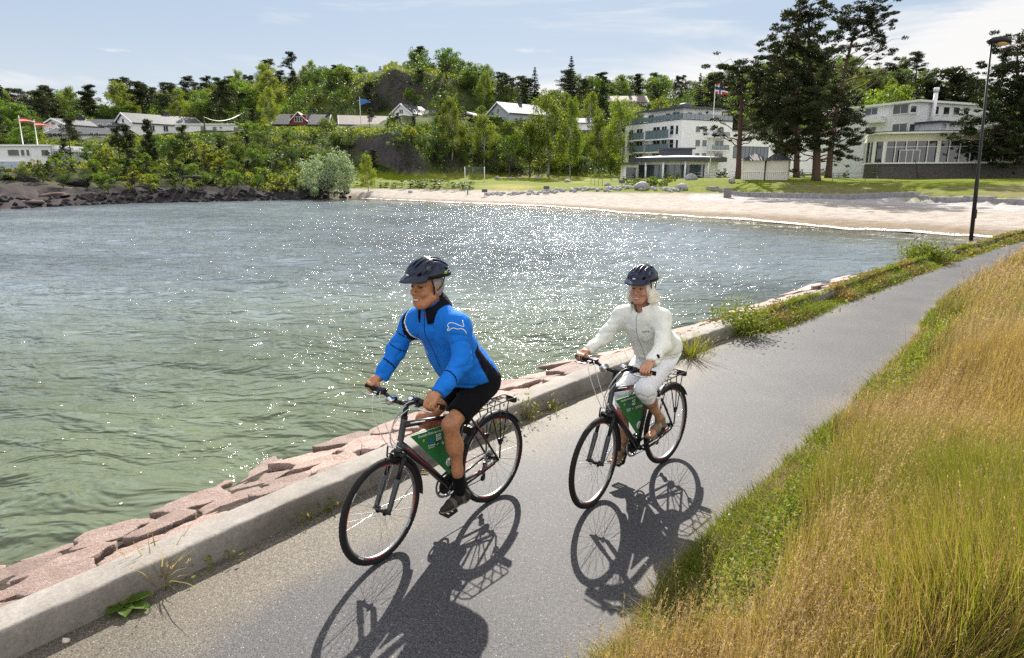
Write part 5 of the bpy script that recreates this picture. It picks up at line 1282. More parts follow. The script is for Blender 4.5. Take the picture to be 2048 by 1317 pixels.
# ------------------------------------------------------------------ the modern hotel
def build_hotel():
    Yc=132.0; C=np.array([s_of(1357)*Yc,Yc]); tr=np.array([.884,.468]); tl=np.array([-.468,.884]); nl=np.array([-.884,-.468]); nr=np.array([.468,-.884])
    FL=Facade(C,tl,nl); FR=Facade(C,tr,nr); zb=1.9
    root=empty('hotel',(C[0],C[1],zb),0,'white modern hotel of four storeys with balconies, behind the round pavilion','hotel'); root.location=(0,0,0)
    ul=FL.uz(*crop4(105,600))[0]; ztop=FL.uz(*crop4(615,537))[1]; ur=FR.uz(1465,250)[0]; ue=FR.uz(1705,260)[0]
    mb=MB(); D=16
    P=[C,C+tr*ur,C+tr*ur+tl*D,C+tl*max(ul,D)]
    P=[C+tl*ul,C,C+tr*ur,C+tr*ur+tl*ul]
    mb.prism([tuple(p) for p in P],zb,ztop,0); 
    zw=FR.uz(*crop4(1400,655))[1]; Q=[C+tr*ur+tl*.8,C+tr*ue+tl*.8,C+tr*ue+tl*13,C+tr*ur+tl*13]; mb.prism([tuple(p) for p in Q],zb,zw,0)
    wl=mb.build('wall',WALLW,root)
    ed=MB(); FL.box(ed,-.12,ul+.1,ztop,ztop+.16,-.2,.12); FR.box(ed,-.0,ur+.1,ztop,ztop+.16,-.2,.12); Facade(C+tl*.8,tr,nr).box(ed,ur,ue,zw,zw+.2,-.2,.25); ed.build('parapet_cap',DKMET,root)
    # set-back top storey
    so_=2.2; zr=FL.uz(*crop4(650,425),-so_)[1]; c2=C+tl*so_+tr*so_; u2l=FL.uz(*crop4(285,520),-so_)[0]-so_; u2r=ur-so_-1
    mb=MB(); mb.prism([tuple(p) for p in(c2+tl*u2l,c2,c2+tr*u2r,c2+tr*u2r+tl*u2l)],ztop+.16,zr,0); mb.build('penthouse_wall',WALLW,root)
    mb=MB(); o=1.1; a=c2-tl*o-tr*o; mb.prism([tuple(p) for p in(a+tl*(u2l+2*o),a,a+tr*(u2r+2*o),a+tr*(u2r+2*o)+tl*(u2l+2*o))],zr,zr+.32,0); rf=mb.build('roof',DKMET,root)
    mb=MB(); q=c2+tl*4+tr*4; mb.lathe([(1.3,0),(1.3,.7),(1.0,1.1),(.1,1.25)],c=(q[0],q[1],zr+.3),n=16); mb.build('roof_vent',DKMET,rf)
    PL=Facade(c2,tl,nl); PR=Facade(c2,tr,nr)
    for F,R in((PL,[(330,495,375,560),(500,478,535,540),(568,465,628,525)]),(PR,[(710,462,745,522),(812,465,845,525),(1060,475,1088,530)])):
        for r in R: 
            u0,z1=F.uz(*crop4(r[0],r[1])); u1,z0=F.uz(*crop4(r[2],r[3])); F.window(root,u0,u1,max(z0,ztop+.2),min(z1,zr-.1),2)
    WL_=[(143,640,180,705),(215,630,268,710),(375,612,435,700),(460,605,503,690),(570,595,612,680),(625,595,658,675),(140,762,178,830),(215,755,266,835),(375,742,433,830),(460,740,500,825),(565,730,610,815),(625,735,655,812),(138,882,176,940),(210,878,265,920),(370,872,430,905),(455,868,498,895)]
    FLm=FL
    for i,r in enumerate(WL_):
        r=list(r); 
        if i in(4,5,10,11): r[0]-=28; r[2]-=42
        u0,z1=FL.uz(*crop4(r[0],r[1])); u1,z0=FL.uz(*crop4(r[2],r[3])); FL.window(root,u0,u1,z0,z1,2 if abs(r[2]-r[0])>32 else 1,rail=i in(4,10))
    for r in[(790,600,828,658),(858,598,893,660),(785,733,825,795),(852,735,890,792),(783,862,822,895),(848,862,886,895),(1000,620,1055,700),(975,738,1050,835),(970,865,1045,905)]:
        u0,z1=FR.uz(*crop4(r[0],r[1])); u1,z0=FR.uz(*crop4(r[2],r[3])); FR.window(root,u0,u1,z0,z1,1 if r[2]-r[0]<45 else 2)
    W2=Facade(C+tl*.8,tr,nr)
    for r in[(1300,520,1335,570)]: pass
    for r,n in(((1290,690,1330,750),1),((1590,690,1640,760),2),((1590,870,1630,930),1)):
        u0,z1=W2.uz(*crop4(r[0],r[1])); u1,z0=W2.uz(*crop4(r[2],r[3])); W2.window(root,u0,u1,z0,z1,n)
    u0,z1=W2.uz(*crop4(1160,798)); u1,z0=W2.uz(*crop4(1485,912)); W2.window(root,u0,u1,z0,z1,9,DKMET,GLASSB,.12,'glazed_front')
    def balcony(F,r,dep=1.5):
        u0,z1=F.uz(*crop4(r[0],r[1]),dep); u1,z0=F.uz(*crop4(r[2],r[3]),dep); u0,u1=min(u0,u1),max(u0,u1); b=MB()
        F.box(b,u0,u1,z0-.05,z0+.15,0,dep,1)
        n=max(3,int((u1-u0)/1.0))
        for k in range(n+1): u=u0+.03+(u1-u0-.06)*k/n; F.box(b,u-.025,u+.025,z0+.15,z1,dep-.05,dep,0)
        F.box(b,u0,u1,z1,z1+.06,dep-.06,dep+.005,0)
        for u in(u0+.03,u1-.03): F.box(b,u-.025,u+.025,z1,z1+.05,0,dep-.06,0)
        o=b.build('balcony',[RAIL,WALLW],root); g=MB(); F.box(g,u0+.04,u1-.04,z0+.2,z1-.04,dep-.035,dep-.015); 
        g.build('balcony_glass',RGL,o)
    for r in[(138,672,275,735),(298,650,515,725),(138,795,272,858),(295,782,512,850),(138,925,180,965)]: balcony(FL,r)
    for r in[(957,655,1120,712),(952,783,1112,843),(960,900,1080,930)]: balcony(FR,r)
    rl=MB()
    for F,u1 in((FL,ul),(FR,ur)):
        n=int(u1/1.1)
        for k in range(n+1): u=u1*k/n; F.box(rl,u-.025,u+.025,ztop+.16,ztop+1.15,-.1,-.05)
        F.box(rl,0,u1,ztop+1.15,ztop+1.22,-.11,-.04)
    r_=rl.build('terrace_railing',RAIL,root); g=MB(); FL.box(g,.04,ul,ztop+.25,ztop+1.1,-.085,-.065); FR.box(g,.04,ur,ztop+.25,ztop+1.1,-.085,-.065); g.build('railing_glass',RGL,r_)
    OCC.append((1248,1560,205,360,128))
    # round pavilion
    Yp=124.0; cx=s_of(1352)*Yp; zp=2.05; R_=8.9; zt=Facade((0,115.5),(1,0),(0,-1)).uz(1352,318)[1]
    pv=empty('pavilion',(0,0,0),0,'round glazed restaurant pavilion with broad dark-edged roof before the hotel','pavilion')
    pts=lambda r,a0=0,a1=360,n=48:[(cx+r*math.cos(rad(a)),Yp+r*.85*math.sin(rad(a))) for a in np.linspace(a0,a1,n,endpoint=False)]
    mb=MB(); mb.prism(pts(R_),zt-.35,zt+.35,0); top=pts(R_-.1); V=[(x,y,zt+.35) for x,y in top]+[(cx,Yp,zt+1.0)]; mb.add(V,[[i,(i+1)%48,48] for i in range(48)],1,True); mb.build('roof',[DKMET,mat('pale_roof',(.62,.62,.64),.5,.1,3)],pv)
    mb=MB(); mb.box((cx-.3,Yp+.5,zt+1.25),(5.2,4,1.3)); mb.box((cx-.3,Yp+.5,zt+2.0),(6.2,5,.25)); mb.build('clerestory',DKMET,pv)
    mb=MB(); mb.prism(pts(R_-1.6),zp-.6,zp+.25,0); mb.prism(pts(R_-1.6),zt-.9,zt-.35,0); mb.prism(pts(R_-1.62,300,352,14)+[(cx,Yp)],zp,zt-.36,0); mb.build('wall',WALLW,pv)
    mb=MB(); mb.prism(pts(R_-1.75),zp+.25,zt-.9,0); 
    gl_=mb.build('window',GLASSB,pv); mb=MB()
    for a in range(178,300,11): x,y=cx+(R_-1.7)*math.cos(rad(a)),Yp+(R_-1.7)*.85*math.sin(rad(a)); mb.box((x,y,(zp+zt)/2-.2),(.09,.09,zt-zp-.9),0)
    mb.build('mullions',DKMET,gl_)
    for px in(1274.7,1290.5,1325,1369,1414):
        s=s_of(px); # column on the roof's rim
        A=1+0; best=min((abs((cx+(R_-.5)*math.cos(rad(a)))/(Yp+(R_-.5)*.85*math.sin(rad(a)))-s),a) for a in range(182,358)); a=rad(best[1])
        mb=MB(); mb.lathe([(.17,zp-.6),(.17,zt-.35)],c=(cx+(R_-.5)*math.cos(a),Yp+(R_-.5)*.85*math.sin(a),0),n=12); mb.build('column',WALLW,pv)
    ax0,ax1=s_of(1238)*118,s_of(1273)*118; mb=MB(); mb.box(((ax0+ax1)/2,119.5,zp+2.75),(ax1-ax0+.6,4.6,.3),0); mb.build('annex_roof',DKMET,pv); mb=MB(); mb.box(((ax0+ax1)/2+.4,120,zp+1.1),(ax1-ax0-.9,3.6,3.0),0); mb.build('annex_wall',WALLW,pv); mb=MB(); mb.box((ax1-1.0,118.16,zp+.95),(1.7,.1,2.3),0); mb.build('door',GLASS,pv)
build_hotel()

# ------------------------------------------------------------------ the old hotel on the right
def build_old_hotel():
    Yc=95.0; C=np.array([s_of(1816.6)*Yc,Yc]); tr=np.array([.921,.39]); tr/=np.linalg.norm(tr); tl=np.array([-tr[1],tr[0]]); nr=np.array([tr[1],-tr[0]]); nl=-tr
    FL=Facade(C,tl,nl); FR=Facade(C,tr,nr); zb=1.9
    root=empty('old_hotel',(0,0,0),0,'old white weatherboarded hotel with glazed veranda on a dark stone plinth, far right','hotel')
    ztop=FR.uz(*crop5(912,357))[1]; ul=FL.uz(*crop5(500,400))[0]; ur=FR.uz(*crop5(1620,402))[0]+6
    mb=MB(); mb.prism([tuple(p) for p in(C+tl*ul,C,C+tr*ur,C+tr*ur+tl*(ul+6),C+tl*(ul+6))],zb,ztop,0); mb.build('wall',CLAD,root)
    mb=MB(); a=C-tl*.5-tr*.5; mb.prism([tuple(p) for p in(a+tl*(ul+7),a,a+tr*(ur+1),a+tr*(ur+1)+tl*(ul+7))],ztop,ztop+.28,0); c=C+tr*ur*.5+tl*(ul+6)*.5
    V=[(*p,ztop+.28) for p in(a+tl*(ul+7),a,a+tr*(ur+1),a+tr*(ur+1)+tl*(ul+7))]+[(c[0],c[1],ztop+1.5)]; mb.add(V,[[0,1,4],[1,2,4],[2,3,4],[3,0,4]],1); mb.build('roof',[TRIM,ROOFD],root)
    mb=MB(); FR.box(mb,-.08,.1,zb,ztop,-.05,.05); mb.build('corner_board',TRIM,root)
    for F,Rs in((FR,[(935,397,982,465,1),(1138,403,1198,483,2),(1257,413,1303,488,1),(1352,415,1402,490,1),(1452,423,1493,488,1),(924,580,965,652,1),(1118,582,1190,620,2)]),(FL,[(772,398,905,470,2),(762,582,890,655,2),(640,400,700,470,1)])):
        for x0,y0,x1,y1,n in Rs[:7 if F is FR else 2]:
            u0,z1=F.uz(*crop5(x0,y0)); u1,z0=F.uz(*crop5(x1,y1)); F.window(root,u0,u1,z0,z1,n,fw=.14)
    # balcony wing to the left
    u0,z1=FL.uz(*crop5(615,420)); u1,z0=FL.uz(*crop5(490,495)); FL.window(root,u0,u1,z0,z1,2,name='balcony_door')
    u0,z1=FL.uz(*crop5(600,605)); u1,z0=FL.uz(*crop5(492,652)); FL.window(root,u0,u1,z0,z1,2)
    u0,z1=FL.uz(*crop5(640,498),1.2); u1,z0=FL.uz(*crop5(500,570),1.2); mb=MB(); FL.box(mb,u0,u1+.6,z0,z1,.02,1.2); mb.build('balcony',CLAD,root)
    pc=C+tr*2.6+nr*.45; z0=FR.uz(*crop5(1080,590),.4)[1]; z1=FR.uz(*crop5(1100,262),.4)[1]
    mb=MB(); mb.lathe([(.27,z0-1.5),(.27,z1)],c=(pc[0],pc[1],0),n=16); mb.lathe([(.36,z1),(.36,z1+.55),(.30,z1+.6)],c=(pc[0],pc[1],0),n=16); mb.build('chimney',WALLW,root)
    # veranda
    zs=2.0; pl=[]; 
    for x,Y in((440,93.5),(462,91.2),(540,89.4),(640,88.4),(1160,86.6),(1900,84.0),(2500,82.5)): px=crop5(x,0)[0]; pl.append(np.array([s_of(px)*Y,Y]))
    back=[np.array([pl[-1][0]+2,pl[-1][1]+9]),C+tr*ur*.6+nr*.0,C+nr*.0+tl*2]
    fz=lambda px,py,Y: atY(px,py,Y)[2]
    zsill=fz(*crop5(900,952),87.5); zhead=fz(*crop5(900,745),87.5); zroof=fz(*crop5(900,672),87.5)
    poly=[tuple(p) for p in pl+back]
    mb=MB(); mb.prism(poly,zs-.6,zsill-.18,0); mb.build('plinth',STONEP,root)
    g_=lambda o:[tuple(p+o*np.array([.25,.97])) for p in pl]+[tuple(p) for p in back]
    mb=MB(); mb.prism(g_(-.18),zsill-.18,zsill,0); mb.build('sill',TRIM,root)
    mb=MB(); mb.prism(g_(.05),zhead,zroof,0); mb.build('frieze',CREAM,root)
    mb=MB(); mb.prism(g_(-.55),zroof,zroof+.22,0); mb.prism(g_(-.35),zroof+.22,zroof+.34,1); mb.build('veranda_roof',[TRIM,ROOFD],root)
    mb=MB(); mb.prism(g_(.25),zsill,zhead,0); gl_=mb.build('veranda_glazing',GLASS,root)
    for i in range(len(pl)-1):
        a,b=pl[i],pl[i+1]; t=(b-a)/np.linalg.norm(b-a); F=Facade(a,t,np.array([t[1],-t[0]])); L_=np.linalg.norm(b-a); n=max(1,int(round(L_/1.15))) ; mb=MB()
        for k in range(n+1): u=L_*k/n; w=.20 if (k in(0,n) and i>1) else .05; F.box(mb,u-w,u+w,zsill,zhead,-.1,.06 if w<.1 else .09)
        F.box(mb,.1,L_-.1,zhead-.75,zhead-.68,-.1,.045) if i>2 else None
        mb.build('veranda_frame',TRIM,gl_)
    a,b=pl[3],pl[4]; t=(b-a)/np.linalg.norm(b-a); F=Facade(a,t,np.array([t[1],-t[0]])); u0,_=F.uz(*crop5(822,900)); u1,_=F.uz(*crop5(1012,900)); zd=fz(*crop5(900,990),87.5); zt=fz(*crop5(900,835),87.5)
    F.window(root,u0,u1,zsill-.05,zt,3,fw=.07,name='door',off=.10)
    st=MB()
    for k in range(6): F.box(st,u0-2.6+.0*k,u1-.4,zs-.3,zd-.28*k-.1,.12+.32*k,.12+.32*(k+1))
    st=st.build('steps',STONEP,root); hr=MB()
    for u in(u0-2.6,u1-.4): 
        p0=F.at(u,.2); p1=F.at(u,2.3); hr.tube([(p0[0],p0[1],zd+.8),(p1[0],p1[1],zs+.6)],.03,6); hr.tube([(p1[0],p1[1],zs+.6),(p1[0],p1[1],zs-.4)],.03,6)
    hr.build('handrail',BLKM,st)
    # small dormer with its own flat roof
    pd=C+tr*7.8+nr*3.4; FD=Facade(pd,tr,nr); z0=zroof+.3; u0,z1=FD.uz(*crop5(1215,562)); u1,_=FD.uz(*crop5(1520,560)); mb=MB(); FD.box(mb,u0,u1,z0,z1,-3.4,0); mb.build('dormer',CLAD,root); mb=MB(); FD.box(mb,u0-.4,u1+.4,z1,z1+.22,-3.3,.4); mb.build('dormer_roof',ROOFD,root)
    for r in((1240,577,1275,620),(1315,572,1362,612),(1385,567,1438,610)):
        a,zz1=FD.uz(*crop5(r[0],r[1])); b,zz0=FD.uz(*crop5(r[2],r[3])); FD.window(root,a,b,max(zz0,z0+.1),zz1,1)
    OCC.append((1700,2048,195,362,84))
build_old_hotel()

# ------------------------------------------------------------------ houses on the slope
def gable_house(label,px0,px1,Y,yeave,yridge,ybase,rz,w,d,wallm=WALLW,roofm=ROOFD,dormer=None,wins=(),name='house',chim=True,gablewin=True):
    """w along the ridge, d across it; local -y is the eaves side turned to the viewer when rz=0"""
    pc=(px0+px1)/2; c=atY(pc,ybase,Y); zb=min(c[2],c[2]); ze=atY(pc,yeave,Y)[2]; zr=atY(pc,yridge,Y)[2]; h=ze-zb; r=zr-ze
    root=empty(name,(c[0],c[1]+d/2*.8,zb),rz,label,'house')
    cg,sg=math.cos(rz),math.sin(rz); low=min([gz(c[0]+x*cg-y*sg,c[1]+d*.4+x*sg+y*cg) for x in(-w/2,0,w/2) for y in(-d/2,0,d/2)])-zb; low=-min(max(.8,-low+.3),5.0)
    mb=MB(); mb.box((0,0,(h+low)/2),(w,d,h-low)); mb.box((0,0,low/2-.15),(w+.06,d+.06,-low-.3),1) if low<-1 else None; mb.add([(-w/2,-d/2,h),(-w/2,d/2,h),(-w/2,0,h+r-.08),(w/2,-d/2,h),(w/2,d/2,h),(w/2,0,h+r-.08)],[[0,2,1],[3,4,5]],0); mb.build('wall',[wallm,STONEP],root)
    o=.45; mb=MB(); ez=h-.32*r*o/(d/2)-.0; k=o*r/(d/2)
    V=[(-w/2-.4,-d/2-o,h-k),(w/2+.4,-d/2-o,h-k),(w/2+.4,0,h+r),(-w/2-.4,0,h+r),(w/2+.4,d/2+o,h-k),(-w/2-.4,d/2+o,h-k)]
    V=V+[(x,y,z+.18) for x,y,z in V]
    mb.add(V,[[0,1,2,3],[3,2,4,5],[9,8,7,6],[11,10,8,9],[0,6,7,1],[5,4,10,11],[0,3,9,6],[3,5,11,9],[1,7,8,2],[2,8,10,4]],0)
    for sx in(-1,1): 
        x=sx*(w/2+.42)
        for sy in(-1,1): mb.add([(x-.05,sy*(d/2+o),h-k-.12),(x+.05,sy*(d/2+o),h-k-.12),(x+.05,0,h+r-.12),(x-.05,0,h+r-.12),(x-.05,sy*(d/2+o),h-k+.2),(x+.05,sy*(d/2+o),h-k+.2),(x+.05,0,h+r+.2),(x-.05,0,h+r+.2)],[[0,1,2,3],[4,7,6,5],[0,4,5,1],[1,5,6,2],[2,6,7,3],[3,7,4,0]],1)
    rf=mb.build('roof',[roofm,TRIM],root)
    if chim: m=MB(); m.box((w*.12,d*.08,h+r+.2),(.8,.8,1.5),0); m.box((w*.12,d*.08,h+r+1.0),(.95,.95,.14),0); m.build('chimney',ROOFD,rf)
    F=Facade((0,-d/2),(1,0),(0,-1))
    for u,z,ww,wh in wins: F.window(root,u-ww/2,u+ww/2,z,z+wh,2)
    if gablewin:
        for sx,n in((-1,(-1,0)),(1,(1,0))):
            G=Facade((sx*w/2,0),(0,-1 if sx<0 else 1),n); G.window(root,-.55,.55,h+.1,h+min(1.3,r*.45),2)
            if h>2: G.window(root,-1.6,-.4,h-1.9,h-.7,2)
    if dormer:
        u,dw,dh=dormer; m=MB(); m.box((u,-d/2+.9,h+dh/2-.4),(dw,2.2,dh*.6+.8),0); y0=-d/2-.22; hh=h+dh*.3; m.add([(u-dw/2,y0,hh),(u+dw/2,y0,hh),(u,y0,hh+dh*.7)],[[0,1,2]],0); dm=m.build('dormer',wallm,root)
        m=MB(); o2=.35
        for sx in(-1,1):
            a=(u+sx*(dw/2+o2),hh-o2*dh*.7/(dw/2)); b=(u,hh+dh*.7); V=[(a[0],y0-.35,a[1]),(b[0],y0-.35,b[1]),(b[0],.2,b[1]),(a[0],.2,a[1])]; V=V+[(x,y,z+.22) for x,y,z in V]; m.add(V,[[0,1,2,3],[7,6,5,4],[1,5,6,2],[2,6,7,3],[3,7,4,0]],0); m.add([V[0],V[1],V[5],V[4]],[[0,1,2,3]],1)
        m.build('dormer_roof',[roofm,TRIM],dm); Facade((0,y0),(1,0),(0,-1)).window(dm,u-dw*.24,u+dw*.24,hh-.25,hh+dh*.32,3)
    OCC.append((px0,px1,yridge,ybase-3,Y)); return root
def flat_house(label,px0,px1,Y,ytop,ybase,wins,plinth=None,name='house',rz=0):
    a=atY(px0,ybase,Y);b=atY(px1,ybase,Y); w=b[0]-a[0]; zb=a[2]; zt=atY(px0,ytop,Y)[2]; h=zt-zb
    root=empty(name,((a[0]+b[0])/2,Y+3.5,zb),rz,label,'house'); mb=MB(); mb.box((0,0,h/2-.6),(w,7,h+1.2)); mb.build('wall',CLAD,root); mb=MB(); mb.box((0,0,h+.12),(w+.6,7.6,.24),0); mb.build('roof',TRIM,root)
    F=Facade((0,-3.5),(1,0),(0,-1)); k=w/(px1-px0)
    for x0,x1,y0,y1 in wins:
        z1=(ybase-y0)/(ybase-ytop)*h; z0=(ybase-y1)/(ybase-ytop)*h; F.window(root,(x0-px0)*k-w/2,(x1-px0)*k-w/2,z0,z1,max(1,int((x1-x0)*k/1.0)))
    if plinth: m=MB(); m.box((plinth[0],-.25,-1.1),(plinth[1],7.3,2.0)); m.build('plinth',mat('pale_blue_plinth',(.45,.50,.56),.8,.1,3),root)
    OCC.append((px0,px1,ytop,ybase-2,Y)); return root
flat_house('long low white cabin on the rock at the water, at the photo\'s left edge',-45,104,98,293,322,[(19,41,300,312),(45,52,300,312),(56,62,300,312),(86,100,300,312)],(-3,9))
flat_house('small white shed beside the low waterside cabin',105,121,99,303,317,[(106,112,306,312)],name='shed')
gable_house('white house with broad dark roof beside the hedge, left of the gabled one',107,228,140,270,256,288,0,15,9,wins=[(-6,.9,.7,1.2),(-5,.9,.7,1.2),(-4,.9,.7,1.2),(2.5,1.6,.6,.6),(3.6,1.6,.6,.6)],chim=False)
gable_house('white gabled house just behind the broad dark-roofed one',120,165,149,252,240,275,rad(68),11,7.5)
gable_house('white house with dark roof and chimney, set back right of the broad roof',187,243,154,253,239,268,rad(12),10,7,wins=[(-1.5,1.2,.8,.9),(0.3,1.2,.8,.9)])
gable_house('large white house whose tall gable faces the bay, under the wooded hill',250,362,156,249,229,276,rad(52),16,9.5,wins=[(-4,1.4,1.0,1.2),(-1,1.4,1.0,1.2)])
flat_house('long flat-roofed white house above the pines and bushes',352,495,152,250,273,[(353,359,254,262),(403,413,253,262),(427,435,254,262),(441,446,254,258),(469,481,255,263)])
gable_house('dark-roofed red house with a white-trimmed dormer',553,648,164,249,228,262,rad(6),12.5,8,REDW,ROOFD,dormer=(-.4,3.6,2.6))
gable_house('white house with brown tiled roof behind the flagpole',679,778,162,250,231,264,rad(14),12.5,8,WALLW,ROOFB)
gable_house('tall white gabled house under the rock face',798,842,170,229,210,254,rad(62),8,6.5,wins=[(0,1.0,.9,1.3)])
gable_house('small dark-roofed annex joined to the tall gabled house',838,873,171,236,221,254,rad(18),5.5,5,chim=False)
gable_house('dark-roofed white villa with a dormer on the hilltop',714,772,236,162,148,170,0,11,8,dormer=(1.5,4.4,2.9))
gable_house('tiny lookout pavilion with pointed dark roof on the hilltop',807,820,238,149,142,156,rad(20),2.6,2.6,chim=False,gablewin=False,name='lookout')
gable_house('small red cottage with white-edged gable between birches',932,951,166,232,226,243,rad(70),5,3.5,REDW,ROOFB,chim=False)
gable_house('grey house with dark roof and gable balcony left of the tall birch',1005,1064,158,228,206,246,rad(40),11.5,8,GREYW,ROOFD,dormer=None)
gable_house('brown-roofed house half hidden by the trees left of the white hotel',1222,1284,205,205,191,215,0,12,8,CREAM,ROOFB)
gable_house('white house peeping through the trees below the dark spruce',1152,1178,160,246,237,258,rad(20),4.5,4,chim=False)
gable_house('grey-roofed hilltop house behind the lone pine',1462,1502,258,140,127,153,rad(58),9,8,WALLW,GREYW)
gable_house('long white hilltop house between the leaning pines',1690,1762,258,151,140,160,rad(4),15,8,WALLW,GREYW,wins=[(-4,1,1,1.2),(0,1,1,1.2),(4,1,1,1.2)])

# ------------------------------------------------------------------ kiosks, flagpoles, lamp, net, bin
def kiosk(px,Y,w,label,open_side):
    x=s_of(px)*Y; z=gz(x,Y)-.1; r=empty('kiosk',(x,Y,z),rad(-28),label,'kiosk','white kiosks on the lawn'); h=2.35
    mb=MB(); mb.box((0,0,h/2+.0),(w,w,h)); 
    for sx in(-1,1):
        for sy in(-1,1): mb.box((sx*(w/2),sy*(w/2),h/2),(.16,.16,h))
    mb.build('wall',CREAM,r)
    m=MB(); o=w/2+.35; m.add([(-o,-o,h),(o,-o,h),(o,o,h),(-o,o,h),(0,0,h+(1.25 if open_side else .95))],[[0,1,4],[1,2,4],[2,3,4],[3,0,4],[3,2,1,0]],0); m.build('roof',ROOFD,r)
    F=Facade((0,-w/2),(1,0),(0,-1)); G=Facade((-w/2,0),(0,-1),(-1,0))
    if open_side:
        m=MB(); G.box(m,-.75,.75,1.15,2.1,0,.02); m.build('hatch',GLASS,r); m=MB()
        G.box(m,-1.0,1.0,1.02,1.12,0,.35); m.build('counter',TRIM,r)
    m=MB()
    for k in range(11): F.box(m,-w/2+.1+k*(w-.2)/10-.035,-w/2+.1+k*(w-.2)/10+.035,.05,1.0,.03,.08)
    F.box(m,-w/2,w/2,1.0,1.08,.02,.1); m.build('railing',TRIM,r)
kiosk(1507,83,2.45,'white kiosk with slatted front rail at the foot of the lone pine',False)
kiosk(1554,82,2.3,'white kiosk with dark serving hatch, right of the railed one',True)
def pole_flag(px,Y,ybase,ytop,label,kind):
    b=atY(px,ybase,Y); t=atY(px,ytop,Y)[2]; zb=min(b[2],gz(b[0],Y)); r=empty('flagpole',(b[0],Y,zb),0,label,'flagpole'); h=t-zb
    m=MB(); m.tube([(0,0,-.5),(0,0,h*.5),(0,0,h)],[.09,.075,.045],8); m.lathe([(.02,-.08),(.09,0),(.02,.08)],c=(0,0,h+.08),n=8); m.build('pole',TRIM,r)
    red=flat('flag_red',(.55,.04,.03),.8); blue=flat('flag_blue',(.06,.16,.45),.8); dk=flat('flag_darkblue',(.02,.04,.2),.8)
    m=MB(); n=16;k=8
    if kind=='pennant': W_,H_,mats=3.2,.7,[red,TRIM]
    elif kind=='blue': W_,H_,mats=2.6,1.5,[blue,TRIM]
    else: W_,H_,mats=2.3,1.75,[red,TRIM,dk]
    fz=lambda u,v:(u*W_*.93,.18*math.sin(u*7+v)*u,h-.15-v*(H_*(1-.85*u) if kind!='norway' else H_)-(.25 if kind!='norway' else .10)*u*u*W_-(.9 if kind=='pennant' else 0)*u*0)
    V=[fz(i/n,j/k) for i in range(n+1) for j in range(k+1)]
    for i in range(n):
        for j in range(k):
            mm=0
            if kind=='norway': mm=2 if (j in(3,4) and False) or i==6 else 0; mm=2 if (i in(5,6) or j in(3,4)) else (1 if (i in(4,7) or j in(2,5)) else 0)
            if kind=='pennant': mm=1 if j in(3,4) else 0
            m.add([V[i*(k+1)+j],V[(i+1)*(k+1)+j],V[(i+1)*(k+1)+j+1],V[i*(k+1)+j+1]],[[0,1,2,3]],mm,True)
    m.build('flag',mats,r)
pole_flag(45,104,281,234,'white flagpole with long red pennant, leftmost of the pair','pennant')
pole_flag(76,101,293,242,'white flagpole with drooping red pennant behind the low cabin','pennant')
pole_flag(722,150,254,196,'white flagpole with blue flag before the brown-roofed house','blue')
pole_flag(1419,112,348,164,'tall white flagpole with Norwegian flag beside the hotel','norway')
def lamp():
    r=empty('street_lamp',(20.75,29.6,-.05),0,'tall black street lamp with drooping head at the bend of the path','street lamp'); r.rotation_euler=(0,rad(-3.2),0); m=MB()
    m.tube([(0,0,-.3),(0,0,2.4),(0,0,2.45),(0,0,8.1)],[.085,.08,.062,.042],12); m.build('post',BLKM,r)
    m=MB(); m.tube([(-.12,0,8.1),(.05,0,8.13),(.35,-.02,8.15),(.70,-.04,8.08),(.80,-.05,8.0)],[.10,.14,.15,.13,.05],12); h=m.build('lamp_head',BLKM,r)
    m=MB(); m.tube([(.22,-.02,8.03),(.45,-.03,8.02),(.68,-.04,7.98)],[.09,.115,.07],10); m.build('lens',mat('amber_lens',(.55,.33,.12),.3,.1,10),h)
    m=MB(); m.box((0,-.11,.9),(.12,.04,.4)); m.build('hatch',BLKM,r)
lamp()
def utility():
    P=[]
    for px,yb,yt,Y,lab in((413,292,232,138,'dark wooden pole left of the white cable'),(493,262,222,160,'dark wooden pole at the right end of the white cable')):
        b=atY(px,yb,Y); zt=atY(px,yt,Y)[2]; zb=gz(b[0],Y)-.5; m=MB(); m.tube([(b[0],Y,zb),(b[0],Y,zt)],[.16,.11],8); m.box((b[0],Y,zt-.5),(1.5,.1,.1)); o=m.build('utility_pole',mat('old_wood',(.07,.055,.045),.9)); tag(o,lab,'pole'); P.append(np.array([b[0],Y,zt-.2]))
    t=np.linspace(0,1,18); m=MB(); m.tube([P[0]*(1-q)+P[1]*q-np.array([0,0,3.2*4*q*(1-q)*(.6+.4*(1-q))*.5]) for q in t],.07,6); o=m.build('cable',TRIM); tag(o,'thick white cable sagging between two wooden poles','cable')
utility()
def net():
    Y=114; a=atY(930,358,Y);b=atY(969,357,Y); r=empty('volleyball_net',(a[0],Y,gz(a[0],Y)),0,'volleyball net on two white posts at the edge of the lawn','net'); w=b[0]-a[0]
    for x in(0,w): m=MB(); m.tube([(x,0,-.4),(x,0,2.5)],.07,8); m.build('post',TRIM,r)
    m=MB(); m.tube([(0,0,2.4),(w,0,2.4)],.05,6); m.tube([(0,0,1.5),(w,0,1.5)],.03,6)
    for k in range(1,24): m.tube([(w*k/24,0,1.5),(w*k/24,0,2.4)],.012,4)
    for z in(1.7,1.95,2.2): m.tube([(0,0,z),(w,0,z)],.012,4)
    m.build('net',flat('net_grey',(.12,.16,.18),.8),r)
net()
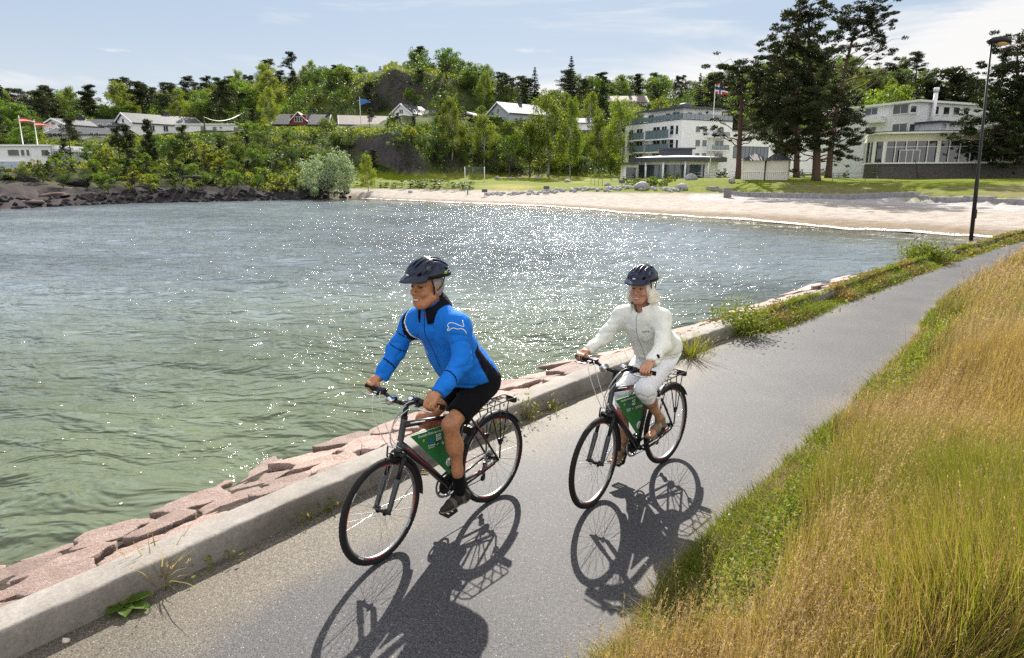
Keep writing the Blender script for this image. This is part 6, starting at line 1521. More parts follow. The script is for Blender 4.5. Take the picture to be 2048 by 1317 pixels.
def small_things():
    x=s_of(1457)*71; m=MB(); m.lathe([(.36,0),(.40,.05),(.40,.9),(.44,.95),(.44,1.05),(.34,1.05),(.34,.8),(.01,.8)],c=(x,71,gz(x,71)-.02),n=18); o=m.build('litter_bin',mat('bin_concrete',(.20,.19,.185),.9)); tag(o,'round grey concrete litter bin on the beach by the stone wall','bin')
    for px,Y,lab in((1093,86,'small dark notice board on the stone bank left of the steps'),(1244,84,'small dark notice board by the shrub bed'),(969,88,'small dark notice board where the footpath meets the sand')):
        x=s_of(px)*Y; z=gz(x,Y); r=empty('notice_board',(x,Y,z),0,lab,'sign'); m=MB(); m.tube([(0,0,-.2),(0,0,.55)],.04,6); m.build('post',DKMET,r); m=MB(); m.box((0,-.05,.7),(.75,.04,.4)); m.build('board',DKMET,r)
    # bollard lamp by the path end
    x=s_of(935)*92; m=MB(); m.lathe([(.09,0),(.09,.75),(.16,.78),(.16,1.0),(.05,1.05)],c=(x,92,gz(x,92)-.02),n=12); o=m.build('bollard',flat('bollard_grey',(.25,.27,.3),.5)); tag(o,'short grey bollard at the end of the footpath','bollard')
    # low fences on the lawn: slim posts with a rail
    def fence(pts,h,lab,post=.03,rail=True):
        P=[np.array([s_of(px)*Y,Y]) for px,Y in pts]; r=None
        o=P[0]; r=empty('lawn_fence',(o[0],o[1],gz(*o)),0,lab,'fence'); m=MB(); prev=None
        for i in range(len(P)-1):
            L_=np.linalg.norm(P[i+1]-P[i]); n=max(1,int(L_/2.2))
            for k in range(n+(i==len(P)-2)):
                q=P[i]+(P[i+1]-P[i])*k/n; z=gz(*q)-gz(*o); a=(q[0]-o[0],q[1]-o[1],z); m.tube([(a[0],a[1],a[2]-.2),(a[0],a[1],a[2]+h)],post,6)
                if prev is not None and rail:
                    for hh in(h-.02,h*.5): m.tube([(prev[0],prev[1],prev[2]+hh),(a[0],a[1],a[2]+hh)],post*.6,5)
                prev=a
        m.build('rails',RAIL,r)
    fence([(1665,78),(1730,78),(1790,77)],.95,'thin dark wire fence across the lawn before the old hotel')
    fence([(1380,97),(1440,96),(1500,92)],.9,'low rail fence along the terrace beside the lone pine')
    fence([(1182,100),(1205,92)],.9,'short dark handrail beside the beach steps')
    # benches/tables by the pavilion
    bm=flat('weathered_bench',(.30,.29,.27),.85); n=0
    for px,Y,lab in((1230,108,'grey outdoor bench nearest the stone steps, left of the pavilion'),(1255,106,'grey outdoor bench just left of the pavilion columns'),(1617,92,'pale picnic bench between the two dark pine trunks'),(1668,94,'pale picnic bench right of the pine trunks'),(1640,93,'pale picnic bench behind the front pine trunk')):
        x=s_of(px)*Y; r=empty('bench',(x,Y,gz(x,Y)),rad(10),lab,'bench','outdoor benches on the lawn'); m=MB(); m.box((0,0,.72),(1.8,.7,.06)); m.build('table_top',bm,r); 
        for sy in(-.65,.65): m=MB(); m.box((0,sy,.44),(1.8,.28,.05)); m.build('seat',bm,r)
        for sx in(-.65,.65): m=MB(); m.box((sx,0,.35),(.07,1.3,.07)); m.box((sx,0,.36),(.07,.1,.72)); m.build('leg',bm,r)
small_things()

# ------------------------------------------------------------------ stone wall behind the beach, rubble and boulders
def build_stone_wall():
    cols=[1415,1500,1700,1900,2048,2400,3000]; Yw=[78,73.2,66.0,57.1,52.1,42.8,33.0]; P=np.array([(s_of(p)*y,y) for p,y in zip(cols,Yw)]); Q,t=resample(P,.05); rng=np.random.RandomState(4); mb=MB(); u=0
    while u<t[-1]-1.4:
        L_=rng.uniform(.85,1.35); a=np.array([np.interp(u+.012,t,Q[:,i]) for i in(0,1)]); b=np.array([np.interp(u+L_-.012,t,Q[:,i]) for i in(0,1)]); c=(a+b)/2; d=b-a; z=float(ground_z(c[0]*.99,c[1]*.99)[0]); hh=.62+rng.uniform(-.03,.03)
        ang=math.atan2(d[1],d[0]); l=np.linalg.norm(d)
        V=[]; h2=l/2; e=.03
        for (x,y,zz) in((-h2,-.22,-.5),(h2,-.22,-.5),(h2,.5,-.5),(-h2,.5,-.5),(-h2,-.22,hh-e),(h2,-.22,hh-e),(h2,.5,hh-e),(-h2,.5,hh-e),(-h2+e,-.22+e,hh),(h2-e,-.22+e,hh),(h2-e,.5-e,hh),(-h2+e,.5-e,hh)): 
            jy=rng.uniform(-.02,.02); V.append((c[0]+x*math.cos(ang)-(y+jy)*math.sin(ang),c[1]+x*math.sin(ang)+(y+jy)*math.cos(ang),z+zz-.12))
        mb.add(V,[[0,1,5,4],[1,2,6,5],[2,3,7,6],[3,0,4,7],[4,5,9,8],[5,6,10,9],[6,7,11,10],[7,4,8,11],[8,9,10,11]],0); u+=L_
    o=mb.build('stone_wall',mat('grey_granite_blocks',(.30,.29,.29),.85,.35,2.5,bmp=.6,bscale=7,bdist=.05)); tag(o,'low wall of squared grey granite blocks along the back of the beach','wall')
build_stone_wall()
def boulder_mesh(seed,n=14):
    rng=np.random.RandomState(seed); V=[];k=n*2
    for i in range(n+1):
        th=PI*i/n
        for j in range(k): ph=2*PI*j/k; V.append((math.sin(th)*math.cos(ph),math.sin(th)*math.sin(ph),math.cos(th)))
    V=np.array(V); nz=vn3(V*1.3+seed*3.1,seed); nz2=vn3(V*3.1+seed,seed+1); r=1+.25*nz+.10*nz2
    for _ in range(7):
        d=rng.normal(size=3); d/=np.linalg.norm(d); q=V@d; r=np.minimum(r,rng.uniform(.70,.92)/np.maximum(q,.05))
    V=V*r[:,None]*np.array([1,.8,.62]); F=np.array([[i*k+j,(i+1)*k+j,(i+1)*k+(j+1)%k,i*k+(j+1)%k] for i in range(n) for j in range(k)]); return V,F
STN=mat('grey_stone',(.36,.355,.36),.85,.4,3,bmp=.7,bscale=9,bdist=.05); STD=mat('dark_shore_stone',(.040,.037,.040),.9,.5,3,spec=.1,bmp=.8,bscale=8,bdist=.06); STDP=mat('pinkish_rock',(.13,.095,.09),.85,.45,2,spec=.1,bmp=.8,bscale=6,bdist=.08)
def stones():
    rng=np.random.RandomState(9); M1=[nf_mesh('boulder',*boulder_mesh(i,9),STN,smooth=True) for i in range(4)]; M2=[nf_mesh('boulder',*boulder_mesh(i+10,9),STD,smooth=False) for i in range(5)]
    for px,Y,r,lab in((1383,93,1.5,'round grey boulder on the lawn before the pavilion'),(1365,79.5,1.35,'rounded grey boulder at the end of the stone rubble'),(1284,81,1.6,'flat-topped grey boulder in the shrub bed'),(1136,108,1.0,'lone flat boulder in the middle of the lawn'),(1022,122,.9,'low boulder at the wood\'s edge behind the lawn'),(995,123,.95,'pale boulder at the wood\'s edge, near the net'),(1040,124,.7,'small boulder at the wood\'s edge behind the footpath loop'),(1074,124,1.0,'pointed grey boulder where lawn meets the bushes'),(820,99,.8,'single grey boulder on the sand below the grassy bank'),(1464,81,1.0,'dark boulder at the foot of the lone pine'),(1215,92,.9,'dark flat boulder beside the handrail')):
        x=s_of(px)*Y; o=link('boulder',M1[rng.randint(4)],None,(x,Y,gz(x,Y)+.15*r),(rng.uniform(-.2,.2),rng.uniform(-.2,.2),rng.uniform(0,6)),(r*.6,r*.55,r*.6)); tag(o,lab,'boulder')
    for i in range(210):
        u=rng.rand(); px=970+u*395; 
        if 1132<px<1142 and rng.rand()<.8: continue
        yb=np.interp(px,[970,1050,1130,1200,1290,1370],[90,88,87,84.5,82,78.5]); Y=yb+rng.normal()*.9-.4; r=rng.uniform(.18,.40); x=s_of(px)*Y
        o=link('rubble_stone',M1[rng.randint(4)],None,(x,Y,gz(x,Y)+r*.2),(rng.uniform(-.5,.5),rng.uniform(-.5,.5),rng.uniform(0,6)),(r,r*.9,r)); tag(o,'grey rounded stone in the rubble band between sand and lawn','stone','stones of the rubble band below the lawn')
    for i in range(190):
        px=-20+(i+rng.rand())/190*720; s=s_of(px); sh=float(shoreY(s)); Y=sh+rng.uniform(-.9,2.6); r=rng.uniform(.22,.55); x=s*Y
        o=link('shore_stone',M2[rng.randint(5)],None,(x,Y,max(gz(x,Y),-.75)+r*.2),(rng.uniform(-.6,.6),rng.uniform(-.6,.6),rng.uniform(0,6)),(r,r*.9,r*.9)); tag(o,'dark angular stone in the riprap along the left shore','stone','dark riprap stones along the left shore')
    # big smooth outcrops on the left shore
    M3=[nf_mesh('outcrop',*boulder_mesh(i+30,22),STDP if i<2 else STD,smooth=True) for i in range(4)]
    for px,Y,sx,sz,k,lab in((25,72,9,1.5,0,'long smooth pinkish rock ledge at the far left waterline'),(95,78,6,1.6,1,'pale sloping rock ledge beside the concrete ramp'),(150,88,7,3.0,2,'dark rock hump below the two flagpoles'),(40,86,9,4.0,3,'steep dark rock under the low white cabin'),(300,91,8,2.6,2,'dark rock outcrop among bushes, left of the willow'),(395,97,8,3.4,3,'broad dark rock face below the pines'),(470,99,6,2.4,2,'dark rock shelf above the riprap, left of the round willow'),(130,84,4,1.3,1,'stepped rock slab between ramp and bushes')):
        x=s_of(px)*Y; o=link('outcrop',M3[k],None,(x,Y,gz(x,Y)-.2),(rng.uniform(-.1,.1),rng.uniform(-.1,.1),rng.uniform(-.3,.3)),(sx*.34,1.8,sz*.42)); tag(o,lab,'rock')
stones()
# ================================================================== trees and plants
def leaf_quads(C,size,rng,asp=.55,up=0.0,jit=.35,dirs=None):
    """one small leaf face per centre; up>0 turns the faces towards the sky, dirs gives long axes"""
    n=len(C); s=(size*(1+jit*rng.uniform(-1,1,n)))[:,None]
    a=rng.normal(size=(n,3)) if dirs is None else dirs+rng.normal(size=(n,3))*.45
    a/=np.linalg.norm(a,axis=1,keepdims=True)
    b=rng.normal(size=(n,3)); b[:,2]*=(1-up); b-=a*(a*b).sum(1,keepdims=True); b/=np.linalg.norm(b,axis=1,keepdims=True)+1e-9
    V=np.stack([C-a*s*.5,C+b*s*asp*.5,C+a*s*.5,C-b*s*asp*.5],1).reshape(-1,3)
    return V,np.arange(4*n).reshape(n,4)
def in_ell(n,c,r,rng,shell=.45):
    d=rng.normal(size=(n,3)); d/=np.linalg.norm(d,axis=1,keepdims=True); q=(shell+(1-shell)*rng.rand(n)**.6)[:,None]; return np.array(c)+d*q*np.array(r)
L_PINE=leafmat('pine_needles',(.016,.030,.012),(.048,.062,.020),.25,(1.5,1.35,.5)); L_PINEB=leafmat('big_pine_needles',(.009,.020,.007),(.034,.046,.013),.2,(1.6,1.3,.5)); L_SPR=leafmat('spruce_needles',(.009,.022,.012),(.022,.042,.018),.2,(1.4,1.4,.6))
L_BIR=leafmat('birch_leaves',(.085,.135,.022),(.17,.20,.035),.5,(1.7,1.6,.5)); L_DEC=leafmat('broad_leaves',(.045,.095,.018),(.125,.175,.028),.48,(1.7,1.7,.5)); L_DECD=leafmat('dark_broad_leaves',(.03,.062,.018),(.075,.115,.024),.42,(1.7,1.7,.5)); L_WIL=leafmat('silver_willow_leaves',(.13,.19,.08),(.40,.45,.33),.4,(1.2,1.25,.8)); L_SHR=leafmat('bright_shrub_leaves',(.10,.15,.02),(.20,.22,.035),.5,(1.6,1.5,.5))
BARKP=mat('pine_bark',(.12,.065,.04),.9,.6,9,bmp=.8,bscale=14,bdist=.05,col2=(.045,.035,.03)); BARKD=mat('grey_bark',(.09,.075,.06),.9,.4,9,bmp=.6,bscale=16,bdist=.04); BARKB=mat('birch_bark',(.52,.49,.45),.8,.5,5,col2=(.10,.09,.08))
def limb(mb,a,b,r0,r1,rng,sag=.15,n=5):
    a=np.array(a);b=np.array(b);t=np.linspace(0,1,n)[:,None]; P=a+(b-a)*t; P[1:-1]+=rng.normal(size=(n-2,3))*np.linalg.norm(b-a)*.05; P[:,2]+=sag*np.linalg.norm(b-a)*np.sin(PI*t[:,0])*.5
    mb.tube(P,np.linspace(r0,r1,n),6,caps=False); return P
class Proto: pass
def make_proto(kind,seed,h,**k):
    rng=np.random.RandomState(seed); T=MB(); LC=[];LD=[];sizes=None; p=Proto(); p.h=h
    if kind=='pine':
        lean=np.array([rng.normal()*.05,rng.normal()*.03]); nl=k.get('n',26); leaf=k.get('leaf',.34); per=k.get('per',105); base=k.get('base',.38); spread=k.get('spread',.24)
        tp=lambda u: np.array([lean[0]*h*u*u+.12*math.sin(u*5+seed)*h*.08,lean[1]*h*u*u,h*u])
        T.tube([tp(u) for u in np.linspace(-.03,.97,9)],np.linspace(h*.020,h*.004,9),8)
        for i in range(nl):
            u=base+(1-base)*((i+rng.rand())/nl)**.9*.97; a=rng.uniform(0,2*PI); L=h*spread*(1.15-.85*((u-base)/(1-base))**1.5)*rng.uniform(.55,1.15); el=rng.uniform(-.05,.45)+(.5*(u>.85))
            p0=tp(u); p1=p0+np.array([math.cos(a)*math.cos(el),math.sin(a)*math.cos(el),math.sin(el)])*L
            P=limb(T,p0,p1,h*.006*(1.2-u),h*.0015,rng,-.1)
            for q in range(rng.randint(2,5)):
                c=P[2]+(P[-1]-P[2])*rng.uniform(.15,1.1)+rng.normal(size=3)*L*.16; r=h*.068*rng.uniform(.6,1.25)*k.get('cl',1); pts=in_ell(int(per*rng.uniform(.6,1.3)),c,(r*1.25,r*1.25,r*.55),rng,.3); LC.append(pts); d=pts-c; d[:,2]=np.abs(d[:,2])+r*.5; LD.append(d/np.linalg.norm(d,axis=1,keepdims=True))
        bark,lm,asp,sz=BARKP,k.get('lm',L_PINE),.34,leaf
    elif kind=='spruce':
        T.tube([(0,0,-.3),(0,0,h*.5),(0,0,h)],[h*.015,h*.010,.02],8); leaf=k.get('leaf',.3)
        z=h*.06
        while z<h*.985:
            u=z/h; R=h*.17*(1-u)**.85*rng.uniform(.8,1.1)+.08; nb=int(5+9*(1-u))
            for j in range(nb):
                a=2*PI*(j+rng.rand())/nb; L=R*rng.uniform(.65,1.15); tip=np.array([math.cos(a)*L,math.sin(a)*L,z-.25*L+.06*L]); n=int(k.get('per',70)*(.25+L/(h*.16))); t=rng.rand(n)[:,None]**.7; pts=np.array([0,0,z])+(tip-np.array([0,0,z]))*t+rng.normal(size=(n,3))*np.array([.05,.05,.025])*(.4+L*.35); LC.append(pts); LD.append(np.tile(np.array([math.cos(a),math.sin(a),-.35]),(n,1)))
            z+=h*.030*rng.uniform(.7,1.3)
        bark,lm,asp,sz=BARKD,L_SPR,.4,leaf
    elif kind=='birch':
        leaf=k.get('leaf',.26); ln=rng.normal()*.04
        tp=lambda u: np.array([ln*h*u*u+.02*h*math.sin(u*4+seed),.015*h*math.sin(u*6),h*u]); T.tube([tp(u) for u in np.linspace(-.02,.95,9)],np.linspace(h*.014,h*.003,9),8)
        for i in range(k.get('n',46)):
            u=.22+.76*((i+rng.rand())/k.get('n',46)); w=math.sin(PI*min(1,max(.05,(u-.12)/.9))**.75)**.8; a=rng.uniform(0,2*PI); L=h*.23*w*rng.uniform(.5,1.1)+.3; p0=tp(u-.06); p1=tp(u)+np.array([math.cos(a)*L,math.sin(a)*L,h*.02]); limb(T,p0,p1,h*.004,h*.001,rng,.2,4)
            for q in range(2):
                c=p0+(p1-p0)*rng.uniform(.55,1.1); r=h*.058*rng.uniform(.7,1.35); pts=in_ell(int(k.get('per',95)*rng.uniform(.6,1.3)),c-np.array([0,0,r*.6]),(r,r,r*1.5),rng,.25); LC.append(pts); LD.append(np.tile(np.array([0,0,-1.0]),(len(pts),1))+rng.normal(size=(len(pts),3))*.6)
        bark,lm,asp,sz=BARKB,k.get('lm',L_BIR),.62,leaf
    elif kind in('broad','bush'):
        leaf=k.get('leaf',.3); w=k.get('w',.36); T.tube([(0,0,-.2),(.02*h,0,h*.25),(0,.02*h,h*.55)],[h*.025,h*.018,h*.008],8); c0=np.array([0,0,h*(.60 if kind=='broad' else .48)]); R=np.array([h*w,h*w,h*(.40 if kind=='broad' else .50)])
        for i in range(k.get('n',30)):
            d=rng.normal(size=3); d/=np.linalg.norm(d); d[2]=d[2]*.9+.1; c=c0+d*R*rng.uniform(.55,.95)*(1+.18*math.sin(3*math.atan2(d[1],d[0])+seed)); c[2]=max(c[2],h*.10); 
            if c[2]>h*.2: limb(T,(0,0,h*.25),c,h*.008,h*.002,rng,.1,4)
            r=h*.125*rng.uniform(.65,1.3); pts=in_ell(int(k.get('per',130)*rng.uniform(.6,1.3)),c,(r,r,r*.8),rng,.4); pts[:,2]=np.maximum(pts[:,2],.03); LC.append(pts); LD.append(rng.normal(size=(len(pts),3)))
        bark,lm,asp,sz=BARKD,k.get('lm',L_DEC),.65,leaf
    C=np.concatenate(LC);D=np.concatenate(LD); V,F=leaf_quads(C,sz,rng,asp,0,.4,D/np.linalg.norm(D,axis=1,keepdims=True))
    p.crown=nf_mesh('crown',V,F,lm,smooth=False); Tv=np.concatenate(T.v); p.trunk=nf_mesh('trunk',Tv,T.f,bark,T.m,T.sm); p.top=float(max(C[:,2].max(),h*.9)); return p
PROTOS={}
for i in range(4): PROTOS['pine',i]=make_proto('pine',i+1,12.,base=(.35,.45,.2,.55)[i],n=(26,20,34,18)[i],spread=(.22,.24,.2,.26)[i])
for i in range(3): PROTOS['birch',i]=make_proto('birch',i+21,14.,n=(46,52,40)[i])
for i in range(3): PROTOS['broad',i]=make_proto('broad',i+31,9.,w=(.36,.30,.42)[i])
for i in range(2): PROTOS['broadd',i]=make_proto('broad',i+41,10.,w=(.34,.40)[i],lm=L_DECD)
for i in range(2): PROTOS['spruce',i]=make_proto('spruce',i+51,13.)
for i in range(3): PROTOS['bush',i]=make_proto('bush',i+61,3.,w=(.5,.6,.42)[i],leaf=.22,n=18,per=55,lm=(L_SHR,L_DEC,L_DECD)[i])
KN={'pine':'pine_tree','birch':'birch_tree','broad':'leafy_tree','broadd':'leafy_tree','spruce':'spruce_tree','bush':'bush'}
NT=[0]
def plant(kind,v,x,y,h,label,group=None,rng=R0,zoff=-.1,wide=1.0):
    p=PROTOS[kind,v]; sc=h/p.top; r=empty(KN[kind],(x,y,gz(x,y)+zoff),rng.uniform(0,2*PI),label,'bush' if kind=='bush' else 'tree',group)
    r.scale=(sc*wide,sc*wide,sc); link('trunk',p.trunk,r); link('crown',p.crown,r); NT[0]+=1; return r
def plant_top(kind,v,px,Y,ytop,label,group=None,wide=1.0):
    x=s_of(px)*Y; h=atY(px,ytop,Y)[2]-gz(x,Y); return plant(kind,v,x,Y,max(h,.8),label,group,wide=wide)
# ---- trees one can point to
plant_top('spruce',0,1138,186,113,'tall dark spruce rising far above the skyline',None,1.25)
for k,px,Y,yt,v,lab,w in(
 ('birch',905,137,190,0,'tall pale birch left of the red cottage',1.0),('birch',968,137,226,1,'yellow-green birch right of the red cottage',1.05),('birch',1095,133,182,2,'broad tall birch in front of the dark spruce',1.25),('birch',1140,134,190,1,'slender dark-green birch below the dark spruce',.7),
 ('birch',1195,140,225,0,'yellow-green birch before the half-hidden white house',1.0),('birch',1240,143,188,2,'tall thin birch left of the white hotel',.9),('birch',1178,168,181,1,'dull green birch behind the white-house gap',1.1),('birch',1310,165,192,0,'rounded yellow birch just above the hotel roof\'s left end',1.2),
 ('broad',1020,130,268,0,'bright bushy tree at the back of the lawn, left of the broad birch',.9),('broad',1060,132,240,2,'leafy tree tucked left of the broad birch trunk',.8),('broadd',880,136,250,0,'dark leafy tree left of the pale birch foot',1.0),('broadd',845,133,262,1,'dark ivy-like tree on the cliff top behind the beach',.9),
 ('birch',550,150,172,1,'golden-green birch above the red house',1.1),('broad',828,176,176,0,'bright round tree clinging to the upper rock face',1.0),
 ('birch',735,103,305,0,'narrow yellow-green shrub tree right of the round willow',1.0),
 ('pine',745,150,215,3,'small pine between flagpole and tall gabled house',.9),('pine',800,150,224,1,'dark pine right beside the tall gabled house',1.0),('pine',830,152,232,2,'dark spreading pine below the annex roof',1.2),
 ('pine',690,232,138,0,'skyline pine left of the hilltop villa',1.0),('pine',770,238,132,1,'thin skyline pine right of the hilltop villa',.8),('pine',603,215,147,0,'lone dark skyline pine above the red house',.8),
 ('pine',150,99,232,3,'spindly pine before the broad dark-roofed house',.8),('pine',245,103,250,1,'left of two crooked pines below the tall gabled end',.9),('pine',262,104,246,0,'right of two crooked pines below the tall gabled end',.8),('pine',303,104,236,2,'dark pine in front of the large gable',.8),('pine',375,105,248,1,'flat-topped pine in front of the flat-roofed house',1.0),
 ('pine',18,112,220,2,'shaggy pine at the left edge beside the flagpoles',1.2),('spruce',22,180,134,1,'dark spruce top on the skyline at far left',1.3),
 ('pine',985,190,160,2,'dark round pine on the skyline left of the dark spruce',1.2),('pine',1000,196,162,0,'dark round pine right beside the other skyline pine',1.0),('pine',945,200,150,1,'tall skyline pine right of the hilltop',1.0),('pine',925,196,152,3,'thin skyline pine on the hill\'s right shoulder',1.0),('pine',890,198,140,2,'leaning skyline pine above the rock face',.9),
 ('spruce',1388,190,147,0,'pointed dark spruce above the hotel roof',1.0),('pine',1410,196,146,2,'broad dark conifer right of the pointed spruce',1.0),('pine',1300,205,168,1,'dark pine by the brown-roofed house',1.0),('pine',1345,200,150,3,'thin bare-stemmed tree left of the pointed spruce',.5),
 ('pine',1890,150,132,0,'tall shapely pine behind the old hotel\'s white chimney',1.3),('pine',1915,160,158,1,'pine behind the old hotel\'s right end',1.2),('pine',1850,152,160,2,'dense pine behind the old hotel roof',1.2),('spruce',1810,158,158,1,'pointed conifer behind the old hotel\'s left end',1.3),('broad',1760,150,168,1,'bright leafy tree between the leaning pines and old hotel',1.1)):
    plant_top(k,v,px,Y,yt,lab,None,w)
# ---- the round silver willow by the water
def willow():
    PROTOS['willow',0]=make_proto('bush',77,8.5,w=.60,leaf=.26,n=85,per=150,lm=L_WIL); KN['willow']='willow_tree'
    Y=98; px=655; x=s_of(px)*Y; h=atY(px,292,Y)[2]-gz(x,Y); p=PROTOS['willow',0]; r=plant('willow',0,x,Y,h,'large round silver-green willow at the water\'s edge'); r.scale=(h/p.top*1.0,h/p.top*1.0,h/p.top); r['category']='tree'
willow()
# ---- wood on the hill
def scatter():
    rng=np.random.RandomState(21); done=[]; cnt=0
    def ok(x,Y,h):
        s=x/Y; px=s*1335+1024; zt=gz(x,Y)+h; yt=355-(zt-CAM_H)*1268/Y
        for a,b,t,bs,yy in OCC:
            hw=h*.26*1300/Y
            if a-hw<px<b+hw and Y<yy+9:
                if yt<bs and Y<yy: return False
                if abs(Y-yy-4)<7: return False
        return True
    regions=('on the left hillside above the low cabin','on the slope above the gabled white houses','on the wooded slope above the red house','around the hilltop villa','on the hill behind the beach','on the slope left of the white hotel','above the white hotel','behind the tall lone pines','behind the old hotel')
    edges=(130,420,640,860,1010,1240,1440,1720)
    tries=0
    while cnt<285 and tries<9000:
        tries+=1
        px=rng.uniform(-60,2120); Y=rng.choice([rng.uniform(150,215),rng.uniform(165,262),rng.uniform(200,270)]); x=s_of(px)*Y; g=gz(x,Y)
        if g<8.5 or (g<10 and px<650 and Y<150): continue
        if px>1560 and Y<165: continue
        kind=rng.choice(['pine','broad','broadd','birch','spruce'],p=[.36,.28,.18,.15,.03]); h={'pine':10.5,'broad':8.5,'broadd':9,'birch':10.5,'spruce':11}[kind]*rng.uniform(.65,1.15)
        if 640<px<880 and Y>225: h*=.55
        
        if px<330: h*=1.15
        if 640<px<960 and Y>200: h=min(h,6.5)
        if not ok(x,Y,h): continue
        if any((x-a)**2+(Y-b)**2<(4.0)**2 for a,b in done): continue
        done.append((x,Y)); v=rng.randint(sum(1 for q in PROTOS if q[0]==kind)); i=int(np.searchsorted(edges,px))
        tone={'pine':'dark pine','broad':'leafy green tree','broadd':'dark leafy tree','birch':'yellow-green birch','spruce':'pointed spruce'}[kind]; far='near the crest' if Y>215 else 'partway up'
        plant(kind,v,x,Y,h,f'{tone} {regions[i]}, {far}',f'{tone}s {regions[i]}',rng,wide=rng.uniform(1.1,1.5)); cnt+=1
    # shrubs and small trees on the lower slopes
    cnt=0;tries=0
    while cnt<270 and tries<9000:
        tries+=1; px=rng.uniform(-20,1260); Y=rng.uniform(82 if px<640 else 90,165 if rng.rand()<.7 else 112); x=s_of(px)*Y; g=gz(x,Y)
        if g<(.45 if px<640 else 2.6) : continue
        if 745<px<905 and 131<Y<143 and rng.rand()<.5: continue
        if px>900 and Y<131: continue
        kind=rng.choice(['bush','bush','bush','broadd','pine','broad']); h={'bush':2.6,'broadd':4.6,'pine':4.6,'broad':4.2}[kind]*rng.uniform(.6,1.25)
        if px<640 and g<3.2: h=min(h,2.4)
        if not ok(x,Y,h): continue
        if any((x-a)**2+(Y-b)**2<2.0**2 for a,b in done): continue
        done.append((x,Y)); v=rng.randint(sum(1 for q in PROTOS if q[0]==kind))
        where='on the rocky left shore' if px<330 else 'on the bank below the white houses' if px<640 else 'on the cliff below the flagpole' if px<900 else 'at the back of the lawn'
        tone={'bush':('bright yellow-green bush','mid-green bush','dark green bush')[v] if kind=='bush' else '','broadd':'small dark leafy tree','pine':'small dark pine','broad':'small bright leafy tree'}[kind]
        plant(kind,v,x,Y,h,f'{tone} {where}',f'{tone}s {where}',rng,wide=rng.uniform(.9,1.3)); cnt+=1
    for px,Y,yt,lab in((398,95,368,'leftmost pale bush on the shore bank'),(431,96,362,'taller pale bush in the shore group of four'),(450,96,356,'tallest pale bush in the shore group of four'),(471,96,367,'small pale bush at the right of the shore group')): plant_top('bush',0,px,Y,yt,lab)
    # bed of low shrubs before the pavilion, hedges, planting
    for i in range(26):
        px=rng.uniform(1250,1345); Y=np.interp(px,[1250,1345],[88,86])+rng.uniform(-2.5,6); x=s_of(px)*Y; plant('bush',rng.choice([0,1,1,2]),x,Y,rng.uniform(.5,1.1),'low shrub in the planted bed before the pavilion','low shrubs in the bed before the pavilion',rng,wide=1.3)
    for px,Y,h,lab in((1335,104,1.5,'small clipped conifer left in the pavilion bed'),(1353,104,1.3,'small clipped conifer right in the pavilion bed'),(1447,110,1.7,'round shrub left of the lone pine'),(1437,112,1.5,'dark shrub by the pavilion\'s white end wall'),(1525,118,3.2,'brown columnar shrub above the kiosk roof'),(1600,112,1.4,'round shrub between the front pines'),(1690,90,1.2,'low dark bush by the old hotel steps')):
        x=s_of(px)*Y; plant('bush',2,x,Y,h,lab,None,rng)
    for px,Y in((760,108),(790,108),(820,107),(850,105),(880,103),(905,101),(735,110),(925,99)): x=s_of(px)*Y; plant('bush',1,x,Y,rng.uniform(.8,1.4),'low green bush on the grassy bank behind the sand','low bushes on the bank behind the sand',rng,wide=3.0)
scatter()
# ---- big foreground pines
def big_pine(seed,px,Y,ytop,path,limbs,label,name='pine_tree',leaf=.26,per=150,rt=.38,clr=1.0):
    """path: trunk picture points (px,py) bottom to top at distance Y; limbs: (picture x, y) clump centres with radius in metres"""
    rng=np.random.RandomState(seed); P=[atY(a,b,Y+c)-0 for a,b,c in path]; o=np.array([P[0][0],P[0][1],gz(P[0][0],P[0][1])-.2]); P[0][2]=o[2]; P=np.array(P)-o
    r=empty(name,tuple(o),0,label,'tree'); T=MB(); n=24; d=np.concatenate([[0],np.cumsum(np.linalg.norm(np.diff(P,axis=0),axis=1))]); tt=np.linspace(0,d[-1],n); Q=np.stack([np.interp(tt,d,P[:,i]) for i in range(3)],1)
    for _ in range(2): Q[1:-1]=(Q[:-2]+2*Q[1:-1]+Q[2:])/4
    u=np.linspace(0,1,n); T.tube(Q,rt*(1-u)**.8*.85+.06+.25*rt*np.exp(-u*26),10)
    LC=[];LD=[]
    for (lx,ly,dy,rr) in limbs:
        c=atY(lx,ly,Y+dy)-o; z0=c[2]-np.linalg.norm(c[:2]-Q[np.argmin(np.abs(Q[:,2]-c[2])),:2])*.55; k=np.argmin(np.abs(Q[:,2]-max(z0,Q[3,2]))); L=np.linalg.norm(c-Q[k]); B=limb(T,Q[k],c,.035+.014*L,.02,rng,-.06,6)
        m=max(4,int(rr*rr*3.6))
        for q in range(m):
            cc=c+rng.normal(size=3)*np.array([rr*.62,rr*.75,rr*.40]); limb(T,B[3],cc,.03,.008,rng,.1,4); r2=rr*rng.uniform(.20,.40)
            pts=in_ell(int(per*rng.uniform(.6,1.3)*r2*r2*3.6)+14,cc,(r2*1.2,r2*1.2,r2*.50),rng,.25); LC.append(pts); dd=pts-cc; dd[:,2]=np.abs(dd[:,2])+r2*.3; LD.append(dd/np.linalg.norm(dd,axis=1,keepdims=True))
    C=np.concatenate(LC);D=np.concatenate(LD); V,F=leaf_quads(C,leaf,rng,.36,0,.45,D)
    T.build('trunk',BARKP,r); link('crown',nf_mesh('crown',V,F,L_PINEB,smooth=False),r); return r
def K(*a): return [(1400+x/3.136,y/3.136,dy,r) for x,y,dy,r in a]
def TP(*a): return [(1400+x/3.136,y/3.136,dy) for x,y,dy in a]
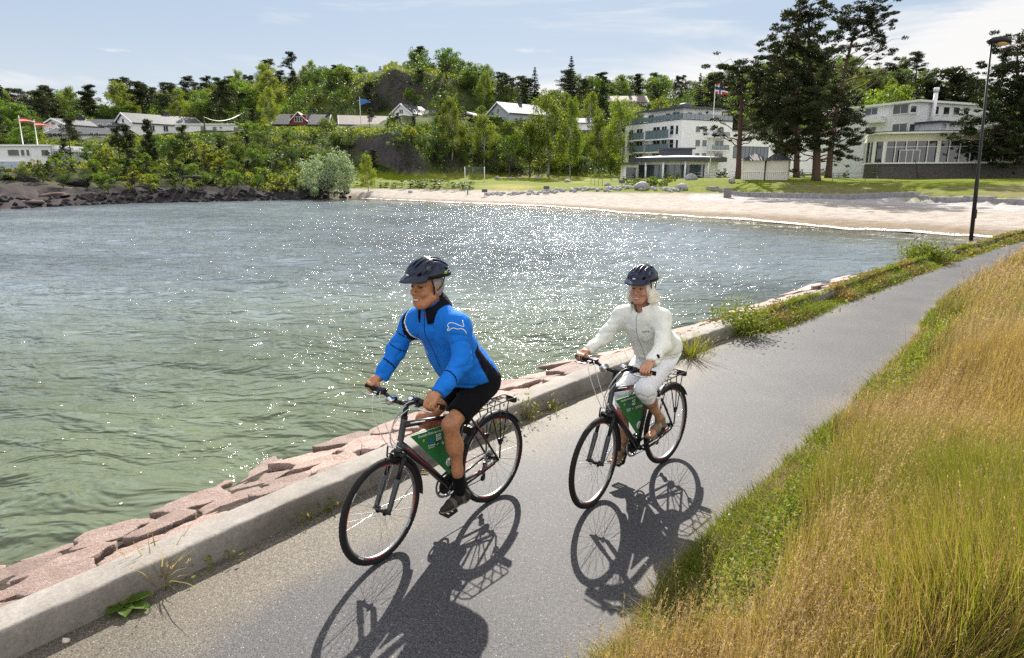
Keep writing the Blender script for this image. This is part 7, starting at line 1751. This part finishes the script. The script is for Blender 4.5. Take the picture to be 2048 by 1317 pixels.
big_pine(1,1476,86,124,TP((240,1115,0),(250,850,0),(262,600,0),(268,480,0),(250,410,0)),K((150,470,0,1.7),(200,430,1,1.8),(270,420,-1,1.7),(340,460,1,1.8),(400,520,0,1.7),(300,500,-2,1.5),(165,545,1,1.2),(200,570,-1,1.2),(160,620,0,1.1),(400,600,1,1.7),(450,560,2,1.5),(330,640,1,1.2),(60,790,0,1.0),(110,830,-1,1.2),(170,700,1,1.1),(380,690,-1,1.6),(450,680,0,1.8),(480,740,1,1.3),(380,830,0,1.2),(300,860,-1,1.1),(230,880,1,1.0),(110,750,0,.9),(180,650,0,1.0),(420,760,2,1.3)),'lone pine with forked bare trunk beside the railed white kiosk',rt=.36,per=120)
big_pine(2,1634,79,0,TP((725,1165,0),(735,900,0),(720,650,1),(690,400,1),(680,200,1),(690,40,1)),K((700,30,0,1.4),(640,70,1,1.5),(760,60,-1,1.4),(590,120,0,1.6),(700,130,1,1.7),(800,110,0,1.5),(560,190,-1,1.5),(650,210,0,1.7),(760,220,1,1.8),(540,260,0,1.6),(480,290,1,1.4),(620,320,0,1.7),(720,330,-1,1.8),(440,360,0,1.4),(540,400,1,1.7),(640,430,0,1.9),(760,400,0,1.9),(470,470,0,1.6),(560,520,-1,1.9),(670,540,0,2.0),(780,500,1,1.8),(460,570,1,1.7),(540,620,0,2.0),(650,650,-1,2.1),(760,620,0,2.0),(860,590,1,1.8),(480,700,0,1.7),(580,740,0,2.0),(690,760,-1,2.1),(800,720,0,2.0),(900,690,0,1.8),(500,800,1,1.5),(610,840,0,1.8),(720,850,0,1.8),(830,820,0,1.9),(930,790,1,1.7),(540,900,0,1.4),(640,930,1,1.4),(750,930,-1,1.4),(860,900,0,1.6),(950,880,0,1.4),(560,990,0,1.2),(900,970,0,1.4),(880,1020,0,1.1),(1060,840,0,1.0),(1010,800,0,1.3),(960,730,0,1.4),(1000,690,0,1.0)),'tallest dark pine with dense crown, standing nearest the stone wall',rt=.48,per=140)
big_pine(3,1658,88,3,TP((805,1100,0),(830,850,0),(880,560,0),(930,350,0),(970,200,0),(1010,70,0)),K((1060,30,0,1.6),(1000,60,1,1.6),(1130,60,-1,1.5),(950,110,0,1.6),(1040,120,1,1.7),(1130,130,0,1.6),(1200,80,0,1.2),(1220,120,0,1.0),(900,170,0,1.6),(990,200,-1,1.5),(1090,200,0,1.5),(870,230,1,1.4),(1050,270,0,1.3),(1150,270,0,1.5),(1010,300,1,1.2),(860,310,0,1.4),(1190,340,0,1.1),(1090,330,-1,1.2),(1240,410,0,1.3),(1160,420,0,1.2),(1280,430,0,.9),(980,420,0,1.0),(1060,440,1,1.0),(840,400,0,1.3),(900,600,0,1.5),(960,640,0,1.3),(880,700,0,1.5)),'tall pine leaning right, its windswept crown open to the sky',rt=.42,per=120)
big_pine(4,1593,90,60,TP((605,1110,0),(610,850,0),(600,600,0),(590,350,0),(610,200,0)),K((600,160,0,1.4),(540,200,1,1.4),(500,260,0,1.5),(580,290,0,1.6),(430,340,0,1.3),(520,380,1,1.6),(420,400,0,1.2),(480,440,0,1.6),(400,480,0,1.4),(500,540,0,1.7),(420,590,1,1.6),(390,680,0,1.5),(470,640,0,1.8),(430,740,0,1.6),(500,760,0,1.7),(470,850,0,1.3),(520,880,0,1.5),(500,930,0,1.1)),'left dark pine trunk behind the serving kiosk',rt=.40,per=120)
big_pine(5,2046,82,65,TP((2010+140,1150,0),(2020+60,900,0),(2010+20,700,0),(1990,500,0),(1990,300,0)),K((1990,250,0,1.5),(1930,270,1,1.3),(2060,260,0,1.6),(1880,290,0,1.1),(1960,340,0,1.7),(2050,350,0,1.8),(1870,380,0,1.3),(1940,420,-1,1.7),(2030,440,0,1.9),(1800,430,0,1.2),(1860,480,0,1.5),(1740,480,0,1.0),(1950,510,0,1.9),(2040,540,0,2.0),(1780,530,0,1.1),(1860,580,0,1.7),(1950,610,0,2.0),(2050,640,0,2.0),(1740,590,1,1.1),(1790,650,0,1.5),(1880,680,0,1.9),(1980,710,0,2.1),(2080,740,0,2.0),(1700,760,0,1.3),(1770,760,0,1.7),(1860,790,0,2.0),(1960,810,0,2.1),(2060,840,0,2.0),(1660,850,0,1.1),(1730,860,0,1.6),(1820,890,0,1.9),(1920,910,0,2.0),(2030,930,0,2.0),(1700,940,1,1.1),(1790,970,0,1.4),(1890,990,0,1.5),(1990,1000,0,1.4),(1690,620,2,.9)),'broad dark pine at the right edge behind the street lamp',rt=.5,per=140)
for sd,px,Y,yt in((61,1552,118,150),): plant_top('pine',2,px,Y,yt,'dense pine between the lone pine and the dark pair',None,1.3)
plant_top('pine',2,2120,95,60,'pine just beyond the right edge',None,1.4)
# ---- undergrowth carpet on the hill
def undergrowth():
    rng=np.random.RandomState(33); N=420000; px=rng.uniform(-120,2180,N); Y=95+175*rng.rand(N)**.9; s=s_of(px); x=s*Y; g=rough_z(x,Y); g0=ground_z(x,Y)
    e=1.0; st=np.abs(ground_z(x,Y+e)-ground_z(x,Y-e))/(2*e); n=fbm(x*.12,Y*.12,4,44)+.4*fbm(x*.5,Y*.5,3,45)
    keep=((g0>3.2)|((g0>.25)&(px<650)&(px>150)&(n>-.5)|(g0>.8)&(px<=150)&(n>-.1)))&((st<1.7)|(rng.rand(N)<.75))&(n>-.42)
    wood=(g0>9)&(Y>168)
    for a,b,t,bs,yy in OCC: keep&=~((px>a-4)&(px<b+4)&(Y>yy-2.5)&(Y<yy+11)); keep&=~((px>a-3)&(px<b+3)&(Y<yy)&(355-(g+np.clip(.25+1.5*(n+.3),.15,2.2)-CAM_H)*1268/Y<bs+2))
    x,Y,g,n=x[keep],Y[keep],g[keep],n[keep]; hgt=np.clip(.25+1.5*(n+.3),.15,2.2); z=g+hgt*rng.rand(len(x))**.7; C=np.column_stack([x,Y,z]); br=(fbm(x*.2,Y*.2,3,46)+.15*rng.normal(size=len(x)))>.02
    for m,lm,nm in((br,L_SHR,'bright_undergrowth'),(~br,L_DECD,'dark_undergrowth')):
        V,F=leaf_quads(C[m],.42,rng,.6,.1); o=link(nm,nf_mesh(nm,V,F,lm,smooth=False)); tag(o,kind='stuff')
undergrowth()
def canopy():
    # the far wood between the single trees, read as one mass
    rng=np.random.RandomState(35); C=[];cen=[]
    for _ in range(5200):
        px=rng.uniform(-150,2200); Y=rng.uniform(163,285); x=s_of(px)*Y; g=gz(x,Y)
        if g<9: continue
        
        h=rng.uniform(2.6,5.6)*(.7 if 640<px<890 and Y>215 else 1); bad=False; yt=355-(g+h+.8-CAM_H)*1268/Y
        for a,b,t,bs,yy in OCC:
            hw=2.2*1300/Y
            if a-hw<px<b+hw and ((Y<yy and yt<bs) or abs(Y-yy-4)<8): bad=True
        if bad: continue
        cen.append((x,Y,g,h))
        if len(cen)>1500: break
    for x,Y,g,h in cen:
        for q in range(3):
            c=np.array([x,Y,g+h*.62])+rng.normal(size=3)*np.array([.9,.9,.5]); r=rng.uniform(.9,1.7); C.append((in_ell(55,c,(r,r,h*.36),rng,.45)))
    col=rng.rand(len(C))
    for lo,hi,lm,nm in((0,.45,L_DEC,'leafy_wood'),(.45,.75,L_DECD,'dark_wood'),(.75,1.01,L_PINE,'pine_wood')):
        P=np.concatenate([C[i] for i in range(len(C)) if lo<=col[i//3*3]<hi]); V,F=leaf_quads(P,.46,rng,.6); o=link(nm,nf_mesh(nm,V,F,lm,smooth=False)); tag(o,kind='stuff')
canopy()
# ================================================================== verge grass, weeds, tufts
def grassmat(name,trans=.4,rough=.6):
    m,nt,N,L,B=newmat(name); a=N.new('ShaderNodeAttribute'); a.attribute_name='Col'; L.new(a.outputs['Color'],B.inputs['Base Color']); B.inputs['Roughness'].default_value=rough; B.inputs['Specular IOR Level'].default_value=.25
    t=N.new('ShaderNodeBsdfTranslucent'); L.new(mixrgb(nt,1,a.outputs['Color'],(1.5,1.45,.75),'MULTIPLY'),t.inputs['Color']); mx=N.new('ShaderNodeMixShader'); mx.inputs[0].default_value=trans
    L.new(B.outputs[0],mx.inputs[1]); L.new(t.outputs[0],mx.inputs[2]); L.new(mx.outputs[0],N['Material Output'].inputs['Surface']); return m
GM=grassmat('grass_blades')
def blades(P,h,w,lean,bend,col,tip,rng):
    """P (n,3) roots; h,w (n,), lean (n,2) horizontal offset at the tip as a share of h; col/tip (n,3)"""
    n=len(P); ang=rng.uniform(0,PI,n); sx=np.stack([np.cos(ang),np.sin(ang),np.zeros(n)],1)
    V=np.empty((n,4,2,3)); C=np.empty((n,4,2,3))
    for k,u in enumerate((0,.38,.74,1.0)):
        off=lean*(h*(u*(1-bend)+u*u*bend))[:,None]; zz=h*(u-.28*bend*u*u*np.linalg.norm(lean,axis=1)); c=P+np.column_stack([off,zz]); ww=w*(1,.9,.6,.12)[k]*.5
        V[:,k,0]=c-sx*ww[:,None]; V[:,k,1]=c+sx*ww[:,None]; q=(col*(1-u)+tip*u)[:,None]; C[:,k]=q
    I=(np.arange(n)*8)[:,None]; F=np.concatenate([I+np.array([2*k,2*k+1,2*k+3,2*k+2]) for k in range(3)],0)
    return V.reshape(-1,3),F,C.reshape(-1,3)
def seedheads(P,dirv,l,r,col,rng,per=9):
    n=len(P); k=n*per; u=rng.rand(k); i=np.repeat(np.arange(n),per); c=P[i]+dirv[i]*(u*l[i])[:,None]+rng.normal(size=(k,3))*(r[i]*(1-.6*u))[:,None]*.6
    a=dirv[i]+rng.normal(size=(k,3))*.55; a/=np.linalg.norm(a,axis=1,keepdims=True); b=np.cross(a,rng.normal(size=(k,3))); b/=np.linalg.norm(b,axis=1,keepdims=True); s=(r[i]*1.5)[:,None]
    V=np.stack([c-a*s*1.2,c+b*s*.17,c+a*s*1.2,c-b*s*.17],1).reshape(-1,3); return V,np.arange(4*k).reshape(k,4),np.repeat(col[i]*(.75+.5*rng.rand(k,1)),4,axis=0)
def td_many(X,Y):
    q=WQ[::2]; T=np.empty(len(X));D=np.empty(len(X)); qn=WN[::2]; qt=WT[::2]
    for k in range(0,len(X),20000):
        s=slice(k,k+20000); d=(X[s,None]-q[None,:,0])**2+(Y[s,None]-q[None,:,1])**2; j=d.argmin(1); T[s]=qt[j]; D[s]=(X[s]-q[j,0])*qn[j,0]+(Y[s]-q[j,1])*qn[j,1]
    return T,D
GREEN=np.array([.095,.135,.018]); LIME=np.array([.20,.235,.022]); STRAW=np.array([.36,.265,.105]); OLIVE=np.array([.13,.125,.035]); RUST=np.array([.28,.185,.115]); TAN=np.array([.50,.37,.23])
def verge():
    rng=np.random.RandomState(17); N=1000000
    Y=np.exp(rng.uniform(math.log(1.9),math.log(34),N)); s=np.where(rng.rand(N)<.77,rng.uniform(.05,.98,N),rng.uniform(.98,1.5,N)); X=s*Y; T,D=td_many(X,Y); e=D-path_w(T); ok=(e>-.10)&(e<9); X,Y,T,D,e=[q[ok] for q in(X,Y,T,D,e)]
    R=np.hypot(X,Y); Z=bank_z(T,D); n1=fbm(X*.9,Y*.9,3,61); n2=fbm(X*2.6,Y*2.6,3,62); n3=fbm(X*.45+9,Y*.45,3,63); edge=.06*n2+.10*n1
    u=rng.rand(len(X)); tall=(e>.56+edge*2.2+.42*n1+.34*n2-.12*sstep(8,14,R))&(e>.10)
    # low strip beside the asphalt
    low=~tall&(e>-.02+edge*.8)&(u<.85); dry=(n1+.35*n2+.25*rng.normal(size=len(X))+.16+.55*sstep(5.2,3.2,R)*sstep(.1,.3,e)>.14)
    bare=(n2>.22)&(rng.rand(len(X))<.75); low&=~bare
    i=np.where(low)[0]; h=np.where(dry[i],rng.uniform(.03,.12,len(i)),rng.uniform(.06,.22,len(i)))*(.6+.8*sstep(0,.4,e[i])); w=np.maximum(.0045,R[i]*.00075)*np.where(dry[i],.8,1.5)
    ln=rng.normal(size=(len(i),2))*np.where(dry[i],1.1,.55)[:,None]; col=np.where(dry[i][:,None],STRAW*(.55+.7*rng.rand(len(i),1)),(GREEN+(LIME-GREEN)*rng.rand(len(i),1))*(.8+.5*rng.rand(len(i),1)))
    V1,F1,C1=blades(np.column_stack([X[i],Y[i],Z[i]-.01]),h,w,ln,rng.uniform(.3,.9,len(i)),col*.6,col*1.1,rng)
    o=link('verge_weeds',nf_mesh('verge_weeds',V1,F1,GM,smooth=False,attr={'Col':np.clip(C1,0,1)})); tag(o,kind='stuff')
    # tall dry grass on the bank
    i=np.where(tall&(u<.9))[0]; gr=(n3+.3*n1+.25*rng.normal(size=len(X)))[i]; h=rng.uniform(.32,.68,len(i))*(.75+.4*n1[i]+.25*sstep(.8,1.6,e[i])); h=np.clip(h,.15,.75)*np.where(R[i]>9,1.12,1.12)
    w=np.maximum(.0046,R[i]*.00070); ln=np.array([.30,.10])+np.stack([fbm(X[i]*.8,Y[i]*.8,2,81),fbm(X[i]*.8,Y[i]*.8,2,82)],1)*.7+rng.normal(size=(len(i),2))*.17
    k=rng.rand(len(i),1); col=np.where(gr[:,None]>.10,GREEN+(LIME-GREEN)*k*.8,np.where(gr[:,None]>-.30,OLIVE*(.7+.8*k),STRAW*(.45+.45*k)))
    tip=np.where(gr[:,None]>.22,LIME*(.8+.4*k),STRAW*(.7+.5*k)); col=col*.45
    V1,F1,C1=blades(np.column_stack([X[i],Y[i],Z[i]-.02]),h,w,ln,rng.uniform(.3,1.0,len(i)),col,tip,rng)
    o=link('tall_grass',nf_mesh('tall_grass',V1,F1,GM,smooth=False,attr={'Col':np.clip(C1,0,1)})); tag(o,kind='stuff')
    # flowering stalks
    m=tall&(rng.rand(len(X))<.085); m|=(~tall)&(e>.02)&(rng.rand(len(X))<.004); i=np.where(m)[0]; h=rng.uniform(.42,.80,len(i))*np.where(tall[i],1,.6)*(.85+.4*n1[i]); ln=np.array([.34,.12])+rng.normal(size=(len(i),2))*.16; P=np.column_stack([X[i],Y[i],Z[i]]); w=np.maximum(.0022,R[i]*.00042)
    k=rng.rand(len(i),1); col=TAN*(.6+.5*k)*np.where(rng.rand(len(i),1)<.4,RUST/TAN*1.15,1); Va,Fa,Ca=blades(P,h,w,ln,np.full(len(i),.5),col*.6,col*.85,rng)
    top=P+np.column_stack([ln*(h*.8)[:,None],h*.86]); dv=np.column_stack([ln*1.4,np.ones(len(i))]); dv/=np.linalg.norm(dv,axis=1,keepdims=True)
    Vb,Fb,Cb=seedheads(top,dv,rng.uniform(.07,.16,len(i)),np.maximum(.0050,R[i]*.00085),col,rng,11)
    o=link('seed_heads',nf_mesh('seed_heads',np.concatenate([Va,Vb]),np.concatenate([Fa,Fb+len(Va)]),GM,smooth=False,attr={'Col':np.clip(np.concatenate([Ca,Cb]),0,1)})); tag(o,kind='stuff')
    # leafy weeds in clumps
    cl=(n1+.5*n3>-.02)&(~tall|(rng.rand(len(X))<.10*(n3>.12)))&(e>.10+edge)&(e<1.3)&(rng.rand(len(X))<.20); i=np.where(cl)[0]; st=3; hh=rng.uniform(.08,.34,len(i))*sstep(0.05,.5,e[i])+.03
    j=np.repeat(np.arange(len(i)),st); u3=rng.rand(len(j)); c=np.column_stack([X[i][j],Y[i][j],Z[i][j]+hh[j]*u3])+rng.normal(size=(len(j),3))*np.array([.016,.016,.006]); sz=np.maximum(.030,R[i][j]*.0042)
    V1,F1=leaf_quads(c,sz,rng,.42,.35); bc=np.repeat((GREEN*.9+(LIME-GREEN*.5)*rng.rand(len(j),1))*(.75+.5*rng.rand(len(j),1)),4,axis=0)
    o=link('leafy_weeds',nf_mesh('leafy_weeds',V1,F1,GM,smooth=False,attr={'Col':np.clip(bc,0,1)})); tag(o,kind='stuff')
    # straw litter lying at the asphalt edge
    i=rng.choice(np.where((e>-.06)&(e<.75)&(R<14))[0],9000); V1,F1,C1=blades(np.column_stack([X[i],Y[i],Z[i]+.012]),np.full(len(i),.012),np.full(len(i),.004),rng.normal(size=(len(i),2))*6,np.full(len(i),.2),STRAW*(.7+.5*rng.rand(len(i),1)),TAN*(.7+.5*rng.rand(len(i),1)),rng)
    o=link('straw_litter',nf_mesh('straw_litter',V1,F1,GM,smooth=False,attr={'Col':np.clip(C1,0,1)})); tag(o,kind='stuff')
verge()
def edging():
    rng=np.random.RandomState(41); t=11.5; k=0
    names=('nearest','second','third','fourth','fifth','sixth','seventh','eighth','ninth','tenth','eleventh','twelfth')
    while t<21 and k<12:
        L_=rng.uniform(.55,.85); a=wall_pt(t,PATH_W+.70); cx,cy=wall_pt(t+L_/2,PATH_W+.82); p=[wall_pt(t+.02,PATH_W+.68+rng.uniform(-.03,.03)),wall_pt(t+L_-.02,PATH_W+.68+rng.uniform(-.03,.03)),wall_pt(t+L_-.02,PATH_W+.96),wall_pt(t+.02,PATH_W+.96)]
        P=[np.array([q[0]-cx,q[1]-cy]) for q in p][::-1]; V,F=slab_mesh(P,.25,rng,lambda X,Y:X*0,28,.03); o=link('edging_stone',nf_mesh('edging_stone',V,F,GRAN),loc=(float(cx),float(cy),.315+rng.uniform(-.02,.02))); tag(o,f'pinkish edging stone half hidden by tall grass, {names[k]} from the photo\'s bottom edge','stone','edging stones below the grassy bank','thing'); t+=L_; k+=1
edging()
# ---- individual tufts and plants by the wall
def tuft(x,y,z,n,h,spread,colA,colB,label,seed,w=.007,heads=0,name='grass_tuft',leaves=0,cat='grass tuft',lsz=.05):
    rng=np.random.RandomState(seed); P=rng.normal(size=(n,3))*np.array([spread*.25,spread*.25,0]); hh=h*rng.uniform(.45,1.1,n); ln=P[:,:2]/max(spread,.01)*1.6+rng.normal(size=(n,2))*.35; k=rng.rand(n,1); col=colA+(colB-colA)*k
    V,F,C=blades(P,hh,np.full(n,w)*rng.uniform(.7,1.3,n),ln,rng.uniform(.3,1,n),col*.75,col*1.1,rng); Vs=[V];Fs=[F];Cs=[C];o=len(V)
    if heads:
        i=rng.choice(n,heads); top=P[i]+np.column_stack([ln[i]*hh[i][:,None],hh[i]*.9]); dv=np.column_stack([ln[i],np.ones(heads)]); dv/=np.linalg.norm(dv,axis=1,keepdims=True); V,F,C=seedheads(top,dv,np.full(heads,.06),np.full(heads,.007),np.tile(TAN,(heads,1)),rng); Vs.append(V);Fs.append(F+o);Cs.append(C);o+=len(V)
    if leaves:
        c=rng.normal(size=(leaves,3))*np.array([spread*.5,spread*.5,h*.32])+np.array([0,0,h*.5]); c[:,2]=np.abs(c[:,2]); V,F=leaf_quads(c,lsz,rng,.45,.3); C=np.repeat((colA+(colB-colA)*rng.rand(leaves,1)),4,axis=0); Vs.append(V);Fs.append(F+o);Cs.append(C)
    ob=link(name,nf_mesh(name,np.concatenate(Vs),np.concatenate(Fs),GM,smooth=False,attr={'Col':np.clip(np.concatenate(Cs),0,1)}),loc=(x,y,z)); return tag(ob,label,cat)
def at_px(px,py,z=0): p=atZ(px,py,z); return float(p[0]),float(p[1])
x,y=at_px(318,1172); tuft(x,y,0,44,.27,.11,LIME*.9,TAN*.9,'thin grass tuft with seed spikes rising against the wall at lower left',1,.011,12)
def dock():
    rng=np.random.RandomState(2); x,y=at_px(250,1216); m=MB(); 
    for a,l,el in((2.6,.17,.9),(1.9,.14,.7),(.4,.15,.5),(-.2,.17,.25),(3.4,.13,.4),(4.4,.12,.35),(5.3,.14,.3)):
        n=7; 
        for i in range(n):
            pass
        t=np.linspace(0,1,n); cx=np.cos(a)*l*t; cyy=np.sin(a)*l*t; zz=.02+l*np.sin(el)*t-.55*l*t**2*.5; w=.042*np.sin(PI*np.clip(t*.9+.08,0,1))**.8; nx,ny=-math.sin(a),math.cos(a)
        V=[];
        for i in range(n): V+=[(cx[i]-nx*w[i],cyy[i]-ny*w[i],zz[i]+.010),(cx[i],cyy[i],zz[i]),(cx[i]+nx*w[i],cyy[i]+ny*w[i],zz[i]+.010)]
        F=[[3*i+j,3*(i+1)+j,3*(i+1)+j+1,3*i+j+1] for i in range(n-1) for j in(0,1)]; m.add(V,F,0,True)
    o=m.build('dock_plant',leafmat('dock_leaves',(.06,.13,.02),(.16,.20,.03),.45),loc=(x,y,.0)); tag(o,'broad-leaved dock plant at the foot of the wall, left of the grass tuft','plant')
dock()
for i,(px,py,n,h,sp,hd,lv,lab) in enumerate(((145,1254,10,.05,.05,0,14,'tiny leafy sprig at the wall foot in the lower left corner'),(430,1118,26,.09,.16,0,60,'low creeping weed at the wall foot right of the grass tuft'),(610,1040,18,.09,.14,0,36,'small weed clump at the wall foot behind the front wheel'),(655,1018,18,.08,.12,0,30,'tiny weed clump right beside the front wheel, at the wall'),(975,862,70,.26,.22,10,60,'yellowing weed clump seen through the man\'s rear wheel'),(1052,838,46,.24,.16,6,40,'grass tuft against the wall behind the man\'s carrier'),(1105,822,22,.15,.14,2,40,'low yellow-green weeds right of the tuft behind the carrier'),(1262,752,60,.34,.16,14,0,'grass tuft at the wall beside the woman\'s knees'),(1384,716,150,.42,.26,30,20,'full arching grass tuft on the wall right behind the woman'),(1412,704,30,.16,.14,2,30,'small weed tuft left of the leafy shrub'))):
    x,y=at_px(px,py); tuft(x,y,-.005,n,h,sp,GREEN*1.1,LIME*.7+STRAW*.4,lab,50+i,.0065,hd,leaves=lv,cat='weed tuft',lsz=.04)
x,y=at_px(1480,668); tuft(x,y,0,120,.45,.42,GREEN,LIME,'bright leafy shrub by the wall, left end of the long weed strip',90,.008,6,'leafy_shrub',1500,'shrub',.055)
x,y=at_px(1532,650); tuft(x,y,0,160,.30,.40,OLIVE,STRAW*.8,'brownish grass clump right of the leafy shrub',91,.008,30,leaves=160)
x,y=at_px(1846,525); tuft(x,y,0,160,.50,.55,GREEN*.9,LIME*.8,'largest dark green shrub in the weed strip before the lamp post',92,.012,10,'leafy_shrub',1700,'shrub',.09)
def wall_strip():
    rng=np.random.RandomState(71); x0,y0=at_px(1500,660); ta=wall_td(x0,y0)[0]; N=60000; T=ta+rng.rand(N)**1.15*30; n=fbm(T*.55,T*0,3,72); D=rng.normal(size=N)*.13+.10; n2=fbm(T*2.1,D*2,3,73); keep=(rng.rand(N)<np.clip(.75+n*.8,.12,1))&(D>-.27); T,D,n,n2=T[keep],D[keep],n[keep],n2[keep]
    x,y=wall_pt(T,D); z=np.where(D<0,.17,.0); R=np.hypot(x,y); h=rng.uniform(.12,.48,len(T))*(.8+.8*n)*np.exp(-((D-.08)/.30)**2); h=np.clip(h*.50,.04,.36); w=np.maximum(.006,R*.0007); k=rng.rand(len(T),1); g=(n2+.25*rng.normal(size=len(T)))[:,None]
    col=np.where(g>.05,GREEN+(LIME-GREEN)*k,np.where(g>-.38,OLIVE*(.8+.6*k),STRAW*(.5+.4*k))); ln=np.array([.25,-.05])+rng.normal(size=(len(T),2))*.4
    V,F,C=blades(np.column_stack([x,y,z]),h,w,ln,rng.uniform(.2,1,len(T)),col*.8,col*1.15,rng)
    i=np.where(rng.rand(len(T))<.35)[0]; c=np.column_stack([x[i],y[i],z[i]+h[i]*rng.rand(len(i))])+rng.normal(size=(len(i),3))*.02; V2,F2=leaf_quads(c,np.maximum(.035,R[i]*.0042),rng,.45,.3); C2=np.repeat(col[i]*(.8+.5*rng.rand(len(i),1)),4,axis=0)
    o=link('wall_weeds',nf_mesh('wall_weeds',np.concatenate([V,V2]),np.concatenate([F,F2+len(V)]),GM,smooth=False,attr={'Col':np.clip(np.concatenate([C,C2]),0,1)})); tag(o,kind='stuff')
wall_strip()
def odds():
    x,y=at_px(133,1284); V,F=boulder_mesh(88,9); o=link('pebble',nf_mesh('pebble',V*.022,F,mat('pale_pebble',(.62,.52,.44),.8,.2,30)),loc=(x,y,.010)); tag(o,'small pale stone lying on the path edge at lower left','pebble')
    x,y=at_px(1457,1052); m=MB(); m.box((0,0,.035),(.018,.012,.10)); m.box((0,0,.087),(.014,.010,.01)); o=m.build('marker_peg',TRIM,loc=(x,y,0)); tag(o,'small white peg standing at the grass edge of the path','peg')
    x,y=at_px(856,945); rng=np.random.RandomState(3); m=MB(); 
    for _ in range(14):
        a=rng.uniform(0,6.28); c=rng.normal(size=3)*np.array([.03,.03,.006]); c[2]=abs(c[2])+.006; m.add([c+np.array([math.cos(a)*.02,math.sin(a)*.02,.004]),c+np.array([-math.sin(a)*.01,math.cos(a)*.01,.009]),c-np.array([math.cos(a)*.02,math.sin(a)*.02,-.002]),c+np.array([math.sin(a)*.01,-math.cos(a)*.01,.003])],[[0,1,2,3]],0)
    o=m.build('dry_leaf_litter',mat('dry_leaf',(.32,.17,.07),.8),loc=(x,y,0)); tag(o,'little heap of dry brown leaves by the wall behind the chainring','leaves','', 'thing')
odds()
